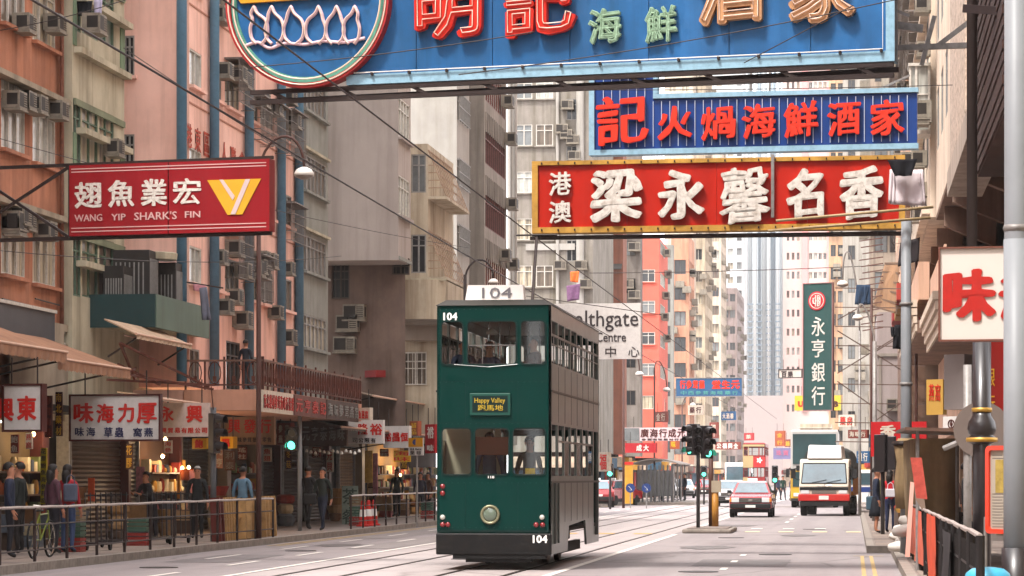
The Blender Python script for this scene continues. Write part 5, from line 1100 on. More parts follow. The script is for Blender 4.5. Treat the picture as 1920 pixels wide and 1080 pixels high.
def bagmesh(name, w, d, h, mat, loc, label, cat='bag', rot=0):
    t = thing(name, loc, label, cat); t.rotation_euler = (0, 0, rot); m = MB(); m.box(-w/2, w/2, -d/2, d/2, 0, h); o = m.build('bag_body', mat, None, org=(0, 0, 0)); o.parent = t; b = o.modifiers.new('b', 'BEVEL'); b.width = min(w, d, h)*.25; b.segments = 3
    m = MB(); m.tube([(-w*.3, 0, h), (-w*.25, 0, h+.12), (0, 0, h+.17), (w*.25, 0, h+.12), (w*.3, 0, h)], .012, 6); o = m.build('strap', mat, None, org=(0, 0, 0)); o.parent = t; return t

# ------------------------------------------------------------------ the green double deck tram
GR = M('tram_green', '#01302b', .32, .08, .8, spec=.12, streak=.1, dirt='#04201c'); GRD = M('tram_green_dark', '#042320', .4, .1, 1, spec=.25); BLK = M('tram_black', '#0b0c0d', .45, .15, 1.2, fine=.15); DUL = M('tram_side_grey_green', '#626d67', .28, .16, 1.4, streak=.5, dirt='#39372f', spec=.6, coat=.2)
TRW = M('tram_white', '#f3f1ec', .5, .04, 2); INT = M('tram_interior', '#2c2420', .8, .2, 2); INTW = M('tram_seat_wood', '#4d3524', .6, .2, 2); POLE = M('steel_pole', '#8a8d8c', .25, .05, 2, metal=.8); GLS = glass('clear_glass'); TINT = glass('dimming_glass', (.42, .41, .38), .3, .1); LENS = M('lens_red', '#7c1016', .15, .05, 3, spec=.7, coat=.5); LENC = M('lens_clear', '#b9b6ad', .15, .05, 3, spec=.7, coat=.5)  # tinted glass added to dim the bright street seen through the tram
def tram(label, scale_doc, FY, cx, green=True):
    TW = 1.98; TLn = 8.8; x0, x1 = cx-TW/2, cx+TW/2; y0, y1 = FY, FY+TLn
    t = thing('tram', (cx, FY, 0), label, 'tram'); fp = planeY(FY, x0, x1); fp.o = Vector((x0, FY, 0))
    kx = lambda px: (px-817)/216*TW
    kz = lambda py: 1.6+(895-py)/109.2
    rz = kz(572)
    def holes(lst, r=.07): return [rrect(kx(a), kx(c), kz(b_), kz(tp), r) for a, c, tp, b_ in lst]
    up = [(826, 866, 602, 683), (875, 967, 602, 683), (976, 1022, 602, 683)]; lo = [(827, 882, 803, 890), (889, 953, 803, 890), (961, 1022, 803, 890)]
    bm_ = .26
    cream = M('tram_cream', '#b39f70', .4, .06, 1, spec=.5); redm = M('tram_red', '#8c1c1a', .4, .08, 1, spec=.5)
    fmat = GR if green else redm; smat = DUL if green else redm
    me = plate_mesh('front_panel', [rrect(0, TW, kz(1000), rz, .05)]+holes(up)+holes(lo), .025); me.materials.append(fmat); put('front_panel', me, t, fp, 0, 0, -.025)
    me = plate_mesh('back_panel', [rrect(0, TW, kz(1000), rz, .05)]+holes(up)+holes(lo), .025); me.materials.append(fmat); put('back_panel', me, t, fp, 0, 0, -TLn+.025)
    m = MB(); m.box(x0-.01, x1+.01, y0-.06, y0+.03, .27, kz(1000)); m.build('bumper', BLK, t, bevel=.02)
    m = MB(); m.box(x0+.28, x1-.1, y0-.04, y0+.3, .2, .3); m.box(x0+.5, x1-.35, y0-.0, y0+.3, .14, .22); m.build('lifeguard', M('under_black', '#0d0c0c', .7), t)
    # front trim lines
    m = MB(); m.box(x0+.02, x1-.02, y0-.012, y0-.001, kz(998), kz(994)); m.box(x0+.02, x1-.02, y0-.012, y0-.001, kz(692), kz(690)) if False else None
    m.build('trim_strip', GRD if green else redm, t)
    # window surrounds and glass
    for i, (a, c, tp, b_) in enumerate(up+lo):
        me = plate_mesh('window_surround', [rrect(kx(a)-.018, kx(c)+.018, kz(b_)-.018, kz(tp)+.018, .085), rrect(kx(a)+.008, kx(c)-.008, kz(b_)+.008, kz(tp)-.008, .06)], .01); me.materials.append(GRD if green else redm); w_ = put('window_surround', me, t, fp, 0, 0, .008)
        g = MB(); u0, u1, z0, z1 = kx(a), kx(c), kz(b_), kz(tp)
        if i in (1, 4, 3, 5, 2): g.pbox(fp, u0+.01, u1-.01, z0+.01, z1-.01, -.02, -.014); g.build('pane', GLS, t)
    m = MB(); m.pbox(fp, kx(875), kx(967), kz(648), kz(646), -.03, .006); m.pbox(fp, kx(903)-.006, kx(903)+.006, kz(683), kz(646), -.03, -.01); m.build('window_bar', POLE, t)
    for a, c in ((826, 866), (875, 967), (976, 1022), (827, 882), (961, 1022)):
        zz = kz(683) if c in (866, 967, 1022) and a != 827 and a != 961 else kz(890); m = MB(); m.pbox(fp, kx(a)+.03, kx(c)-.03, zz-.004, zz+.012, -.03, .01); m.build('sill_strip', POLE, t)
    # destination box
    m = MB(); m.pbox(fp, kx(880), kx(957), kz(779), kz(737), .001, .045); m.build('destination_frame', M('tram_green_edge', '#17493f', .4, .08), t, bevel=.012)
    m = MB(); m.pbox(fp, kx(885), kx(952), kz(773), kz(742), .046, .05); m.build('destination_blind', GRD, t)
    if green:
        GT = M('blind_gold', '#b59b2e', .5, .05)
        for ch, bx in (('Happy Valley', (889, 947, 746, 758)), ('跑馬地', (895, 943, 759, 770))): letter(t, fp, ch, (kx(bx[0]), kx(bx[1]), kz(bx[3]), kz(bx[2])), GT, .051, .004, .008, px=False, name='lettering')
        for bx, hgt in (((829, 856, 585, 600), 0), ((999, 1027, 1003, 1018), .061)): letter(t, fp, '104', (kx(bx[0]), kx(bx[1]), kz(bx[3]), kz(bx[2])), TRW, .002+hgt, .006, .03, px=False, name='number')
        m = MB(); m.pbox(fp, kx(912), kx(928), kz(899), kz(889), .003, .01); m.build('plate', GRD, t); letter(t, fp, '118', (kx(914), kx(926), kz(897), kz(891)), TRW, .011, .004, .02, px=False, name='number')
    # headlight and lamps
    hx, hz__ = x0+kx(918), kz(965)
    m = MB(); m.lathe((hx, y0, hz__), [(.17, -.0), (.17, .04), (.145, .06), (.13, .03)], 24, axis='y'); m.build('headlight_ring', M('ring_brass', '#8c8a6e', .35, .1, 3, metal=.5), t, smooth=True)
    m = MB(); m.lathe((hx, y0, hz__), [(.13, .025), (.1, .045), (.02, .055)], 24, axis='y'); m.build('headlight', M('headlight_dull', '#5d6b5c', .2, .2, 6, spec=.7, coat=.4), t, smooth=True)
    for a, z, mt in ((828, 912, LENS), (828, 925, LENS), (828, 970, LENC), (828, 984, LENS), (838, 984, LENS), (1016, 970, LENC), (1017, 984, LENS), (1005, 984, LENS)):
        m = MB(); m.lathe((x0+kx(a), y0, kz(z)), [(.045, 0), (.045, .025), (.03, .04), (.005, .045)], 14, axis='y'); m.build('lamp', mt, t, smooth=True)
    # sides
    for sx, X in ((1, x1), (-1, x0)):
        pl2 = Plane((X, y0), (X, y1)) if sx > 0 else Plane((X, y1), (X, y0))
        hl = []; n = 8
        uz0, uz1 = kz(680), kz(600); lz0, lz1 = kz(892), kz(795)
        bays = [(.08+i*(8.64/n), .08+(i+1)*(8.64/n)-.09) for i in range(n)]
        for a, c in bays: hl.append(rrect(a+.02, c, uz0, uz1, .05))
        for i, (a, c) in enumerate(bays):
            if 0 < i < 7: hl.append(rrect(a+.02, c, lz0, lz1, .04))
            elif sx > 0: hl.append(rrect(a+.02, c, (lz0 if i == 0 else .62), lz1, .04)) if i == 0 else hl.append(rrect(a+.1, c-.02, .62, lz1, .03))
            else: hl.append(rrect(a+.02, c, lz0, lz1, .04))
        # skirt with the truck opening
        out = [(0, .27), (2.0, .3), (2.35, .4), (2.6, .75), (5.9, .75), (6.2, .4), (6.5, .3), (8.8, .3), (8.8, rz), (0, rz)]
        if sx > 0: out = [(0, .27), (1.9, .27), (2.7, .27), (2.95, .72), (6.0, .78), (6.3, .3), (8.8, .3), (8.8, rz), (0, rz)]
        me = plate_mesh('side_panel', [out]+hl, .022); me.materials.append(smat); put('side_panel', me, t, pl2, 0, 0, -.023)
        for i, (a, c) in enumerate(bays):
            m = MB(); m.pbox(pl2, a+.02, c, uz1-.26, uz1-.225, -.03, .0); m.pbox(pl2, (a+c)/2-.012, (a+c)/2+.012, uz0, uz1-.225, -.03, -.01); m.pbox(pl2, a+.02, c, uz0+.32, uz0+.34, -.03, -.01)
            if 0 < i < 7: m.pbox(pl2, a+.02, c, lz1-.3, lz1-.265, -.03, 0)
            m.build('window_frame', FRG, t)
            if i % 2 == 0 or sx < 0: g = MB(); g.pbox(pl2, a+.03, c-.01, lz0, lz1-.27, -.022, -.016); g.build('pane', GLS if sx > 0 else TINT, t) if (0 < i < 7 or sx < 0) else None
            if sx < 0: g = MB(); g.pbox(pl2, a+.03, c-.01, uz0, uz1-.23, -.022, -.016); g.build('pane', TINT, t)
        m = MB(); m.pbox(pl2, 0, TLn, kz(735), kz(731), .001, .02); m.pbox(pl2, 0, TLn, kz(906), kz(902), .001, .016)
        if sx > 0:
            for u in (.42, .5, 1.05, 8.0, 8.15, 8.3): m.pbox(pl2, u, u+.025, .45, kz(906), .001, .03)
        m.build('rubbing_strip', M('strip_dark', '#3b3d39', .4, .1), t)
    if green:                                                   # sheet seams and rivet rows
        m = MB()
        for (a, c, zz) in ((817, 1033, 715), (817, 1033, 793)): m.box(x0+.015, x1-.015, y0-.004, y0-.0005, kz(zz), kz(zz)+.006)
        for xx in (kx(871), kx(970)): m.box(x0+xx, x0+xx+.005, y0-.004, y0-.0005, kz(793), kz(715)); m.box(x0+xx, x0+xx+.005, y0-.004, y0-.0005, kz(996), kz(905))
        m.build('panel_seam', GRD, t)
        m = MB()
        for zz in (580, 717, 795, 906, 990):
            for k in range(19): m.box(x0+.05+k*.104, x0+.062+k*.104, y0-.006, y0-.0005, kz(zz), kz(zz)+.012)
        tag(m.build('rivet', M('rivet_green', '#164a40', .4), t), kind='stuff')
        m = MB()
        for k in range(9):
            y = y0+.08+k*1.08; m.box(x1+.0005, x1+.004, y, y+.008, .8, kz(902)); m.box(x1+.0005, x1+.004, y, y+.008, kz(790), kz(684))
        m.build('panel_seam', GRD, t)
        m = MB(); m.tube([(x0+.3, y0-.02, kz(683)), (x0+.9, y0-.03, kz(688)), (x0+1.4, y0-.02, kz(683))], .006, 5); m.build('grab_wire', POLE, t)
    # decks, roof, inside
    m = MB(); m.box(x0+.03, x1-.03, y0+.05, y1-.05, .62, .68); m.build('lower_floor', INT, t)
    m = MB(); m.box(x0+.03, x1-.03, y0+.06, y1-.05, kz(790), kz(770)); m.build('upper_floor', INT, t)
    m = MB(); m.hexa([(x0-.02, y0-.03, rz), (x1+.02, y0-.03, rz), (x1+.02, y1+.03, rz), (x0-.02, y1+.03, rz), (x0+.14, y0+.1, rz+.1), (x1-.14, y0+.1, rz+.1), (x1-.14, y1-.1, rz+.1), (x0+.14, y1-.1, rz+.1)]); m.build('roof', M('tram_roof_dull', '#33302a', .6, .2, 2) if green else redm, t)
    m = MB(); m.box(x0+.05, x1-.05, y0+.05, y1-.05, rz-.07, rz-.01); m.build('ceiling', M('tram_ceiling', '#6d6357', .7, .1), t)
    if green:
        for i in range(6):
            for sx in (-1, 1):
                X = cx+sx*.62; Y = y0+1.3+i*1.15; zf_ = kz(770); m = MB(); m.box(X-.3, X+.3, Y-.03, Y+.02, zf_+.35, zf_+.9); m.box(X-.3, X+.3, Y, Y+.38, zf_+.38, zf_+.44); m.build('seat', INTW, t)
                m = MB(); m.box(X-.28, X+.28, Y-.03, Y+.02, 1.05, 1.5); m.box(X-.28, X+.28, Y, Y+.38, 1.05, 1.11); m.build('seat', INTW, t)
        for i in range(5):
            for sx in (-.28, .28): m = MB(); m.tube([(cx+sx, y0+1.4+i*1.5, kz(770)), (cx+sx, y0+1.4+i*1.5, rz-.06)], .014, 6); m.build('grab_pole', POLE, t)
        m = MB(); m.box(x0+.03, x0+.85, y0+.9, y0+.94, .7, 2.45); m.box(cx-.1, cx+.0, y0+.88, y0+.93, .7, 2.5); m.build('cab_partition', M('partition_cream', '#b3a58c', .7, .1), t)
        m = MB(); m.box(x0+.15, x1-.15, y0+.3, y0+.55, .7, 1.55); m.build('control_desk', M('desk_green', '#2d4a44', .5), t)
        m = MB(); m.box(x1-.45, x1-.28, y0+.02, y0+.05, kz(889), kz(878)); m.build('notice', M('notice_yellow', '#c9a21e', .5), t)
        m = MB(); m.box(x0+.6, x0+1.25, y0+.07, y0+.1, kz(853), kz(830)+.1); m.build('sun_blind', M('blind_brown', '#6b3c2c', .8), t)
        for k, (a, z) in enumerate(((905, 617), (935, 626))): m = MB(); m.lathe((x0+kx(a), y0+1.1+k*.9, kz(z)), [(.02, .08), (.1, .02), (.11, -.02), (.02, -.04)], 12); m.build('ceiling_lamp', LENC, t, smooth=True)
        # roof number box
        fb = fp; m = MB(); ba, bb = x0+kx(868), x0+kx(981)
        m.hexa([(ba, y0+.1, rz+.04), (bb, y0+.1, rz+.04), (bb, y0+.4, rz+.04), (ba, y0+.4, rz+.04), (ba+.05, y0+.13, kz(533)), (bb-.03, y0+.13, kz(533)), (bb-.03, y0+.4, kz(533)), (ba+.05, y0+.4, kz(533))]); m.build('number_box', TRW, t)
        letter(t, fb, '104', (kx(901), kx(958), kz(558), kz(538)), M('number_grey', '#77757a', .5), -.108, .014, .0, px=False, name='number')
        m = MB(); m.box(ba-.06, bb+.02, y0+.05, y0+.38, rz+.005, rz+.035); m.build('box_base', BLK, t)
        m = MB()
        for i in range(2): m.tube([(x0+.16+i*1.5, y0+.1, rz), (x0+.3+i*1.5, y0+.15, rz+.07), (x0+.5+i*1.1, y0+.2, rz)], .02, 6)
        m.build('roof_cable', IRON, t)
        m = MB(); m.tube([(cx+.3, y0+3, rz+.1), (cx+.1, y0+5.5, 6.2)], .03, 7); m.tube([(cx-.3, y0+5.5, 6.25), (cx+.5, y0+5.5, 6.25)], .02, 6); m.build('trolley_pole', IRON, t)
    # truck: wheels and frames
    for yy in (3.4, 5.3):
        for sx in (-1, 1): m = MB(); m.lathe((cx+sx*.535, y0+yy, .39), [(.38, -.06), (.38, .03), (.3, .05), (.08, .07)], 22, axis='x'); m.build('wheel', STEEL, t)
    m = MB(); m.box(cx-.7, cx+.7, y0+2.9, y0+5.9, .42, .6); m.box(x0+.12, x0+.22, y0+2.6, y0+6.2, .22, .4); m.box(x1-.22, x1-.12, y0+2.6, y0+6.2, .22, .4); m.build('truck_frame', M('under_black', '#0d0c0c'), t)
    return t
t_main = tram('dark green double deck tram numbered 104 running towards the camera', 1, 46.35, -6.13)
t_far = tram('cream and red double deck tram in the distance', 1, PD(1413, HY, 240).y, PD(1414, HY, 240).x, False)
m = MB(); q = planeX(PD(1414, HY, 240).x+1.0, 0, 1); y_ = PD(1413, HY, 240).y; m.box(t_far.location.x+1.0, t_far.location.x+1.01, y_+.2, y_+8.5, 2.55, 3.5); m.build('side_advert', M('advert_red', '#c23030', .4), t_far)
fpf = planeY(y_-.06, t_far.location.x-.99, t_far.location.x+.99); m = MB(); m.pbox(fpf, .92, 1.97, 2.5, 3.4, .02, .04); m.build('advert_panel', MATS['advert_red'], t_far)
m = MB()
for a_, b_, c_, d_ in ((.0, .9, 2.46, 3.5), (.0, 1.9, 4.32, 4.5), (.0, .07, 3.5, 4.32), (.46, .52, 3.5, 4.32), (.0, .45, .95, 1.6)): m.pbox(fpf, a_, b_, c_, d_, -.02, .015)
m.build('cream_panel', M('tram_cream', '#b39f70'), t_far)
me = plate_mesh('advert_flower', [[((.2+.07*cos(5*2*pi*k/40))*cos(2*pi*k/40), (.2+.07*cos(5*2*pi*k/40))*sin(2*pi*k/40)) for k in range(40)]], .01); me.materials.append(TRW); put('advert_flower', me, t_far, fpf, 1.45, 3.1, .06)
# riders and driver
fl = 3.0-.1; uz = 2.745
person((-6.78, 47.2, uz-.38), .3, 1.62, '#2a3346', '#22242a', pose='sit', label='bald passenger in a dark jacket at the left upper tram window', hairless=True)
person((-5.52, 47.15, uz-.38), -1.0, 1.66, '#5d3a34', '#2a2626', pose='sit', label='short haired passenger looking out of the right upper tram window')
person((-6.35, 47.4, uz-.38), .1, 1.58, '#39405a', '#2a2626', pose='sit', label='passenger in blue grey behind the wide upper tram window')
person((-6.3, 47.05, .68), 0, 1.66, '#4d5668', '#2b2b33', pose='stand', label='tram driver in a grey blue shirt at the middle lower window')
person((-5.7, 47.9, .68), .4, 1.6, '#4f4334', '#2a2724', pose='stand', label='passenger in tan standing behind the right lower tram window')
# ------------------------------------------------------------------ road vehicles
TYRE = M('tyre', '#161514', .85, .1, 3); RIM = M('rim', '#8c8b88', .35, .1, 3, metal=.7); CARG = M('car_glass_sky_tint', '#46606a', .05, .4, .9, spec=1.0, coat=.8); CHR = M('chrome', '#b8b6b0', .2, .05, 3, metal=.9); PLB = M('bumper_black', '#1c1b1b', .6, .1); PLT = M('plate_white', '#d8d6d0', .5); HLG = M('headlamp_glass', '#cfd2d2', .1, .05, 5, spec=.9, coat=.6)  # blue-grey base of the car glass stands for the sky mirrored in it
ST = lambda t, name, mb, mat, bevel=0, smooth=False: mb.build(name, mat, t, smooth=smooth, bevel=bevel)
def prism(m, prof, xa, xb, xta=None):
    """side profile (y,z) swept across x"""
    n = len(prof); i0 = len(m.v)
    for x in (xa, xb):
        for (y, z) in prof: m.v.append((x, y, z))
    m.f.append(tuple(i0+k for k in range(n))); m.f.append(tuple(i0+n+k for k in reversed(range(n)))); m.m += [m.mi]*2
    for k in range(n): q = (k+1) % n; m.f.append((i0+k, i0+n+k, i0+n+q, i0+q)); m.m.append(m.mi)
def wheel(t, x, y, r, w=.18):
    m = MB(); m.lathe((x, y, r), [(r*.62, -w/2), (r*.96, -w/2), (r, -w*.35), (r, w*.35), (r*.96, w/2), (r*.62, w/2)], 20, axis='x'); o = m.build('wheel', TYRE, t, smooth=False)
    m = MB(); m.lathe((x, y, r), [(r*.6, -w*.45), (r*.3, -w*.5), (r*.3, w*.5), (r*.6, w*.45)], 14, axis='x'); k = bpy.data.objects.new('rim', m.mesh('rim', RIM, ORG[t.name])); COL.objects.link(k); k.parent = o
def taxi(label, loc, rot, body, roofc, group='red taxis on the road', sign=True):
    """local frame: front faces -Y"""
    t = thing('car', (0, 0, 0), label, 'car', group)
    m = MB(); prism(m, [(-2.2, .34), (-2.28, .5), (-2.26, .74), (-2.15, .84), (-1.1, .95), (1.55, .97), (2.2, .92), (2.3, .7), (2.28, .36)], -.84, .84); ST(t, 'body', m, body, .06)
    m = MB()
    b0, b1, z0, z1 = (-1.12, 1.72, .95, 1.4) ; m.hexa([(-.78, b0, z0), (.78, b0, z0), (.78, b1, z0), (-.78, b1, z0), (-.6, -.42, z1), (.6, -.42, z1), (.6, 1.1, z1), (-.6, 1.1, z1)]); ST(t, 'cabin', m, body, .03)
    m = MB(); m.hexa([(-.6, -.44, 1.39), (.6, -.44, 1.39), (.6, 1.12, 1.39), (-.6, 1.12, 1.39), (-.56, -.34, 1.45), (.56, -.34, 1.45), (.56, 1.02, 1.45), (-.56, 1.02, 1.45)]); ST(t, 'roof', m, roofc, .02)
    def inset(quad, f, o):
        c = sum((Vector(q) for q in quad), Vector())/4; return [tuple(c+(Vector(q)-c)*f+Vector(o)) for q in quad]
    for nm, q, o in (('windscreen', [(-.78, b0, z0), (.78, b0, z0), (.6, -.42, z1), (-.6, -.42, z1)], (0, -.012, .01)), ('rear_window', [(.78, b1, z0), (-.78, b1, z0), (-.6, 1.1, z1), (.6, 1.1, z1)], (0, .012, .01)), ('side_window', [(.78, b0, z0), (.78, b1, z0), (.6, 1.1, z1), (.6, -.42, z1)], (.012, 0, .006)), ('side_window', [(-.78, b1, z0), (-.78, b0, z0), (-.6, -.42, z1), (-.6, 1.1, z1)], (-.012, 0, .006))):
        m = MB(); m.poly(inset(q, .86, o)); ST(t, nm, m, CARG)
    m = MB(); m.box(-.8, .8, -2.36, -2.2, .36, .56); ST(t, 'bumper', m, PLB, .03); m = MB(); m.box(-.79, .79, 2.2, 2.36, .38, .58); ST(t, 'bumper', m, PLB, .03)
    m = MB(); m.box(-.44, .44, -2.3, -2.24, .6, .78); ST(t, 'grille', m, PLB)
    m = MB()
    for k in range(4): m.box(-.42, .42, -2.31, -2.3, .62+k*.04, .635+k*.04)
    m.box(-.08, .08, -2.33, -2.31, .66, .74); ST(t, 'grille_bar', m, CHR)
    for sx in (-1, 1):
        m = MB(); m.box(sx*.6-.15, sx*.6+.15, -2.31, -2.22, .61, .79); ST(t, 'headlight', m, HLG, .015)
        m = MB(); m.box(sx*.79-.04, sx*.79+.04, -2.29, -2.2, .62, .78); ST(t, 'indicator', m, M('indicator_amber', '#c9782a', .3), .01)
        m = MB(); m.box(sx*.66-.14, sx*.66+.14, 2.28, 2.33, .66, .82); ST(t, 'tail_light', m, LENS)
        m = MB(); m.box(sx*.9-.08, sx*.9+.08, -.98, -.88, .96, 1.08); m.box(min(sx*.78, sx*.86), max(sx*.78, sx*.86), -.95, -.91, .99, 1.03); ST(t, 'door_mirror', m, PLB)
        m = MB(); m.box(sx*.842-.004, sx*.842+.004, -.3, -.28, .45, .94); m.box(sx*.842-.004, sx*.842+.004, .75, .77, .45, .94); ST(t, 'door_seam', m, PLB)
        for y in (-1.45, 1.4): wheel(t, sx*.76, y, .3)
    m = MB(); m.box(-.2, .2, -2.37, -2.365, .4, .5); m.box(-.2, .2, 2.362, 2.37, .6, .7); ST(t, 'number_plate', m, PLT)
    m = MB(); m.box(-.75, .75, -2.1, 2.1, .2, .36); ST(t, 'underbody', m, M('under_black', '#0d0c0c'))
    if sign: m = MB(); m.box(-.2, .2, .0, .14, 1.45, 1.56); ST(t, 'roof_light', m, TRW, .02)
    m = MB(); m.box(.2, .5, -.05, .1, 1.0, 1.3) if False else None; m.box(-.5, -.2, -.15, .0, 1.0, 1.32); m.box(.2, .5, -.15, .0, 1.0, 1.3); ST(t, 'seat_back', m, PLB)
    t.location = loc; t.rotation_euler = (0, 0, rot); return t
CR = M('car_red', '#8c0f18', .25, .05, 1, spec=.6, coat=.6); CS = M('car_silver', '#b0aeb0', .3, .05, 1, metal=.3, coat=.5); 
c = PD(1407, HY, 108); taxi('red taxi with dark roof edge driving towards the camera beside the truck', (c.x, c.y+2.3, 0), 0, CR, CS)
c = PD(1357, HY, 147); t2 = taxi('silver and dark sedan following to the left behind the red taxi', (c.x+.3, c.y+2.3, 0), 0, CS, CS, None, False)
c = PD(1133, HY, 146); taxi('red taxi half hidden behind the tram at the left kerb', (c.x-.4, c.y, 0), radians(188), CR, CS)
c = PD(1156, HY, 156); taxi('red taxi parked just beyond the tram with its side showing', (c.x-.2, c.y, 0), radians(160), CR, CS)
c = PD(1282, HY, 210); taxi('pale car waiting far behind the tram shelter', (c.x, c.y, 0), radians(3), CS, CS, None, False)
c = PD(1322, HY, 230); taxi('small distant red car left of the island signals', (c.x, c.y, 0), 0, CR, CR, None, False)
# open truck with tarpaulin
def truck():
    c = PD(1545, HY, 112.5); t = thing('truck', (0, 0, 0), 'cream cab truck with red bumper and white roof box parked at the right kerb', 'truck')
    CC = M('cab_cream', '#cbc1b0', .4, .08, 1, fine=.12, coat=.2); TR_ = M('bumper_red', '#b3251f', .45, .08, 1, coat=.2); OR = M('flank_orange', '#b57826', .6, .15, 1, fine=.2); TARP = M('tarpaulin', '#2c302e', .7, .2, 1.5)
    W_ = 1.02
    m = MB(); prism(m, [(-.02, .85), (-.04, 1.25), (.28, 2.28), (.45, 2.36), (1.6, 2.36), (1.6, .75), (.05, .75)], -W_, W_); ST(t, 'cab', m, CC, .06)
    pl_ = lambda x, z: (x, -.04+(z-1.25)/(2.28-1.25)*.32-.012, z)
    m = MB(); m.poly([pl_(-.93, 1.36), pl_(.93, 1.36), pl_(.86, 2.18), pl_(-.86, 2.18)]); ST(t, 'windscreen', m, CARG)
    m = MB(); g = .02
    for a, b_ in (((-.93, 1.36), (.93, 1.36)), ((.93, 1.36), (.86, 2.18)), ((.86, 2.18), (-.86, 2.18)), ((-.86, 2.18), (-.93, 1.36))): A_, B_ = Vector(pl_(*a)), Vector(pl_(*b_)); m.bar(A_, B_, .035)
    m.bar(Vector(pl_(-.5, 1.38))-Vector((0, .03, 0)), Vector(pl_(.1, 1.5))-Vector((0, .03, 0)), .02); m.bar(Vector(pl_(.1, 1.38))-Vector((0, .03, 0)), Vector(pl_(.7, 1.5))-Vector((0, .03, 0)), .02); ST(t, 'windscreen_seal', m, PLB)
    m = MB(); m.box(-.8, .8, .08, .3, 1.3, 1.42); ST(t, 'dashboard_papers', m, PLT)
    for sx in (-1, 1):
        m = MB(); m.poly([(sx*1.03, .35, 1.4), (sx*1.03, 1.3, 1.4), (sx*1.03, 1.3, 2.15), (sx*1.03, .5, 2.15)]); ST(t, 'side_window', m, CARG)
        m = MB(); m.box(sx*1.26-.1, sx*1.26+.1, -.1, -.05, 1.55, 1.95); m.bar((sx*1.0, .05, 2.0), (sx*1.25, -.05, 1.95), .025); m.bar((sx*1.0, .05, 1.5), (sx*1.25, -.05, 1.57), .025); ST(t, 'door_mirror', m, PLB)
        m = MB(); m.box(sx*.78-.17, sx*.78+.17, -.07, -.02, .92, 1.06); ST(t, 'headlight', m, HLG, .01)
        wheel(t, sx*.88, .75, .42, .25); wheel(t, sx*.86, 4.6, .42, .4)
    m = MB(); m.box(-1.0, 1.0, -.06, .0, 1.07, 1.2); ST(t, 'grille', m, PLB); m = MB(); m.box(-.5, .5, -.06, -.03, .92, 1.05); ST(t, 'lower_grille', m, M('grille_grey', '#6b645c', .5))
    m = MB(); m.box(-1.06, 1.06, -.14, .1, .62, .9); ST(t, 'bumper', m, TR_, .03); m = MB(); m.box(-.2, .2, -.15, -.142, .68, .84); ST(t, 'number_plate', m, PLT); m = MB(); m.box(-1.0, 1.0, -.1, .3, .42, .6); ST(t, 'valance', m, PLB)
    m = MB(); m.tube([(-.28, -.075, 1.28), (-.1, -.08, 1.25), (0, -.08, 1.3), (.1, -.08, 1.25), (.28, -.075, 1.28)], .015, 6); ST(t, 'badge', m, CHR)
    m = MB(); m.hexa([(-.72, .3, 2.37), (.72, .3, 2.37), (.8, 1.4, 2.37), (-.8, 1.4, 2.37), (-.66, .45, 2.95), (.68, .45, 2.92), (.74, 1.4, 2.92), (-.74, 1.4, 2.95)]); ST(t, 'roof_box', m, M('box_white', '#d8d4d0', .5, .05), .05)
    m = MB(); m.box(-1.1, 1.1, 1.7, 6.2, .85, 1.0); ST(t, 'load_bed', m, OR)
    for sx in (-1, 1):
        for k in range(5): m = MB(); m.box(sx*1.1-.02, sx*1.1+.02, 1.7+k*.9, 2.56+k*.9, 1.0, 1.75); ST(t, 'side_board', m, OR)
    m = MB(); rr = random.Random(3); N = 9; pts = [[(-1.12+2.24*i/N, 1.7+4.5*j/N, 2.45+.42*sin(pi*i/N)**.6+rr.uniform(-.08, .08)-(.45 if i in (0, N) else 0)) for i in range(N+1)] for j in range(N+1)]
    for j in range(N):
        for i in range(N): m.quad(pts[j][i], pts[j][i+1], pts[j+1][i+1], pts[j+1][i])
    for i in range(N): m.quad((pts[0][i][0], 1.7, 1.5), (pts[0][i+1][0], 1.7, 1.5), pts[0][i+1], pts[0][i])
    for j in range(N): m.quad((1.13, pts[j][N][1], 1.6), (1.13, pts[j+1][N][1], 1.6), pts[j+1][N], pts[j][N]); m.quad(pts[j][0], pts[j+1][0], (-1.13, pts[j+1][0][1], 1.6), (-1.13, pts[j][0][1], 1.6))
    ST(t, 'tarpaulin', m, TARP)
    m = MB(); m.box(-.9, .9, .3, 6, .5, .7); ST(t, 'chassis', m, PLB); t.location = (c.x, c.y, 0); t.rotation_euler = (0, 0, radians(-3.5)); return t
truck()
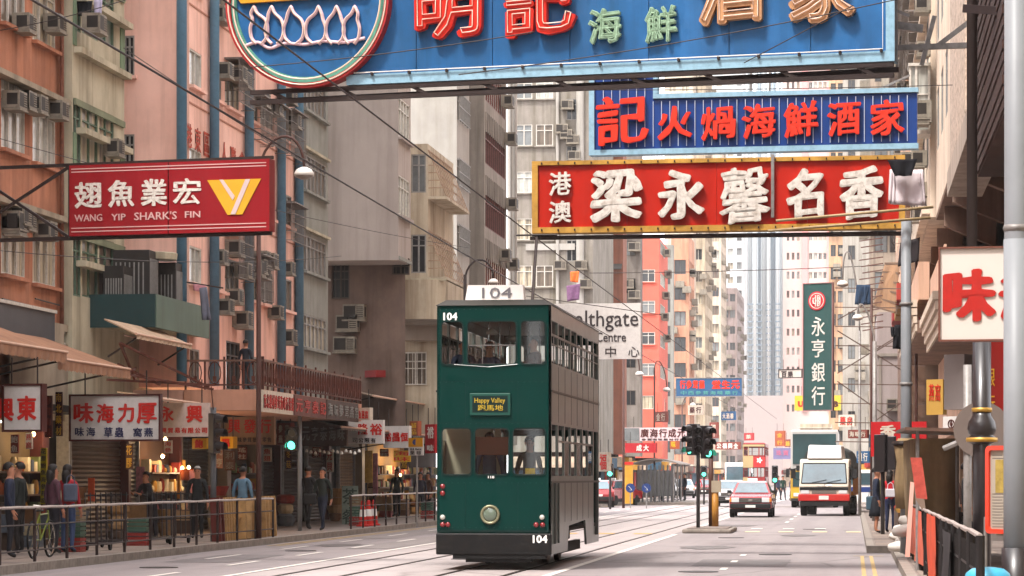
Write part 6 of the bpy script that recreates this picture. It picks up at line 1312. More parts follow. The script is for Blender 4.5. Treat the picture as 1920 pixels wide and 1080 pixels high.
def bus(label, px, D, w, h, lo, up, gl, deck2=True, L=10.5):
    c = PD(px, HY, D); t = thing('bus', (0, 0, 0), label, 'bus'); W_ = w/2
    m = MB(); m.box(-W_, W_, 0, L, .35, h*.48); ST(t, 'lower_body', m, lo, .06); m = MB(); m.box(-W_, W_, .02, L, h*.48+.001, h); ST(t, 'upper_body', m, up, .1)
    m = MB(); m.poly([(-W_+.12, -.02, h*.56), (W_-.12, -.02, h*.56), (W_-.12, -.0, h-.22), (-W_+.12, -.0, h-.22)]) if deck2 else None
    m.poly([(-W_+.12, -.03, 1.1), (W_-.12, -.03, 1.1), (W_-.12, -.02, h*.46 if deck2 else h-.35), (-W_+.12, -.02, h*.46 if deck2 else h-.35)]); ST(t, 'windscreen', m, gl)
    if deck2: m = MB(); m.box(-W_+.3, W_-.3, -.05, -.01, h*.475, h*.54); ST(t, 'destination_box', m, PLB)
    for sx in (-1, 1):
        for k in range(6):
            for z0, z1 in (((1.2, 1.9), (h*.6, h*.85)) if deck2 else ((1.3, h-.5),)): m = MB(); X = sx*(W_+.004); m.poly([(X, .8+k*1.5, z0), (X, 2.15+k*1.5, z0), (X, 2.15+k*1.5, z1), (X, .8+k*1.5, z1)]); ST(t, 'side_window', m, CARG)
        m = MB(); m.box(sx*(W_-.3)-.14, sx*(W_-.3)+.14, -.04, .0, .6, .78); ST(t, 'headlight', m, HLG)
        m = MB(); m.box(sx*(W_+.15)-.08, sx*(W_+.15)+.08, -.3, -.24, 1.6, 2.0); m.bar((sx*W_, 0, 2.1), (sx*(W_+.15), -.27, 2.0), .03); ST(t, 'door_mirror', m, PLB)
        for y in (1.8, L-2): wheel(t, sx*(W_-.15), y, .48, .28)
    m = MB(); m.box(-.26, .26, -.05, -.03, .48, .6); ST(t, 'number_plate', m, PLT); m = MB(); m.box(-W_+.02, W_-.02, -.06, .1, .35, .5); ST(t, 'bumper', m, PLB)
    t.location = (c.x, c.y, 0); return t
bus('double deck bus with a big teal windscreen behind the truck', 1527, 143, 2.5, 4.1, M('bus_yellow', '#c2972a', .4, .08, 1, coat=.3), M('bus_silver', '#a3a09b', .4, .08, 1, coat=.3), M('bus_glass_teal', '#2c4446', .08, .3, .7, spec=.9, coat=.4))
bus('white single deck bus in the distance behind the silver sedan', 1383, 260, 2.4, 3.0, TRW, TRW, CARG, False, 8)
# fixed things: tram shelter
c0, c1 = PD(1192, HY, 158), PD(1265, HY, 158)
t = thing('tram_shelter', c0, 'grey roofed tram stop shelter with slatted panels on the far left platform', 'shelter')
ORG[t.name] = Vector(c0); x0, x1, y0 = c0.x, c1.x, c0.y
m = MB(); m.box(x0-.3, x1+1.2, y0-1, y0+14, 0, .16); m.build('platform', KERB, t)
m = MB(); pts = [(x0-.25+((x1-x0)+.5)*k/8, 2.35+.28*sin(pi*k/8)) for k in range(9)]
for k in range(8): (xa, za), (xb, zb) = pts[k], pts[k+1]; m.hexa([(xa, y0-.2, za), (xb, y0-.2, zb), (xb, y0+12, zb), (xa, y0+12, za), (xa, y0-.2, za+.07), (xb, y0-.2, zb+.07), (xb, y0+12, zb+.07), (xa, y0+12, za+.07)])
m.build('roof', M('shelter_roof', '#867d75', .6, .1), t)
for k in range(9): m = MB(); x = x0+.15+k*(x1-x0-.3)/8; m.box(x-.05, x+.05, y0, y0+.06, .16, 2.3); m.build('slat', M('shelter_slat', '#57585a', .5), t)
m = MB(); m.box(x0+.1, x1-.1, y0+.2, y0+.24, .5, 2.0); m.build('back_panel', P_GREY, t)
for k in range(4): m = MB(); m.tube([(x1-.05, y0+k*3.5, .16), (x1-.05, y0+k*3.5, 2.4)], .05, 8); m.build('post', GST, t)
def slab(name, label, cat, x0, x1, y0, y1, z0, z1, mat, bevel=0): 
    m = MB(); m.box(x0, x1, y0, y1, z0, z1); return tag(m.build(name, mat, bevel=bevel), label, cat)
c = PD(1177, HY, 150); t = thing('advert_column', c, 'bright yellow advertising panel at the left end of the tram shelter', 'advert'); m = MB(); m.box(c.x-.28, c.x+.28, c.y, c.y+.15, .15, 2.3); m.build('panel', M('advert_yellow', '#b5852a', .5, .2, 3), t); m = MB(); m.box(c.x-.3, c.x+.3, c.y-.03, c.y+.18, 2.3, 2.45); m.build('cap', RD2, t)
for px, lab in ((1182, 'left round blue arrow sign on the tram platform'), (1212, 'right round blue arrow sign on the tram platform')):
    c = PD(px, 915, 140); t = thing('road_sign', (c.x, c.y, 0), lab, 'road sign'); m = MB(); m.tube([(c.x, c.y, 0), (c.x, c.y, 1.1)], .03, 6); m.build('post', GST, t)
    m = MB(); m.lathe((c.x, c.y-.03, 1.05), [(.24, 0), (.24, .02)], 20, axis='y'); m.build('disc', M('sign_blue_round', '#1f3568', .4), t)
    m = MB(); m.bar((c.x-.1, c.y-.06, 1.15), (c.x+.08, c.y-.06, .97), .04, .01); m.bar((c.x+.1, c.y-.06, .95), (c.x-.03, c.y-.06, .95), .05, .01); m.build('arrow', TRW, t)
# ------------------------------------------------------------------ posts, lamps, signals, wires
PLG = M('post_grey_paint', '#82868a', .45, .1, 1.5, streak=.15); PBL = M('post_black', '#242022', .35, .15, 1.5, spec=.5, coat=.2); BRS = M('post_gold_band', '#b08a3e', .35, .1, 3, metal=.5); RUSTP = M('post_brown', '#4b2f28', .55, .2, 2)
def post(label, X, Y, z0, z1, r, mat, r1=None, bands=(), cat='lamp post', name='lamp_post'):
    t = thing(name, (X, Y, z0), label, cat); m = MB(); m.tube([(X, Y, z0), (X, Y, (z0+z1)/2), (X, Y, z1)], r, 18, r1); m.build('shaft', mat, t, smooth=True)
    for z in bands: m = MB(); m.lathe((X, Y, z), [(r*1.02, -.03), (r*1.12, 0), (r*1.02, .03)], 18); m.build('band', GST, t, smooth=True)
    return t
def lamp_head(t, c, r=.2):
    m = MB(); m.lathe(c, [(r, 0), (r*.97, r*.3), (r*.75, r*.65), (r*.35, r*.85), (.03, r*.9)], 18); m.build('lamp_shade', M('shade_white', '#d6d2ca', .4, .05), t, smooth=True)
    m = MB(); m.lathe(c, [(r*.3, -r*.35), (r*.8, -r*.12), (r*.95, 0)], 16); m.build('lamp_bowl', M('bowl_grey', '#8d857e', .3), t, smooth=True)
def arc(p, q, h, n=10): return [tuple(Vector(p).lerp(Vector(q), .5-.5*cos(pi*k/n))+Vector((0, 0, h*sin(pi*k/n)))) for k in range(n+1)]
# near right grey post, crossing the frame edge
c = PD(1905, HY, 24.5); t = post('thick grey painted post at the right edge of the picture', c.x, c.y, .13, 7, .105, PLG, bands=(PD(1900, 428, 24.5).z,)); m = MB(); m.tube([(c.x, c.y, PD(0, 428, 24.5).z-.1), (c.x, c.y, .13)], .112, 18); m.build('sleeve', PLG, t, smooth=True); m = MB(); m.tube([(c.x, c.y, .13), (c.x, c.y, PD(0, 1027, 24.5).z)], .13, 18); m.build('base', PBL, t, smooth=True)
# mid right grey lamp post
c = PD(1699, HY, 52); t = post('tall pale grey post rising to the end of the red sign', c.x, c.y, .13, PD(0, 442, 52).z+.3, .115, PLG, .095, (PD(0, 720, 52).z, PD(0, 570, 52).z))
t0 = thing('canvas_wrap', (c.x, c.y, .13), 'tan canvas and cloth tied round the tall grey post above the barrier', 'canvas'); CANV = M('canvas_tan', '#8d7656', .9, .2, 2, streak=.4)
m = MB(); zt = PD(0, 822, 52).z; m.lathe((c.x, c.y, 0), [(.2, 1.0), (.23, 1.5), (.18, 1.9), (.24, zt-.12), (.15, zt)], 14); m.build('cloth', CANV, t0, smooth=True); m = MB(); m.lathe((c.x, c.y, zt-.1), [(.26, -.04), (.28, .0), (.26, .05)], 12); m.build('rope', IRON, t0)
# black ornamental post
c = PD(1841, HY, 31); t = post('black ornamental lamp post with gold bands in front of the bus stop board', c.x, c.y, .13, PD(0, 640, 31).z, .105, PBL)
zc = PD(0, 800, 31).z; m = MB(); m.lathe((c.x, c.y, zc), [(.1, .2), (.11, .12), (.15, .06), (.165, -.02), (.15, -.08), (.125, -.1), (.17, -.13), (.17, -.17), (.11, -.2)], 22); m.build('collar', PBL, t, smooth=True)
for z, r in ((zc+.19, .118), (zc-.15, .182)): m = MB(); m.lathe((c.x, c.y, z), [(r*.97, -.025), (r, 0), (r*.97, .025)], 22); m.build('gold_band', BRS, t, smooth=True)

# slim grey post with disc sign back
c = PD(1814, HY, 33); t = post('slim galvanised post carrying the back of a round road sign', c.x, c.y, .13, PD(0, 684, 33).z, .05, GST, cat='road sign', name='road_sign')
m = MB(); m.lathe((c.x+.17, c.y-.05, PD(0, 806, 33).z), [(.34, 0), (.34, .012)], 28, axis='y'); m.build('disc', M('sign_back', '#6a5f59', .5, .1), t)
m = MB(); m.tube([(c.x-.28, c.y+.1, 1.95), (c.x-.05, c.y, 2.05), (c.x, c.y, 1.98), (c.x+.01, c.y, .13)], .035, 8); m.build('hoop', GST, t)
# bus stop board with red frame
pl = plane_px(1852, 27.5, 1945, 27.0); t = thing('bus_stop_board', pl.at(.2, .8), 'bus stop timetable board in a rounded orange red frame at the right edge', 'bus stop board')
u0, z1 = pl.px(1852, 836); u1, _ = pl.px(1940, 836); _, z0 = pl.px(1852, 1000); REF = M('frame_orangered', '#d1391f', .35, .06, 2, coat=.3)
me = plate_mesh('frame', [rrect(u0, u1, z0, z1, .05), rrect(u0+.045, u1-.045, z0+.045, z1-.045, .03)], .04); me.materials.append(REF); put('frame', me, t, pl, 0, 0, 0)
m = MB(); m.pbox(pl, u0+.045, u1-.045, z0+.045, z1-.045, -.02, .01); m.build('board', M('board_grey_beige', '#a39a8c', .5, .08, 3), t)
m = MB(); a, zt = pl.px(1868, 862); _, zb = pl.px(0+1868, 924); m.pbox(pl, a, a+.35, zb, zt, .011, .014); m.build('notice', M('notice_ochre', '#a08a45', .6, .3, 12), t)
m = MB()
for k in range(26): zz = z1-.1-k*.03; m.pbox(pl, u0+.07, u0+.2+.1*((k*7) % 5)/5, zz, zz+.008, .0102, .012) if not zb < zz < zt else None
m.build('timetable_line', M('print_grey', '#6d665f', .7), t)
m = MB(); m.tube([pl.at(u0-.03, .13, 0), pl.at(u0-.03, 1.2, 0)], .02, 6); m.tube([pl.at(.3, z1, 0), pl.at(.3, 3.4, 0)], .03, 8); m.build('pole', GST, t)
# cyan bin
c = PD(1852, 1064, 24); t = thing('litter_bin', (c.x, c.y, .13), 'turquoise plastic litter bin lid at the bottom right corner', 'litter bin'); CY = M('bin_cyan', '#3f9fc0', .35, .06, 3, coat=.2)
m = MB(); z = c.z; m.lathe((c.x, c.y, 0), [(.17, .13), (.19, z-.15)], 20); m.build('bin_body', CY, t, smooth=True); m = MB(); m.lathe((c.x, c.y, z-.14), [(.2, 0), (.21, .03), (.19, .09), (.14, .13), (.04, .145)], 22); m.build('lid', CY, t, smooth=True); m = MB(); m.box(c.x-.1, c.x+.1, c.y-.21, c.y-.15, z-.3, z-.2); m.build('slot', PLB, t)
# left street lamps
def street_lamp(label, px, py0, py1, D, hx, hy, r=.055, up=.55, mat=RUSTP, head=.2):
    c = PD(px, HY, D); zt = PD(px, py1, D).z; t = thing('street_lamp', (c.x, c.y, .13), label, 'street lamp'); m = MB(); m.tube([(c.x, c.y, .13), (c.x, c.y, 2.2), (c.x, c.y, zt)], r*1.35, 10, r); m.build('pole', mat, t, smooth=True)
    h = PD(hx, hy, D); m = MB(); m.tube(arc((c.x, c.y, zt-.2), (h.x, h.y, h.z+head*.9), up, 12), .032, 7); m.build('arm', mat, t, smooth=True); lamp_head(t, (h.x, h.y, h.z), head); return t
street_lamp('dark street lamp with curved arm beside the red shark fin sign', 485, 0, 318, 64.5, 570, 330, .052, .85, head=.24)
street_lamp('street lamp whose white shade shows above the tram number box', 872, 0, 515, 84, 925, 531, .05, .62, IRON, .16)
street_lamp('street lamp on a tall curved arm right of the green bank sign', 1612, 0, 620, 105, 1580, 535, .05, 1.9, GST, .22)
street_lamp('far street lamp with a white shade above the low salmon shophouse', 1169, 0, 650, 130, 1199, 703, .05, .9, RUSTP, .2)
street_lamp('farther street lamp with a white shade over the maroon sign', 1227, 0, 690, 165, 1250, 732, .05, 1.0, RUSTP, .22)
street_lamp('distant street lamp with its shade near the herb sign foot', 1279, 0, 760, 205, 1299, 760, .05, .7, RUSTP, .22)
street_lamp('grey street lamp standing behind the parked truck', 1640, 0, 640, 92, 1608, 598, .075, .7, GST, .18)
for px, D, zt, lab in ((1718, 88, 9, 'rusty brown sign support post behind the tall grey post'), (1634, 98, 8.4, 'thin dark sign support post beside the hanging jeans')): c = PD(px, HY, D); post(lab, c.x, c.y, .13, zt, .05, RUSTP, cat='post', name='support_post')
# traffic signals
LG = bpy.data.materials.new('signal_green'); LG.use_nodes = True; bs = LG.node_tree.nodes['Principled BSDF']; bs.inputs['Base Color'].default_value = (.02, .5, .3, 1); bs.inputs['Emission Color'].default_value = (.1, 1, .62, 1); bs.inputs['Emission Strength'].default_value = 2.6
LOFF = M('signal_dark_lens', '#15100f', .2, 0, 1, spec=.6)
def signal(t, c, rot, lit=2, n=3, s=1.0, ped=False):
    """head hung at c (its top), facing rot"""
    p = Plane((c[0], c[1]), (c[0]+cos(rot), c[1]+sin(rot))); p.o = Vector((c[0], c[1], 0)); z = c[2]; h = .32*s*n
    m = MB(); m.pbox(p, -.17*s, .17*s, z-h, z, -.16*s, 0); o = m.build('signal_head', PBL, t, bevel=.02)
    for k in range(n):
        zc = z-.16*s-k*.32*s; q = p.at(0, zc, 0)
        m = MB(); N = 16
        ring = [p.at(.11*s*cos(2*pi*j/N), zc+.11*s*sin(2*pi*j/N), .01) for j in range(N)]; m.poly(ring)
        L_ = m.mesh('lens', LG if k == lit else LOFF, ORG[t.name]); b_ = bpy.data.objects.new('lens', L_); COL.objects.link(b_); b_.parent = o
        m = MB()
        for j in range(9):
            a0, a1 = pi*(-.12+1.24*j/9), pi*(-.12+1.24*(j+1)/9); r = .135*s
            m.quad(p.at(r*cos(a0), zc+r*sin(a0), .0), p.at(r*cos(a1), zc+r*sin(a1), .0), p.at(r*cos(a1), zc+r*sin(a1)-.03, .22*s), p.at(r*cos(a0), zc+r*sin(a0)-.03, .22*s))
        b_ = bpy.data.objects.new('visor', m.mesh('visor', PBL, ORG[t.name])); COL.objects.link(b_); b_.parent = o
    return o
def sigpost(label, px, D, ztop, heads, mat=PBL, r=.055):
    c = PD(px, HY, D); t = thing('traffic_light', (c.x, c.y, 0), label, 'traffic light'); m = MB(); m.tube([(c.x, c.y, .1), (c.x, c.y, ztop)], r, 12); m.build('post', mat, t, smooth=True)
    for (dx, zt, rot, lit, n, s) in heads: signal(t, (c.x+dx, c.y-.12, zt), rot, lit, n, s)
    return t
t = sigpost('black traffic signals on the island, front post with three heads', 1309, 79, 3.15, [(-.24, 3.15, -.9, 2, 3, .95), (.3, 3.1, .7, 2, 3, 1.0), (.02, 3.1, 0, 9, 3, .85)])
c = PD(1333, HY, 81.3); t = thing('signal_post', (c.x, c.y, .12), 'brown signal post with a yellow base sleeve on the island', 'post'); m = MB(); m.tube([(c.x, c.y, .12), (c.x, c.y, 2.6)], .07, 12); m.build('shaft', RUSTP, t, smooth=True); m = MB(); m.tube([(c.x+.12, c.y, .12), (c.x+.12, c.y, 1.15)], .11, 12); m.build('yellow_sleeve', M('sleeve_ochre', '#a8752e', .5, .1), t, smooth=True); m = MB(); m.box(c.x+.02, c.x+.3, c.y-.12, c.y+.1, 1.15, 1.5); m.build('box', M('box_beige', '#a89c88', .5), t)
sigpost('near left traffic signal seen from behind among the shop signs', 400, 62, PD(0, 768, 62).z+.05, [(.12, PD(0, 775, 62).z, 1.3, 9, 3, .95)], M('post_greyblue', '#55585c', .5), .07)
sigpost('pedestrian signal showing a green man above the left railing', 562, 74, PD(0, 770, 74).z, [(-.2, PD(0, 800, 74).z, 0, 1, 2, 1.05)], PLG, .06)
sigpost('right kerb traffic signal seen from behind in front of the red sign', 1655, 70, PD(0, 812, 70).z, [(0, PD(0, 815, 70).z, 2.5, 9, 3, 1.0), (.2, PD(0, 818, 70).z, 2.9, 9, 3, .9)])
for px, D, lab in ((1144, 128, 'small green traffic signal just right of the tram'), (1320, 150, 'low green signal behind the island post'), (1453, 150, 'green traffic signal between the far tram and the bus')): sigpost(lab, px, D, 2.25, [(0, 2.25, 0, 1 if D != 150 or px == 1320 else 2, 2 if px != 1453 else 3, 1.0)])
# parking sign
board('yellow and white no parking sign with a dark disc left of the tram', 766, 793, 821, 854, 80, M('sign_white_plain', '#c9c5bf', .5), [('24 hrs', 769, 790, 840, 844, DKL, .01), ('至', 769, 778, 846, 852, DKL, .01), ('日', 782, 789, 846, 852, DKL, .01)], thick=.03, hang=False)
m = MB(); m.pbox(pl, 0.002, pl.px(793, 830)[0]-.002, pl.px(766, 838)[1], pl.px(766, 821)[1]-.002, .002, .006); m.build('yellow_half', M('sign_amber', '#c58a1c', .5), t)
uc, zc = pl.px(779, 829); m = MB(); m.lathe(pl.at(uc, zc, .006), [(.085, 0), (.085, .006)], 18, axis='y'); m.build('dark_disc', NAVY, t); m = MB(); m.tube([pl.at(uc, .13, -.06), pl.at(uc, zc, -.06)], .03, 8); m.build('post', GST, t)
# wires over the street
def wire(label, pts, r=.012, group=None, mat=None):
    m = MB(); m.tube(pts, r, 5); return tag(m.build('overhead_wire', mat or IRON, org=Vector(pts[0])), label, 'cable', group)
def sag(p, q, s=.3, n=12): p, q = Vector(p), Vector(q); return [tuple(p.lerp(q, k/n)-Vector((0, 0, 4*s*(k/n)*(1-k/n)))) for k in range(n+1)]
wire('black tram contact wire running down the street from the upper left corner', [(-8.9, 12, 6.85), (-8.9, 60, 6.75), (-8.9, 110, 6.8), (-8.9, 220, 6.8)], .016)
wire('tram contact wire over the green tram', [(-6.13, 12, 6.3), (-6.13, 60, 6.25), (-6.13, 110, 6.3), (-6.13, 220, 6.3)], .012)
for lab, (a, Da), (b_, Db), s in (('span wire crossing the lotus emblem of the blue sign', ((470, 126), 43), ((1000, 60), 42), .05), ('span wire rising across the blue sign to the tan characters', ((860, 140), 42), ((1850, -40), 40), .12), ('pale stay wire tied to the blue sign border', ((1395, 118), 43.5), ((1600, 10), 43), .0), ('thin wire from the upper left window to the corner clothes', ((0, 57), 50), ((250, -5), 50), .05), ('thin wire drooping behind the red shark fin sign', ((0, 260), 56), ((880, 465), 90), .2), ('span wire crossing below the big blue sign', ((960, 168), 58), ((1830, 158), 58), .05), ('faint span wire in front of the far towers', ((1105, 512), 140), ((1700, 495), 140), .1), ('span wire reaching the tram roof from the right', ((985, 555), 60), ((1240, 590), 60), .0), ('wire passing in front of the pink building top', ((232, 90), 60), ((620, 330), 80), .1), ('low span wire at the left between windows and the red sign', ((0, 470), 52), ((640, 480), 80), .2)):
    wire(lab, sag(PD(*a, Da), PD(*b_, Db), s), .009 if 'faint' not in lab else .02)
# sign support scaffold on the right
t = thing('sign_scaffold', PD(1580, HY, 100), 'thin lattice scaffold of rods bracing signs behind the green bank sign', 'scaffold'); SCF = M('scaffold_iron', '#5d4a42', .6, .2, 2); D = 100
for i in range(9):
    y = 520+i*36; m = MB(); m.bar(PD(1566, y+20, D), PD(1735, y+22, D-2), .035); m.build('rod', SCF, t)
for a_, b_ in (((1570, 600), (1640, 560)), ((1570, 620), (1700, 700)), ((1570, 700), (1700, 620)), ((1640, 660), (1740, 600)), ((1570, 715), (1690, 800)), ((1640, 790), (1740, 720))): m = MB(); m.bar(PD(*a_, D-.5), PD(*b_, D-.5), .04); m.build('brace', SCF, t)
t = thing('balcony_grille', PD(1620, HY, 112), 'stack of rusty iron balcony grilles under the end of the red sign', 'balcony')
for i in range(15): m = MB(); y = 452+i*12; m.bar(PD(1612+(i % 3)*3, y, 110), PD(1655, y-6, 106), .04); m.build('rod', RST, t)
# washing
CLW = M('cloth_white', '#d9cdd0', .85, .08, 4, bump=.3); CLB = M('cloth_black', '#15151b', .9, .1, 4); CLJ = M('cloth_denim', '#2e4159', .9, .25, 4)
def cloth(mb, quad, n=8, amp=.05, seed=1):
    rr = random.Random(seed); a, b_, c, d = [Vector(q) for q in quad]; g = []
    nrm = (b_-a).cross(d-a).normalized()
    for j in range(n+1):
        for i in range(n+1):
            u, v = i/n, j/n; p = a.lerp(b_, u).lerp(d.lerp(c, u), v); g.append(p+nrm*amp*sin(u*9+seed+v*2)*(.3+v))
    base = len(mb.v); mb.v += [tuple(p) for p in g]
    for j in range(n):
        for i in range(n): k = base+j*(n+1)+i; mb.f.append((k, k+1, k+n+2, k+n+1)); mb.m.append(0)
def garment(label, polys, D, mat, cat='shirt', name='shirt', amp=.04):
    t = None; m = MB()
    for i, q in enumerate(polys): cloth(m, [PD(x, y, D) for x, y in q], 7, amp, i+1)
    o = m.build(name, mat, smooth=True); s = o.modifiers.new('s', 'SOLIDIFY'); s.thickness = .02; tag(o, label, cat); return o
garment('white shirt hanging in front of the right end of the red sign', [[(1674, 318), (1724, 318), (1732, 386), (1676, 384)], [(1670, 318), (1677, 318), (1677, 384), (1666, 382)], [(1722, 318), (1729, 318), (1736, 386), (1726, 386)]], 51, CLW)
garment('black garment draped over the shoulders of the white shirt', [[(1664, 300), (1720, 298), (1708, 330), (1680, 330)]], 50.8, CLB, 'garment', 'garment')
garment('blue jeans hanging under the balcony grilles', [[(1606, 534), (1631, 534), (1620, 572), (1603, 571)], [(1619, 534), (1632, 534), (1632, 571), (1621, 571)]], 96, CLJ, 'jeans', 'jeans', .03)
garment('black T shirt hung beside the tall grey post', [[(1677, 610), (1692, 608), (1694, 655), (1675, 654)], [(1671, 614), (1679, 612), (1679, 630), (1672, 632)]], 60, CLB)
garment('dark grey sheet hanging above the brown awning', [[(1688, 455), (1725, 445), (1722, 490), (1684, 500)]], 80, M('cloth_dark_sheet', '#2b2629', .9, .2, 3), 'sheet', 'sheet')
garment('grey trousers on the pole at the pink building', [[(374, 540), (388, 538), (396, 600), (380, 600)]], 67, M('cloth_greyblue', '#6f7280', .9, .2, 3), 'trousers', 'trousers')
garment('small pink and pale cloths pegged beside the grey trousers', [[(362, 532), (386, 536), (384, 548), (364, 545)]], 67.1, M('cloth_pink', '#c98b93', .9, .2, 9), 'cloth', 'cloth')
t = thing('drying_pole', PD(350, 530, 67), 'drying pole sticking out from the pink building', 'pole'); m = MB(); m.tube([PD(350, 529, 67.3), PD(418, 540, 68)], .02, 6); m.build('rod', IRON, t)
garment('orange cloth hung on the grey beige block', [[(1069, 510), (1086, 508), (1084, 530), (1070, 528)]], 146, M('cloth_orange', '#d4622a', .9, .1, 3), 'cloth', 'cloth')
garment('purple clothes hung below the orange cloth', [[(1062, 536), (1088, 532), (1086, 562), (1064, 565)]], 146, M('cloth_purple', '#6b4a68', .9, .3, 6), 'clothes', 'clothes')
garment('pale lilac shirt in the top left green window', [[(176, 0), (192, 0), (190, 40), (178, 42)]], 63.5, M('cloth_lilac', '#b5b0c8', .9, .1, 3))
garment('dark hat and clothes bundle in the top left green window', [[(144, 2), (174, 2), (170, 34), (148, 30)]], 63.6, CLB, 'clothes', 'clothes')
# ------------------------------------------------------------------ left shopfronts
SHUT = M('shutter_steel', '#5c4a3c', .55, .15, .8, streak=.3, metal=.25); SHUTD = M('shutter_brown', '#3a2820', .6, .15, .8, streak=.3, metal=.2); SHUTG = M('shutter_grey', '#4f4a44', .5, .15, .8, streak=.3, metal=.3)  # shutter tones darkened to carry the shade under the awnings
GND = .14
def yl(px, X=-18.25): return YX(px, X)
m = MB(); m.box(-19, -18.32, 40, 119, .0, 4.4); o = m.build('back_wall', DKW, org=(-18.6, 40, 0)); tag(o, 'shade-darkened brown ground floor wall behind the left shopfronts', 'wall')
def shutter(a, c, ztop, mat, label):
    y0, y1 = yl(a), yl(c); t = thing('roller_shutter', (-18.25, (y0+y1)/2, GND), label, 'shutter')
    n = int((ztop-GND)/.11)
    sl = MB(); h = .104; L = y1-y0
    sl.quad((0, 0, 0), (0, L, 0), (.035, L, h*.5), (.035, 0, h*.5)); sl.quad((.035, 0, h*.5), (.035, L, h*.5), (0, L, h), (0, 0, h)); me = sl.mesh('slat', mat)
    for k in range(n): inst('slat', me, t, (-18.24, y0, GND+k*.11))
    m = MB(); m.box(-18.28, -18.14, y0-.05, y0, GND, ztop); m.build('guide_rail', FRG, t); m = MB(); m.box(-18.28, -18.14, y1, y1+.05, GND, ztop); m.build('guide_rail', FRG, t)
    m = MB(); m.box(-18.28, -18.0, y0, y1, ztop, ztop+.4); m.build('shutter_box', SHUTD, t); return t
shutter(126, 234, 2.75, SHUT, 'wide steel roller shutter under the white light box sign'); shutter(237, 253, 2.8, SHUTG, 'narrow grey roller shutter right of the wide one'); shutter(336, 388, 2.7, SHUTG, 'closed grey shutter behind the grey haired man')
shutter(487, 516, 2.8, SHUTD, 'dark brown shutter under the tan sign'); shutter(526, 560, 2.8, SHUTD, 'dark brown shutter left of the green signal'); shutter(572, 606, 2.7, SHUT, 'rusty shutter behind the two standing pedestrians'); shutter(632, 660, 2.7, M('shutter_ochre', '#8a6a42', .6, .15, .8, streak=.3), 'ochre shutter beside the green menu board')
def pillar(px, w, mat, label, z1=3.2, X=-18.1):
    y = yl(px, X); m = MB(); m.box(X-.2, X+.1, y, y+w, GND, z1); return tag(m.build('pillar', mat, bevel=.01), label, 'pillar')
pillar(72, .5, MRN, 'maroon pillar at the right of the far left shop'); pillar(121, .14, FRW, 'thin white pipe column left of the wide shutter'); pillar(234, .25, MRN, 'maroon post right of the wide shutter'); pillar(330, .25, MRN, 'maroon post at the right of the lit shop'); pillar(420, .5, M('tile_beige', '#8d7a63', .5, .1, 3), 'beige tiled pillar near the denim vest'); pillar(474, .5, MATS['tile_beige'], 'second beige tiled pillar beside the lamp post'); pillar(520, .22, MRN, 'red brown post between two dark shutters'); pillar(612, .4, MRN, 'brown post right of the rusty shutter'); pillar(674, .6, MATS['tile_beige'], 'beige pillar left of the lit yellow shop')
def open_shop(a, c, label, back, lights, goods=True, seed=1, depth=2.2):
    y0, y1 = yl(a), yl(c); t = thing('shop_interior', (-18.3, (y0+y1)/2, GND), label, 'shop'); rr = random.Random(seed)
    m = MB(); m.box(-18.33, -18.3, y0, y1, GND, 3.0); m.build('back_wall', back, t)
    for k in range(3):
        z = GND+.55+k*.5; m = MB(); m.box(-18.3, -17.85+(.35 if k == 0 else 0), y0+.1, y1-.1, z, z+.04); m.build('shelf', INTW, t)
        n = int((y1-y0)/.26); cols = ('#b98a3c', '#8c2f22', '#c9b58a', '#6e7a4a', '#a5562c', '#d1c6a8', '#3f4a5c')
        for i in range(n):
            h = rr.uniform(.12, .34); w = .2; y = y0+.2+i*.26; c_ = rr.choice(cols); m = MB()
            if rr.random() < .5: m.lathe((-18.05, y, z+.04), [(.07, 0), (.09, h*.3), (.08, h*.8), (.05, h)], 8)
            else: m.box(-18.16, -17.94, y-.09, y+.09, z+.04, z+.04+h)
            m.build('goods', M('goods_'+c_[1:], c_, .6, .2, 6), t)
    for (dy, z, e) in lights:
        y = y0+(y1-y0)*dy; g = thing('hanging_bulb', (-17.75, y, z), 'bare %s bulb %s in the %s' % (('warm', 'upper', 'glowing', 'round')[int(z*20) % 4], ('at the left', 'left of centre', 'mid way', 'at the right', 'at the far right')[min(4, int(dy*5))], label), 'light bulb')
        m = MB(); m.lathe((-17.75, y, z-.06), [(.015, 0), (.045, .03), (.05, .06), (.02, .11)], 10); bm = M('bulb_warm', '#ffc98a', .4, 0, emit=9); m.build('bulb', bm, g, smooth=True); m = MB(); m.tube([(-17.75, y, z+.05), (-17.75, y, 3.0)], .006, 4); m.build('cord', IRON, g)
        l = bpy.data.lights.new('bulb_light', 'POINT'); l.energy = e; l.color = (1, .68, .38); l.shadow_soft_size = .08; lo_ = bpy.data.objects.new('bulb_light', l); COL.objects.link(lo_); lo_.location = (-17.55, y, z-.1)
    return t
open_shop(-40, 68, 'far left dried goods shop', M('shop_back_olive', '#5a4c36', .8, .2, 1), ((.55, 2.55, 26), (.85, 2.55, 20)), seed=3)
open_shop(256, 328, 'lit dried seafood shop with bare bulbs', M('shop_back_brown', '#4b3427', .8, .2, 1), ((.25, 2.6, 22), (.18, 2.15, 18), (.7, 1.85, 18), (.88, 1.87, 16)), seed=4)
open_shop(424, 472, 'tan wooden panelled shop with shelves', M('shop_back_tan', '#5e4c38', .8, .2, 1), (), seed=5)
open_shop(692, 760, 'bright yellow lit shop left of the tram', M('shop_back_yellow', '#8c6a30', .7, .25, 1.5), ((.35, 2.4, 40), (.7, 2.4, 40), (.5, 1.7, 20)), seed=6)
open_shop(770, 815, 'dim shop behind the parking sign', M('shop_back_dim', '#43342b', .8, .2, 1), (), seed=8)
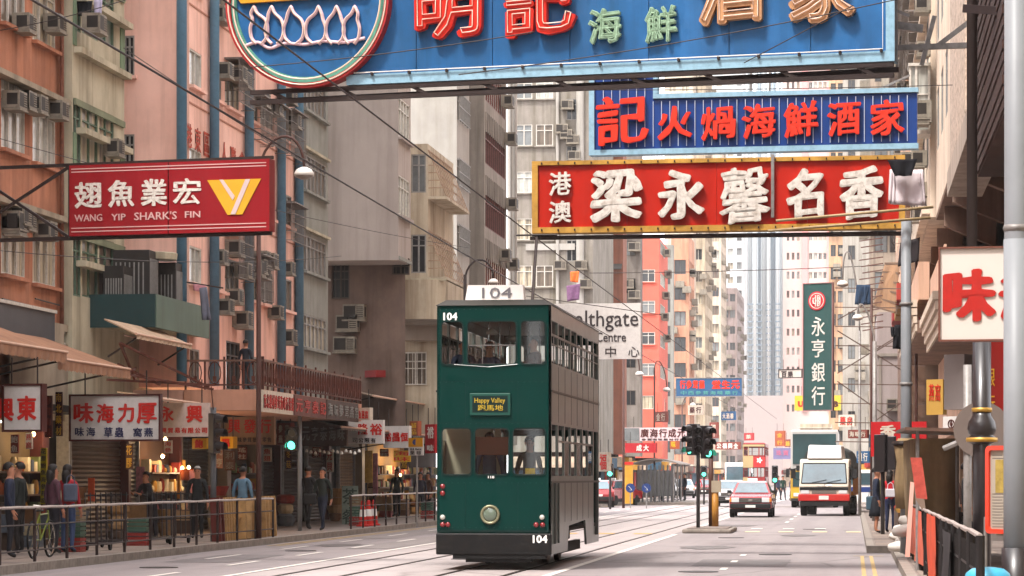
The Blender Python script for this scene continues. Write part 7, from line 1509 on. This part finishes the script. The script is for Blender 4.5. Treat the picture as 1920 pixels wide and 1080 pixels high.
# tube light
for (a, z, lab) in ((0, 2.72, 'white fluorescent tube at the far left shop'), (252, 2.9, 'white fluorescent tube over the bulbs shop'), (617, 2.95, 'fluorescent tube under the grimy fascia')):
    c = PXp(a, HY, -17.0); m = MB(); m.tube([(-17.3, c.y, z), (-16.2, c.y+.1, z)], .022, 8); o = m.build('tube_light', M('tube_lit', '#fff3df', .4, 0, emit=5), org=(c.x, c.y, z)); tag(o, lab, 'tube light')
# roasted hangings, lantern
t = thing('hanging_goods', (-17.2, yl(300), 1.6), 'row of orange brown dried goods hanging over the lit counter', 'goods')
for k in range(7): m = MB(); y = yl(290)+k*.2; m.lathe((-17.5, y, 1.62), [(.02, .2), (.07, .1), (.08, 0), (.03, -.1)], 8); m.build('bundle', M('goods_roast', '#b0562a', .5, .2, 8), t, smooth=True)
# hanging shop lamp shades under the fascia
t = thing('string_of_lamps', (-16.5, 84, 2.6), 'row of small white lamps hung under the brown fascia', 'lamps')
for k in range(13): c = PD(575+k*8.2, 846+(k % 3)*2, 80); m = MB(); m.lathe((c.x, c.y, c.z), [(.05, -.03), (.04, .03), (.01, .06)], 8); m.build('lamp', M('lamp_dim_white', '#d8d2c8', .4), t)
# vertical signs and papers
def slip(a, c, yt, yb, mat, label, txt='', tm=None, X=-17.9, D=None):
    pl = plane_px(a, D or 60, c, (D or 60)*.998); u0, z1 = pl.px(a, yt); u1, _ = pl.px(c, yt); _, z0 = pl.px(a, yb); t = thing('banner', pl.at((u0+u1)/2, z0), label, 'banner'); m = MB(); m.pbox(pl, u0, u1, z0, z1, -.03, 0); m.build('cloth', mat, t)
    for i, ch in enumerate(txt): h = (yb-yt)/len(txt); letter(t, pl, ch, (a+.8, c-.8, yt+h*(i+.12), yt+h*(i+.88)), tm, .002, .004, .01)
slip(76, 87, 840, 945, M('strip_yellow', '#b9a52a', .6, .1), 'tall yellow strip sign with dark characters at the left', '花膠鮑魚海參燕窩', DKL, D=57)
slip(104, 116, 735, 818, M('strip_brown', '#4a2d20', .6, .2, 2), 'tall brown strip with gold characters left of the white light box', '南北藥材', GOLD, D=57)
slip(84, 97, 742, 820, MRN, 'maroon vertical strip board beside the far left sign', '參茸海味', M('letter_dullred', '#7c3326', .6), D=56.5)
slip(165, 176, 896, 940, M('paper_orange', '#c4593a', .7, .15), 'orange red paper strip on the wide shutter', D=64)
slip(355, 366, 882, 925, MATS['cloth_pink'], 'pink poster strip on the grey shutter', D=72)
slip(332, 337, 890, 935, M('paper_amber', '#d98a3c', .7, .1), 'amber strip at the right of the lit shop', D=68)
slip(255, 270, 875, 925, M('poster_mixed', '#8c5a5f', .7, .5, 9), 'mottled red and white poster beside the bulbs', D=66)
slip(404, 418, 835, 878, M('board_plaque', '#5d3d33', .7, .3, 6), 'brown wooden plaque with small writing near the signal post', '元亨', GRL, D=74)
slip(422, 440, 845, 882, MATS['board_plaque'], 'second wooden plaque with small writing right of the signal post', '利泰', GRL, D=75)
slip(641, 671, 911, 990, M('board_palegreen', '#8fa094', .6, .2, 5), 'pale green standing menu board on the pavement', '茶餐', M('ink_green', '#40544c', .6), D=85)
slip(738, 770, 845, 866, M('banner_yellow', '#c9a02a', .6, .2, 5), 'yellow banner above the lit shop left of the tram', '海味', RD2, D=88)
slip(684, 698, 845, 905, M('banner_gold', '#a88238', .6, .35, 8), 'gold patterned vertical banner at the lit shop', '', None, D=86)
slip(699, 707, 850, 925, MATS['poster_mixed'], 'multicoloured string of packets at the lit shop', D=86)
# awnings
AWN = M('awning_canvas', '#9b7257', .85, .12, 1.2, streak=.35, dirt='#5f4030'); AWR = M('awning_rail', '#c9a48c', .6, .1, 3)
def awning(label, a, c, X1, yt_a, X0, rise, val=.24, mat=AWN):
    y0, y1 = YX(a, X1), YX(c, X1); z = PXp(a, yt_a, X1).z; t = thing('awning', (X1, y0, z), label, 'awning')
    m = MB(); n = 12
    for i in range(n):
        ya, yb = y0+(y1-y0)*i/n, y0+(y1-y0)*(i+1)/n; sg = .02*(i % 2); m.quad((X1, ya, z-sg), (X1, yb, z-.02+sg), (X0, yb, z+rise), (X0, ya, z+rise))
    m.quad((X0, y0, z+rise), (X1, y0, z), (X1, y0, z-.03), (X0, y0, z+rise-.03)); m.build('canopy', mat, t)
    m = MB(); m.tube([(X1, y0-.05, z), (X1, y1+.05, z)], .03, 8); m.build('front_bar', AWR, t)
    m = MB(); N = int((y1-y0)/.2)
    for i in range(N):
        ya, yb = y0+(y1-y0)*i/N, y0+(y1-y0)*(i+1)/N; ym = (ya+yb)/2; m.poly([(X1+.005, ya, z-.02), (X1+.03*(i % 2), ya, z-val*.85), (X1+.02, ym, z-val), (X1+.03*((i+1) % 2), yb, z-val*.85), (X1+.005, yb, z-.02)])
    m.build('valance', mat, t)
    m = MB(); m.bar((X0, y0+.3, z-.5), (X1, y0+.3, z-.03), .04); m.bar((X0, y1-.3, z-.5), (X1, y1-.3, z-.03), .04); m.build('arm', IRON, t)
awning('nearer brown scalloped awning at the far left edge', -60, 125, -15.8, 631, -18.1, .85); awning('second brown scalloped awning reaching the salmon wall', 108, 243, -15.9, 672, -18.1, .8)
awning('small beige striped awning under the teal balcony side', 256, 358, -16.0, 626, -16.75, .35, .12, M('awning_beige', '#b59a80', .85, .2, 2, streak=.3))
awning('cream pull out awning over the pink shop sign', 300, 372, -15.6, 748, -16.6, .18, .05, M('awning_cream', '#cfb69c', .8, .1, 2))
awning('long dark awning over the shops left of the tram', 640, 810, -14.9, 800, -17.9, .7, .1, M('awning_darkgrey', '#5f554c', .8, .2, 1, streak=.4))
awning('upper stepped grey brown awning above the dark one', 700, 812, -15.2, 742, -17.4, .5, .05, M('awning_greybrown', '#7c6b5c', .8, .2, 1, streak=.4))
awning('grey pink canopy roof seen through to the right of the tram', 1112, 1165, -15.2, 852, -19, .9, .1, M('awning_mauve', '#8d7771', .8, .15, 1, streak=.3))
# dark lintel / soffit over the left shops
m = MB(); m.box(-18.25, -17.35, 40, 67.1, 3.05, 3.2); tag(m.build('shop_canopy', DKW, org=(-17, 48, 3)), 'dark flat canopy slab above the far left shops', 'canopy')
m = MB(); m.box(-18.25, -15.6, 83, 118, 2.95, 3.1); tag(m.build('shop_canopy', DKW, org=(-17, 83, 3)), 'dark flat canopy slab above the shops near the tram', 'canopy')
t = thing('sign_truss', PD(230, 640, 60), 'rust red steel truss bracing the shop signs in front of the salmon wall', 'bracket')
for a_, b_ in (((225, 643), (392, 726)), ((221, 683), (300, 721)), ((225, 643), (254, 714)), ((200, 712), (402, 722)), ((240, 700), (254, 690)), ((396, 725), (400, 770)), ((228, 700), (400, 730))): m = MB(); m.bar(PD(*a_, 61), PD(*b_, 62), .05 if a_ != (396, 725) else .02); m.build('strut', RST, t)
# figure-like coat on the verandah
person((PD(440, HY, 67.9).x, 67.75, zf+.0), 2.9, 1.25, '#23252e', '#1d1e24', label='figure in a dark vest and white sleeves standing on the pink verandah', pose='stand')
# stock and boxes set out before the shops, and more small boards under the canopies
rs = random.Random(77); CB = ('#8a6a44', '#6b4a30', '#a38660', '#4a3a30', '#7c2c24', '#3f4c40', '#b3a486', '#59606a')
spots_ = [(8, 'left of the maroon pillar'), (48, 'beside the far left shop'), (96, 'by the dark passage'), (142, 'at the left foot of the wide shutter'), (222, 'at the right foot of the wide shutter'), (262, 'at the left of the lit shop'), (312, 'at the right of the lit shop'), (348, 'before the grey shutter'), (408, 'by the signal post'), (436, 'before the tan shop'), (466, 'beside the second beige pillar'), (535, 'before the dark shutter'), (628, 'left of the menu board'), (700, 'before the yellow lit shop'), (722, 'in front of the lit counter'), (752, 'right of the lit shop'), (778, 'near the parking sign')]
for px, where in spots_:
    X = -17.3+rs.uniform(-.3, .5); y = YX(px, X); n = rs.randint(2, 4); kind = rs.random()
    t = thing('stock_pile', (X, y, GND), ('pile of cartons ' if kind < .5 else 'stack of baskets ' if kind < .75 else 'stack of tins and sacks ')+where, 'goods'); z = GND
    for i in range(n):
        c_ = rs.choice(CB); h = rs.uniform(.22, .38); w = rs.uniform(.2, .32); mt = M('stock_'+c_[1:], c_, .8, .25, 5); m = MB()
        if kind < .5: m.box(X-w, X+w, y-w, y+w, z, z+h-.01); nm = 'carton'
        elif kind < .75: m.lathe((X, y, z), [(w*.7, 0), (w, h*.8), (w*1.05, h-.01)], 12); nm = 'basket'
        else: m.lathe((X, y, z), [(w*.8, 0), (w, h*.3), (w*.95, h*.8), (w*.6, h-.01)], 10); nm = 'sack'
        m.build(nm, mt, t); z += h
for (a, c, yt, yb, D, ci, tx, lab) in ((20, 34, 815, 850, 54, 0, '鮑魚', 'maroon hanging board low at the far left shop'), (48, 60, 812, 842, 55, 1, '燕窩', 'cream hanging board low at the far left shop'), (236, 248, 832, 880, 61, 2, '花膠', 'gold and brown strip board right of the white light box'), (308, 322, 826, 850, 65, 1, '海參', 'cream board hung in the lit shop doorway'), (446, 462, 838, 862, 77, 0, '瑤柱', 'maroon board under the tan sign'), (494, 508, 840, 866, 79, 1, '魚翅', 'cream board right of the lamp post base'), (536, 546, 842, 880, 80, 2, '冬菇', 'gold and brown strip left of the green signal'), (586, 600, 838, 858, 84, 0, '蝦米', 'maroon board under the fascia lamps'), (612, 624, 845, 885, 85, 1, '元貝', 'cream strip board on the brown post'), (712, 728, 842, 856, 90, 0, '參茸', 'maroon board over the yellow shop'), (752, 764, 845, 880, 89, 2, '燕窩', 'gold and brown strip right of the yellow shop')):
    slip(a, c, yt, yb, (MATS['board_dullred'], SCR, M('strip_brown', '#4a2d20'))[ci], lab, tx, (SCR, REDL, GOLD)[ci], D=D)
# ------------------------------------------------------------------ railings along the kerb
RLD = M('railing_dark', '#332624', .6, .2, 3, fine=.3); RLT = M('railing_top', '#a79b94', .45, .12, 3, fine=.25, metal=.2)
def railing(label, X, y0, y1, step=2.0, top=1.08, bars=0, RLD=RLD):
    t = thing('railing', (X, y0, .13), label, 'railing'); m = MB(); n = max(1, round((y1-y0)/step)); dy = (y1-y0)/n
    m.tube([(X, y0+dy*i/2, top+.003*((i*37) % 5-2)) for i in range(2*n+1)], .026, 7); m.build('top_rail', RLT, t)
    for z in (.34, .78): m = MB(); m.tube([(X, y0, z), (X, y1, z)], .016, 6); m.build('mid_rail', RLD, t)
    for i in range(n+1): m = MB(); m.tube([(X, y0+dy*i, .13), (X, y0+dy*i, top)], .03 if not bars else .04, 7); m.build('post', RLD, t)
    if bars:
        pm = MB(); pm.bar((0, 0, 0), (0, 0, top-.3), .02); me = pm.mesh('bar', RLD)
        nb = int((y1-y0)/.16)
        for i in range(1, nb): inst('bar', me, t, (X, y0+i*(y1-y0)/nb, .2))
    return t
railing('long dark railing with worn pale top rail along the left kerb', -14.1, 38, YX(512, -14.1)); railing('second stretch of railing between the crossing gap and the tram', -14.1, YX(658, -14.1), YX(846, -14.1))
# bicycle with yellow-green frame behind the railing
def bike(label, X, y, rot):
    t = thing('bicycle', (X, y, GND), label, 'bicycle'); YG = M('bike_lime', '#6f7a2c', .4, .1, 4); 
    for dy in (0, 1.02):
        m = MB(); m.tube([(X, y+dy+.33*cos(2*pi*k/24), GND+.34+.33*sin(2*pi*k/24)) for k in range(24)], .02, 6, closed=True); w = m.build('wheel', TYRE, t)
        m = MB()
        for k in range(8): m.tube([(X, y+dy, GND+.34), (X, y+dy+.32*cos(pi*k/4), GND+.34+.32*sin(pi*k/4))], .004, 4)
        m.tube([(X, y+dy+.3*cos(2*pi*k/20), GND+.34+.3*sin(2*pi*k/20)) for k in range(20)], .012, 5, closed=True); s_ = bpy.data.objects.new('rim', m.mesh('rim', CHR, ORG[t.name])); COL.objects.link(s_); s_.parent = w
    P = lambda a, b_: (X, y+a, GND+b_); m = MB()
    for a, b_ in (((0, .34), (.38, .78)), ((.38, .78), (.9, .8)), ((.38, .78), (.45, .32)), ((.45, .32), (.93, .72)), ((.45, .32), (0, .34)), ((.9, .86), (1.02, .34))): m.tube([P(*a), P(*b_)], .016, 6)
    m.build('frame', YG, t); m = MB(); m.tube([(X-.26, y+.86, GND+.95), (X, y+.88, GND+.92), (X+.26, y+.86, GND+.95)], .012, 6); m.build('handlebar', CHR, t); m = MB(); m.box(X-.06, X+.06, y+.24, y+.5, GND+.84, GND+.88); m.build('saddle', PLB, t, bevel=.02); 
bike('bicycle with lime green tyres leaning behind the left railing', -14.6, YX(62, -14.6), 0); bike('second dark bicycle at the lower left corner', -14.75, 44.5, 0)
# folded trolleys, crates, bamboo bundles
WDN = M('timber_pale', '#b08a58', .75, .2, 3, fine=.25); WDD = M('timber_dark', '#5b3a24', .8, .2, 3)
def bundle(label, a, c, n, lean, mat, X=-14.35, h=1.0):
    y0, y1 = YX(a, X), YX(c, X); t = thing('timber_bundle', (X, y0, GND), label, 'timber'); 
    for i in range(n): y = y0+(y1-y0)*(i+.5)/n; m = MB(); m.bar((X, y, GND), (X-.05, y+lean*(1 if i % 2 else .4), GND+h), (y1-y0)/n*.72, .07); m.build('plank', mat, t)
    m = MB(); m.bar((X+.02, y0, GND+.5), (X+.02, y1, GND+.5), .05, .04); m.build('batten', mat, t); return t
bundle('upright bundle of pale wooden slats left of the denim vest', 417, 441, 5, 0, WDN); bundle('leaning brown and pale poles behind the railing under the denim vest', 444, 478, 4, .35, WDN, h=.95); bundle('second upright bundle of pale bamboo slats', 487, 512, 4, .02, WDN); bundle('dark red boards beside the pale slats', 404, 416, 2, 0, M('board_oxblood', '#5a2018', .6, .2, 3))
def trolley(label, px, X=-15.0):
    y = YX(px, X); t = thing('trolley', (X, y, GND), label, 'trolley'); m = MB(); m.box(X-.3, X+.3, y, y+.06, GND+.5, GND+1.1)
    t_ = MB()
    for k in range(6): t_.bar((X-.28+k*.11, y, GND+.15), (X-.28+k*.11, y-.05, GND+1.15), .02)
    for z in (.15, .55, 1.1): t_.bar((X-.3, y-.02, GND+z), (X+.3, y-.02, GND+z), .03)
    t_.build('frame', PBL, t); m = MB(); m.box(X-.28, X+.28, y-.4, y, GND+.12, GND+.16); m.build('plate', PBL, t)
    for sx in (-.24, .24): m = MB(); m.lathe((X+sx, y-.06, GND+.09), [(.09, -.02), (.09, .02)], 12, axis='x'); m.build('wheel', TYRE, t)
trolley('black folding trolley standing before the wide shutter', 186); trolley('black trolley stacked before the lit shop', 300); trolley('third black trolley near the seated man', 335, -14.9); trolley('dark trolley left of the seated man at the shop', 214, -15.3)
def crates(label, px, n, X=-15.2, cols=('#8c2a22', '#3c5a4a', '#7c6a50')):
    for i in range(n):
        y = YX(px, X); t = thing('crate', (X, y, GND+i*.3), label+(' bottom', ' middle', ' top')[i]+' of its stack', 'crate'); c_ = cols[i % 3]; mt = M('crate_'+c_[1:], c_, .6, .2, 4)
        m = MB(); z = GND+i*.3; m.box(X-.22, X+.22, y, y+.4, z, z+.03)
        for q in range(3):
            for (xa, xb, ya, yb) in ((X-.22, X+.22, y, y+.02), (X-.22, X+.22, y+.38, y+.4), (X-.22, X-.2, y+.021, y+.379), (X+.2, X+.22, y+.021, y+.379)): m.box(xa, xb, ya, yb, z+.04+q*.085, z+.1+q*.085)
        m.build('slatted_side', mt, t)
crates('plastic crate by the bicycle,', 130, 3); crates('plastic crate by the shop pillar,', 255, 2); crates('plastic crate near the second railing,', 668, 3, -14.9); crates('plastic crate under the parking sign,', 800, 2, -15.0)
for i, px in enumerate((680, 691, 701)):
    X = -14.5; y = YX(px, X); t = thing('traffic_cone', (X, y, GND), ('left', 'middle', 'right')[i]+' one of three red and white cones behind the railing', 'traffic cone'); m = MB(); m.lathe((X, y, GND), [(.2, 0), (.2, .04), (.13, .05), (.09, .42)], 14); m.build('cone_red', RD2, t); m = MB(); m.lathe((X, y, GND), [(.105, .28), (.085, .5)], 14); m.build('white_band', TRW, t); m = MB(); m.lathe((X, y, GND), [(.083, .5), (.05, .75), (.03, .77)], 14); m.build('tip', RD2, t)
# ------------------------------------------------------------------ people on the left
def P_(label, px, X, face, h, top, bottom, **k): y = YX(px, X); return person((X, y, GND), face, h, top, bottom, label=label, **k)
P_('person in a navy jacket with a white patch at the far left', 18, -15.0, 1.9, 1.68, '#23293c', '#1d1d24')
P_('dark clothed person facing right at the far left shop', 36, -15.6, -1.7, 1.7, '#1f2422', '#211d1c')
P_('person in a plum padded jacket beside the red hooded one', 100, -15.0, 2.4, 1.66, '#4c2c38', '#211f26', long_hair=True)
P_('person in a red hooded coat and jeans near the bicycle', 127, -14.9, 2.9, 1.66, '#a3242e', '#39486a', long_hair=True)
bagmesh('backpack', .26, .16, .34, M('bag_grey', '#4f5566', .8, .2, 6), (-14.78, YX(127, -14.9)-.22, GND+1.0), 'grey backpack worn over the red hooded coat', 'backpack', .1)
P_('stooping shopkeeper with pale cap in front of the lit shop', 286, -16.4, -.6, 1.55, '#2b2a30', '#211f26', lean=.22, pose='reach')
P_('grey haired man in a black jacket before the closed shutter', 370, -15.4, .2, 1.68, '#1c1e20', '#1a1a1c', hair='#8d8a86')
P_('person in a pale blue denim vest seen from behind', 455, -14.9, 3.0, 1.68, '#5d7c92', '#35302e')
P_('dark clothed person walking away past the rusty shutter', 578, -15.0, 2.8, 1.72, '#1c1a1c', '#1a191b', pose='walk')
P_('person in a black coat with shoulder bag facing the street', 605, -14.3, -.35, 1.68, '#1d2420', '#1d2233', long_hair=True, pose='walk')
bagmesh('shoulder_bag', .34, .14, .3, M('bag_black', '#151518', .5, .1), (-14.62, YX(605, -14.3)-.12, GND+.72), 'black shoulder bag of the person in the black coat')
P_('shop assistant in a dark suit in the bright yellow shop', 744, -16.6, -.3, 1.72, '#1f2823', '#1c1c1e')
P_('person with dark hair passing behind the railing near the tram', 788, -15.4, .4, 1.6, '#2c2a36', '#22222a', long_hair=True)
P_('person in brown beside the dark haired passer by', 803, -15.6, -.8, 1.6, '#5d3d2f', '#22222a')
for i, (px, D, c_) in enumerate(((1256, 166, '#2c3346'), (1262, 170, '#8d8a88'), (1276, 172, '#23262e'), (1284, 168, '#1f2430'), (1241, 162, '#4a4a52'), (1222, 176, '#5a3c34'))):
    c = PD(px, HY, D); person((c.x, c.y, .14), R.uniform(-2, 2), R.uniform(1.6, 1.74), c_, '#25272e', label=('waiting passenger %s by the tram shelter' % ('in navy nearest the shelter post', 'in pale grey second from the shelter', 'in near black third from the shelter', 'in dark blue at the outer end', 'in slate grey under the roof edge', 'in brown deep inside')[i]))
for i, (px, D, c_) in enumerate(((1459, 190, '#2c2f4a'), (1468, 186, '#1f3a30'), (1486, 182, '#4a4458'), (1310, 215, '#b03038'))):
    c = PD(px, HY, D); person((c.x, c.y, .0), R.uniform(-1, 1), 1.66, c_, '#25272e', label='distant pedestrian %s' % ('in navy left of the yellow bus', 'in dark green left of the yellow bus', 'in violet grey close to the yellow bus', 'in red crossing behind the island signals')[i], pose='walk')
# ------------------------------------------------------------------ right pavement
def PR(label, px, X, face, h, top, bottom, z=.13, **k): y = YX(px, X); return person((X, y, z), face, h, top, bottom, label=label, **k)
def by(px, pyf): p = PZp(px, pyf, .13); return p
for (px, pf, face, h, top, bot, lab, kw) in ((1643, 1001, 1.6, 1.68, '#1f2638', '#171a22', 'person in a navy dress and bare legs at the right kerb', dict(skirt=True, long_hair=False)), (1669, 1000, 2.7, 1.62, '#b3202a', '#2c3350', 'person in a bright red jacket seen from behind at the right kerb', dict(long_hair=True)), (1690, 985, -.6, 1.62, '#2a2630', '#2a2a32', 'person in dark clothes right of the red jacket', {}), (1652, 978, .3, 1.62, '#5d5a3a', '#2d2d30', 'person in olive between the navy dress and the red jacket', {}), (1782, 1016, 2.9, 1.66, '#4a342f', '#36455e', 'man in a brown jacket seen from behind by the market hut', {}), (1812, 1030, 1.5, 1.72, '#17171a', '#151517', 'man in black half hidden by the slim grey post', {})):
    p = by(px, pf); person((p.x, p.y, .13), face, h, top, bot, label=lab, **kw)
p = by(1668, 1000); bagmesh('handbag', .26, .1, .22, M('bag_white', '#cfcbd2', .5, .1), (p.x+.02, p.y-.22, .13+.95), 'white handbag slung on the red jacket'); p = by(1634, 1001); bagmesh('tote_bag', .34, .14, .36, M('bag_teal', '#3b5260', .7, .1), (p.x+.03, p.y, .13+.62), 'dark teal tote bag held by the person in navy')
# market hut of canvas and poles
t = thing('market_hut', (1.2, 47, .13), 'tan canvas market hut with a flat tin roof on the right pavement', 'hut'); HX0, HX1, HYa, HYb = .95, 2.3, 43.5, 50.5
zt = PD(0, 812, 45).z
m = MB(); cloth(m, [(HX0+.12, 48.5, zt-.05), (1.78, 48.3, zt-.05), (1.78, 48.3, .15), (HX0+.12, 48.5, .15)], 22, .06, 3); m.build('canvas_wall', CANV, t, smooth=True)
m = MB(); cloth(m, [(HX0, 51.5, zt-.05), (HX0+.1, 48.5, zt-.05), (HX0+.1, 48.5, .6), (HX0, 51.5, .6)], 12, .06, 5); m.build('canvas_side', CANV, t, smooth=True)
m = MB(); m.hexa([(HX0-.15, 42.8, zt+.0), (HX1+.5, 42.8, zt-.06), (HX1+.5, 52, zt+.02), (HX0-.15, 52, zt+.1), (HX0-.15, 42.8, zt+.05), (HX1+.5, 42.8, zt), (HX1+.5, 52, zt+.07), (HX0-.15, 52, zt+.15)]); m.build('tin_roof', M('tin_brown', '#5f463a', .5, .2, 1.5, streak=.3), t)
for (x, y) in ((HX0+.05, 43.2), (HX1+.2, 43.2), (HX1+.2, 51), (1.8, 48.2)): m = MB(); m.tube([(x, y, .13), (x, y, zt)], .03, 8); m.build('pole', GST, t)
# leaning signboards on the barrier
def leaner(label, pts, D, mat, name='board', cat='board', th=.03):
    m = MB(); P = [PD(x, y, D+dd) for x, y, dd in pts]; n = Vector((0, th, 0)); k = len(P)
    m.poly(P); m.poly([p+n for p in reversed(P)])
    for i in range(k): m.quad(P[i], P[i]+n, P[(i+1) % k]+n, P[(i+1) % k])
    return tag(m.build(name, mat), label, cat)
leaner('narrow red yellow and pink price board leaning on the post', [(1718, 934, 0), (1739, 936, 0), (1728, 858, 0), (1707, 858, 0)], 41, M('board_price', '#a8463a', .6, .35, 7)); leaner('long pale pink board leaning at the corner of the barrier', [(1697, 1044, 0), (1706, 1044, 0), (1714, 905, 0), (1707, 903, 0)], 36, M('board_palepink', '#d8aa9c', .5, .1, 2)); leaner('grey brown plank leaning beside the price board', [(1716, 935, 0), (1738, 970, 0), (1728, 900, 0), (1712, 892, 0)], 42, M('plank_greybrown', '#7d6a5c', .7, .2, 3))
# barrier along the right kerb
XB = 1.08; YB0, YB1 = YX(1838, XB), YX(1706, XB)
railing('black barred railing with banners along the right kerb', XB, YB0, YB1, 1.9, 1.1, bars=1, RLD=M('railing_black', '#1d1919', .5, .2, 3))
def rail_banner(label, a, c, z0, z1, mat, txt=''):
    xb = XB-.06; y0, y1 = sorted((YX(a, xb), YX(c, xb))); m = MB(); cloth(m, [(xb, y1, z1), (xb, y0, z1), (xb, y0, z0), (xb, y1, z0)], 8, .03, int(a)); o = m.build('banner', mat, smooth=True); return tag(o, label, 'banner')
rail_banner('wide pale orange red banner tied to the right railing', 1706, 1728, .25, 1.08, M('banner_coral', '#d9694f', .6, .3, 3)); rail_banner('narrow orange banner fading to yellow on the right railing', 1739, 1752, .2, 1.1, M('banner_orange', '#cf4a25', .6, .25, 2)); rail_banner('small green yellow sheet low on the right railing', 1740, 1762, .14, .3, M('banner_lime', '#a5b04a', .6, .3, 4)); rail_banner('strip of dark patterned cloth on the right railing', 1766, 1782, .3, 1.0, M('cloth_dark_sheet', '#2b2629'))
# sandbags
SBG = M('sack_white', '#c9c3bb', .8, .12, 4, bump=.4)
spots = ((1697, 1000, .0), (1712, 1010, .0), (1690, 1016, 0), (1704, 1026, 0), (1722, 1030, 0), (1698, 1002, .2), (1712, 1018, .2), (1702, 1006, .4), (1714, 990, .55), (1692, 1036, 0))
for i, (px, pf, dz) in enumerate(spots):
    p = PZp(px, pf, .13+dz); rr = random.Random(i); m = MB()
    prof = [(0.02, -.3), (.1, -.26), (.15, -.12), (.16, .05), (.13, .2), (.05, .28), (.02, .31)]; m.lathe((0, 0, 0), prof, 12, axis='x')
    o = bpy.data.objects.new('sandbag', m.mesh('sandbag', SBG, smooth=True)); COL.objects.link(o); o.location = (p.x, p.y, .13+dz+.11); o.scale = (1, 1.2, .75); o.rotation_euler = (rr.uniform(-.1, .1), rr.uniform(-.15, .15), rr.uniform(-.6, .9))
    tag(o, ('white sandbag lowest at the road side, farthest from the camera', 'white sandbag on the ground against the pink board', 'white sandbag on the ground closest to the kerb line', 'white sandbag in the middle of the bottom layer', 'white sandbag tucked under the orange banner', 'white sandbag resting on the road side of the second layer', 'white sandbag on the second layer against the barrier', 'white sandbag topping the heap by the canvas', 'upright white sandbag highest on the heap', 'white sandbag nearest the camera at the heap foot')[i], 'sandbag', 'white sandbags heaped by the right barrier')
# fruit stall bits and goods behind the railing
t = thing('market_stall', (1.7, 70, .13), 'market stall heaped with goods beyond the hut', 'stall'); m = MB(); m.box(1.0, 2.0, 62, 68, .13, .8); m.build('counter', INTW, t)
for k in range(14): m = MB(); m.lathe((1.1+.15*(k % 5), 62.3+k*.35, .8), [(.12, 0), (.14, .08), (.08, .18), (.02, .2)], 8); m.build('goods', M('goods_'+('b98a3c', '8c2f22', '6e7a4a')[k % 3], '#b98a3c'), t)
t = thing('parked_van', (0, 0, 0), 'white and blue van glimpsed between the right kerb pedestrians', 'van'); 
m = MB(); m.box(-.85, .85, 0, 4.4, .35, 1.95); m.build('body', TRW, t, bevel=.08); m = MB(); m.box(-.855, .855, -.01, 4.41, .9, 1.15); m.build('blue_band', M('van_blue', '#2b3f7a', .4, .05), t); m = MB(); m.box(-.7, .7, -.03, -.01, 1.25, 1.8); m.build('windscreen', CARG, t)
for sx in (-1, 1):
    for y in (.8, 3.6): wheel(t, sx*.78, y, .3)
c = PD(1624, HY, 128); t.location = (c.x, c.y, 0)
# pots and bundles on the pavement behind the barrier
for i, (px, pf, s_) in enumerate(((1775, 1030, .3), (1793, 1040, .36), (1812, 1050, .3), (1790, 1010, .25))):
    p = PZp(px, pf, .13); t = thing('goods_bundle', (p.x, p.y, .13), 'dark bundle of goods stored behind the right railing, %s' % ('nearest the orange banner', 'largest, by the slim post', 'closest to the camera', 'small, farthest back')[i], 'bundle'); m = MB(); m.lathe((p.x, p.y, .13), [(s_*.7, 0), (s_, s_*.5), (s_*.95, s_*1.6), (s_*.5, s_*2.2), (s_*.1, s_*2.3)], 12); m.build('sack', M('sack_dark', '#2f2725', .85, .3, 3), t, smooth=True); m = MB(); m.lathe((p.x, p.y, .13+s_*2.2), [(s_*.2, 0), (s_*.3, .08), (s_*.25, .12)], 8); m.build('tie', GST, t)

bpy.data.scenes.remove(TSC)
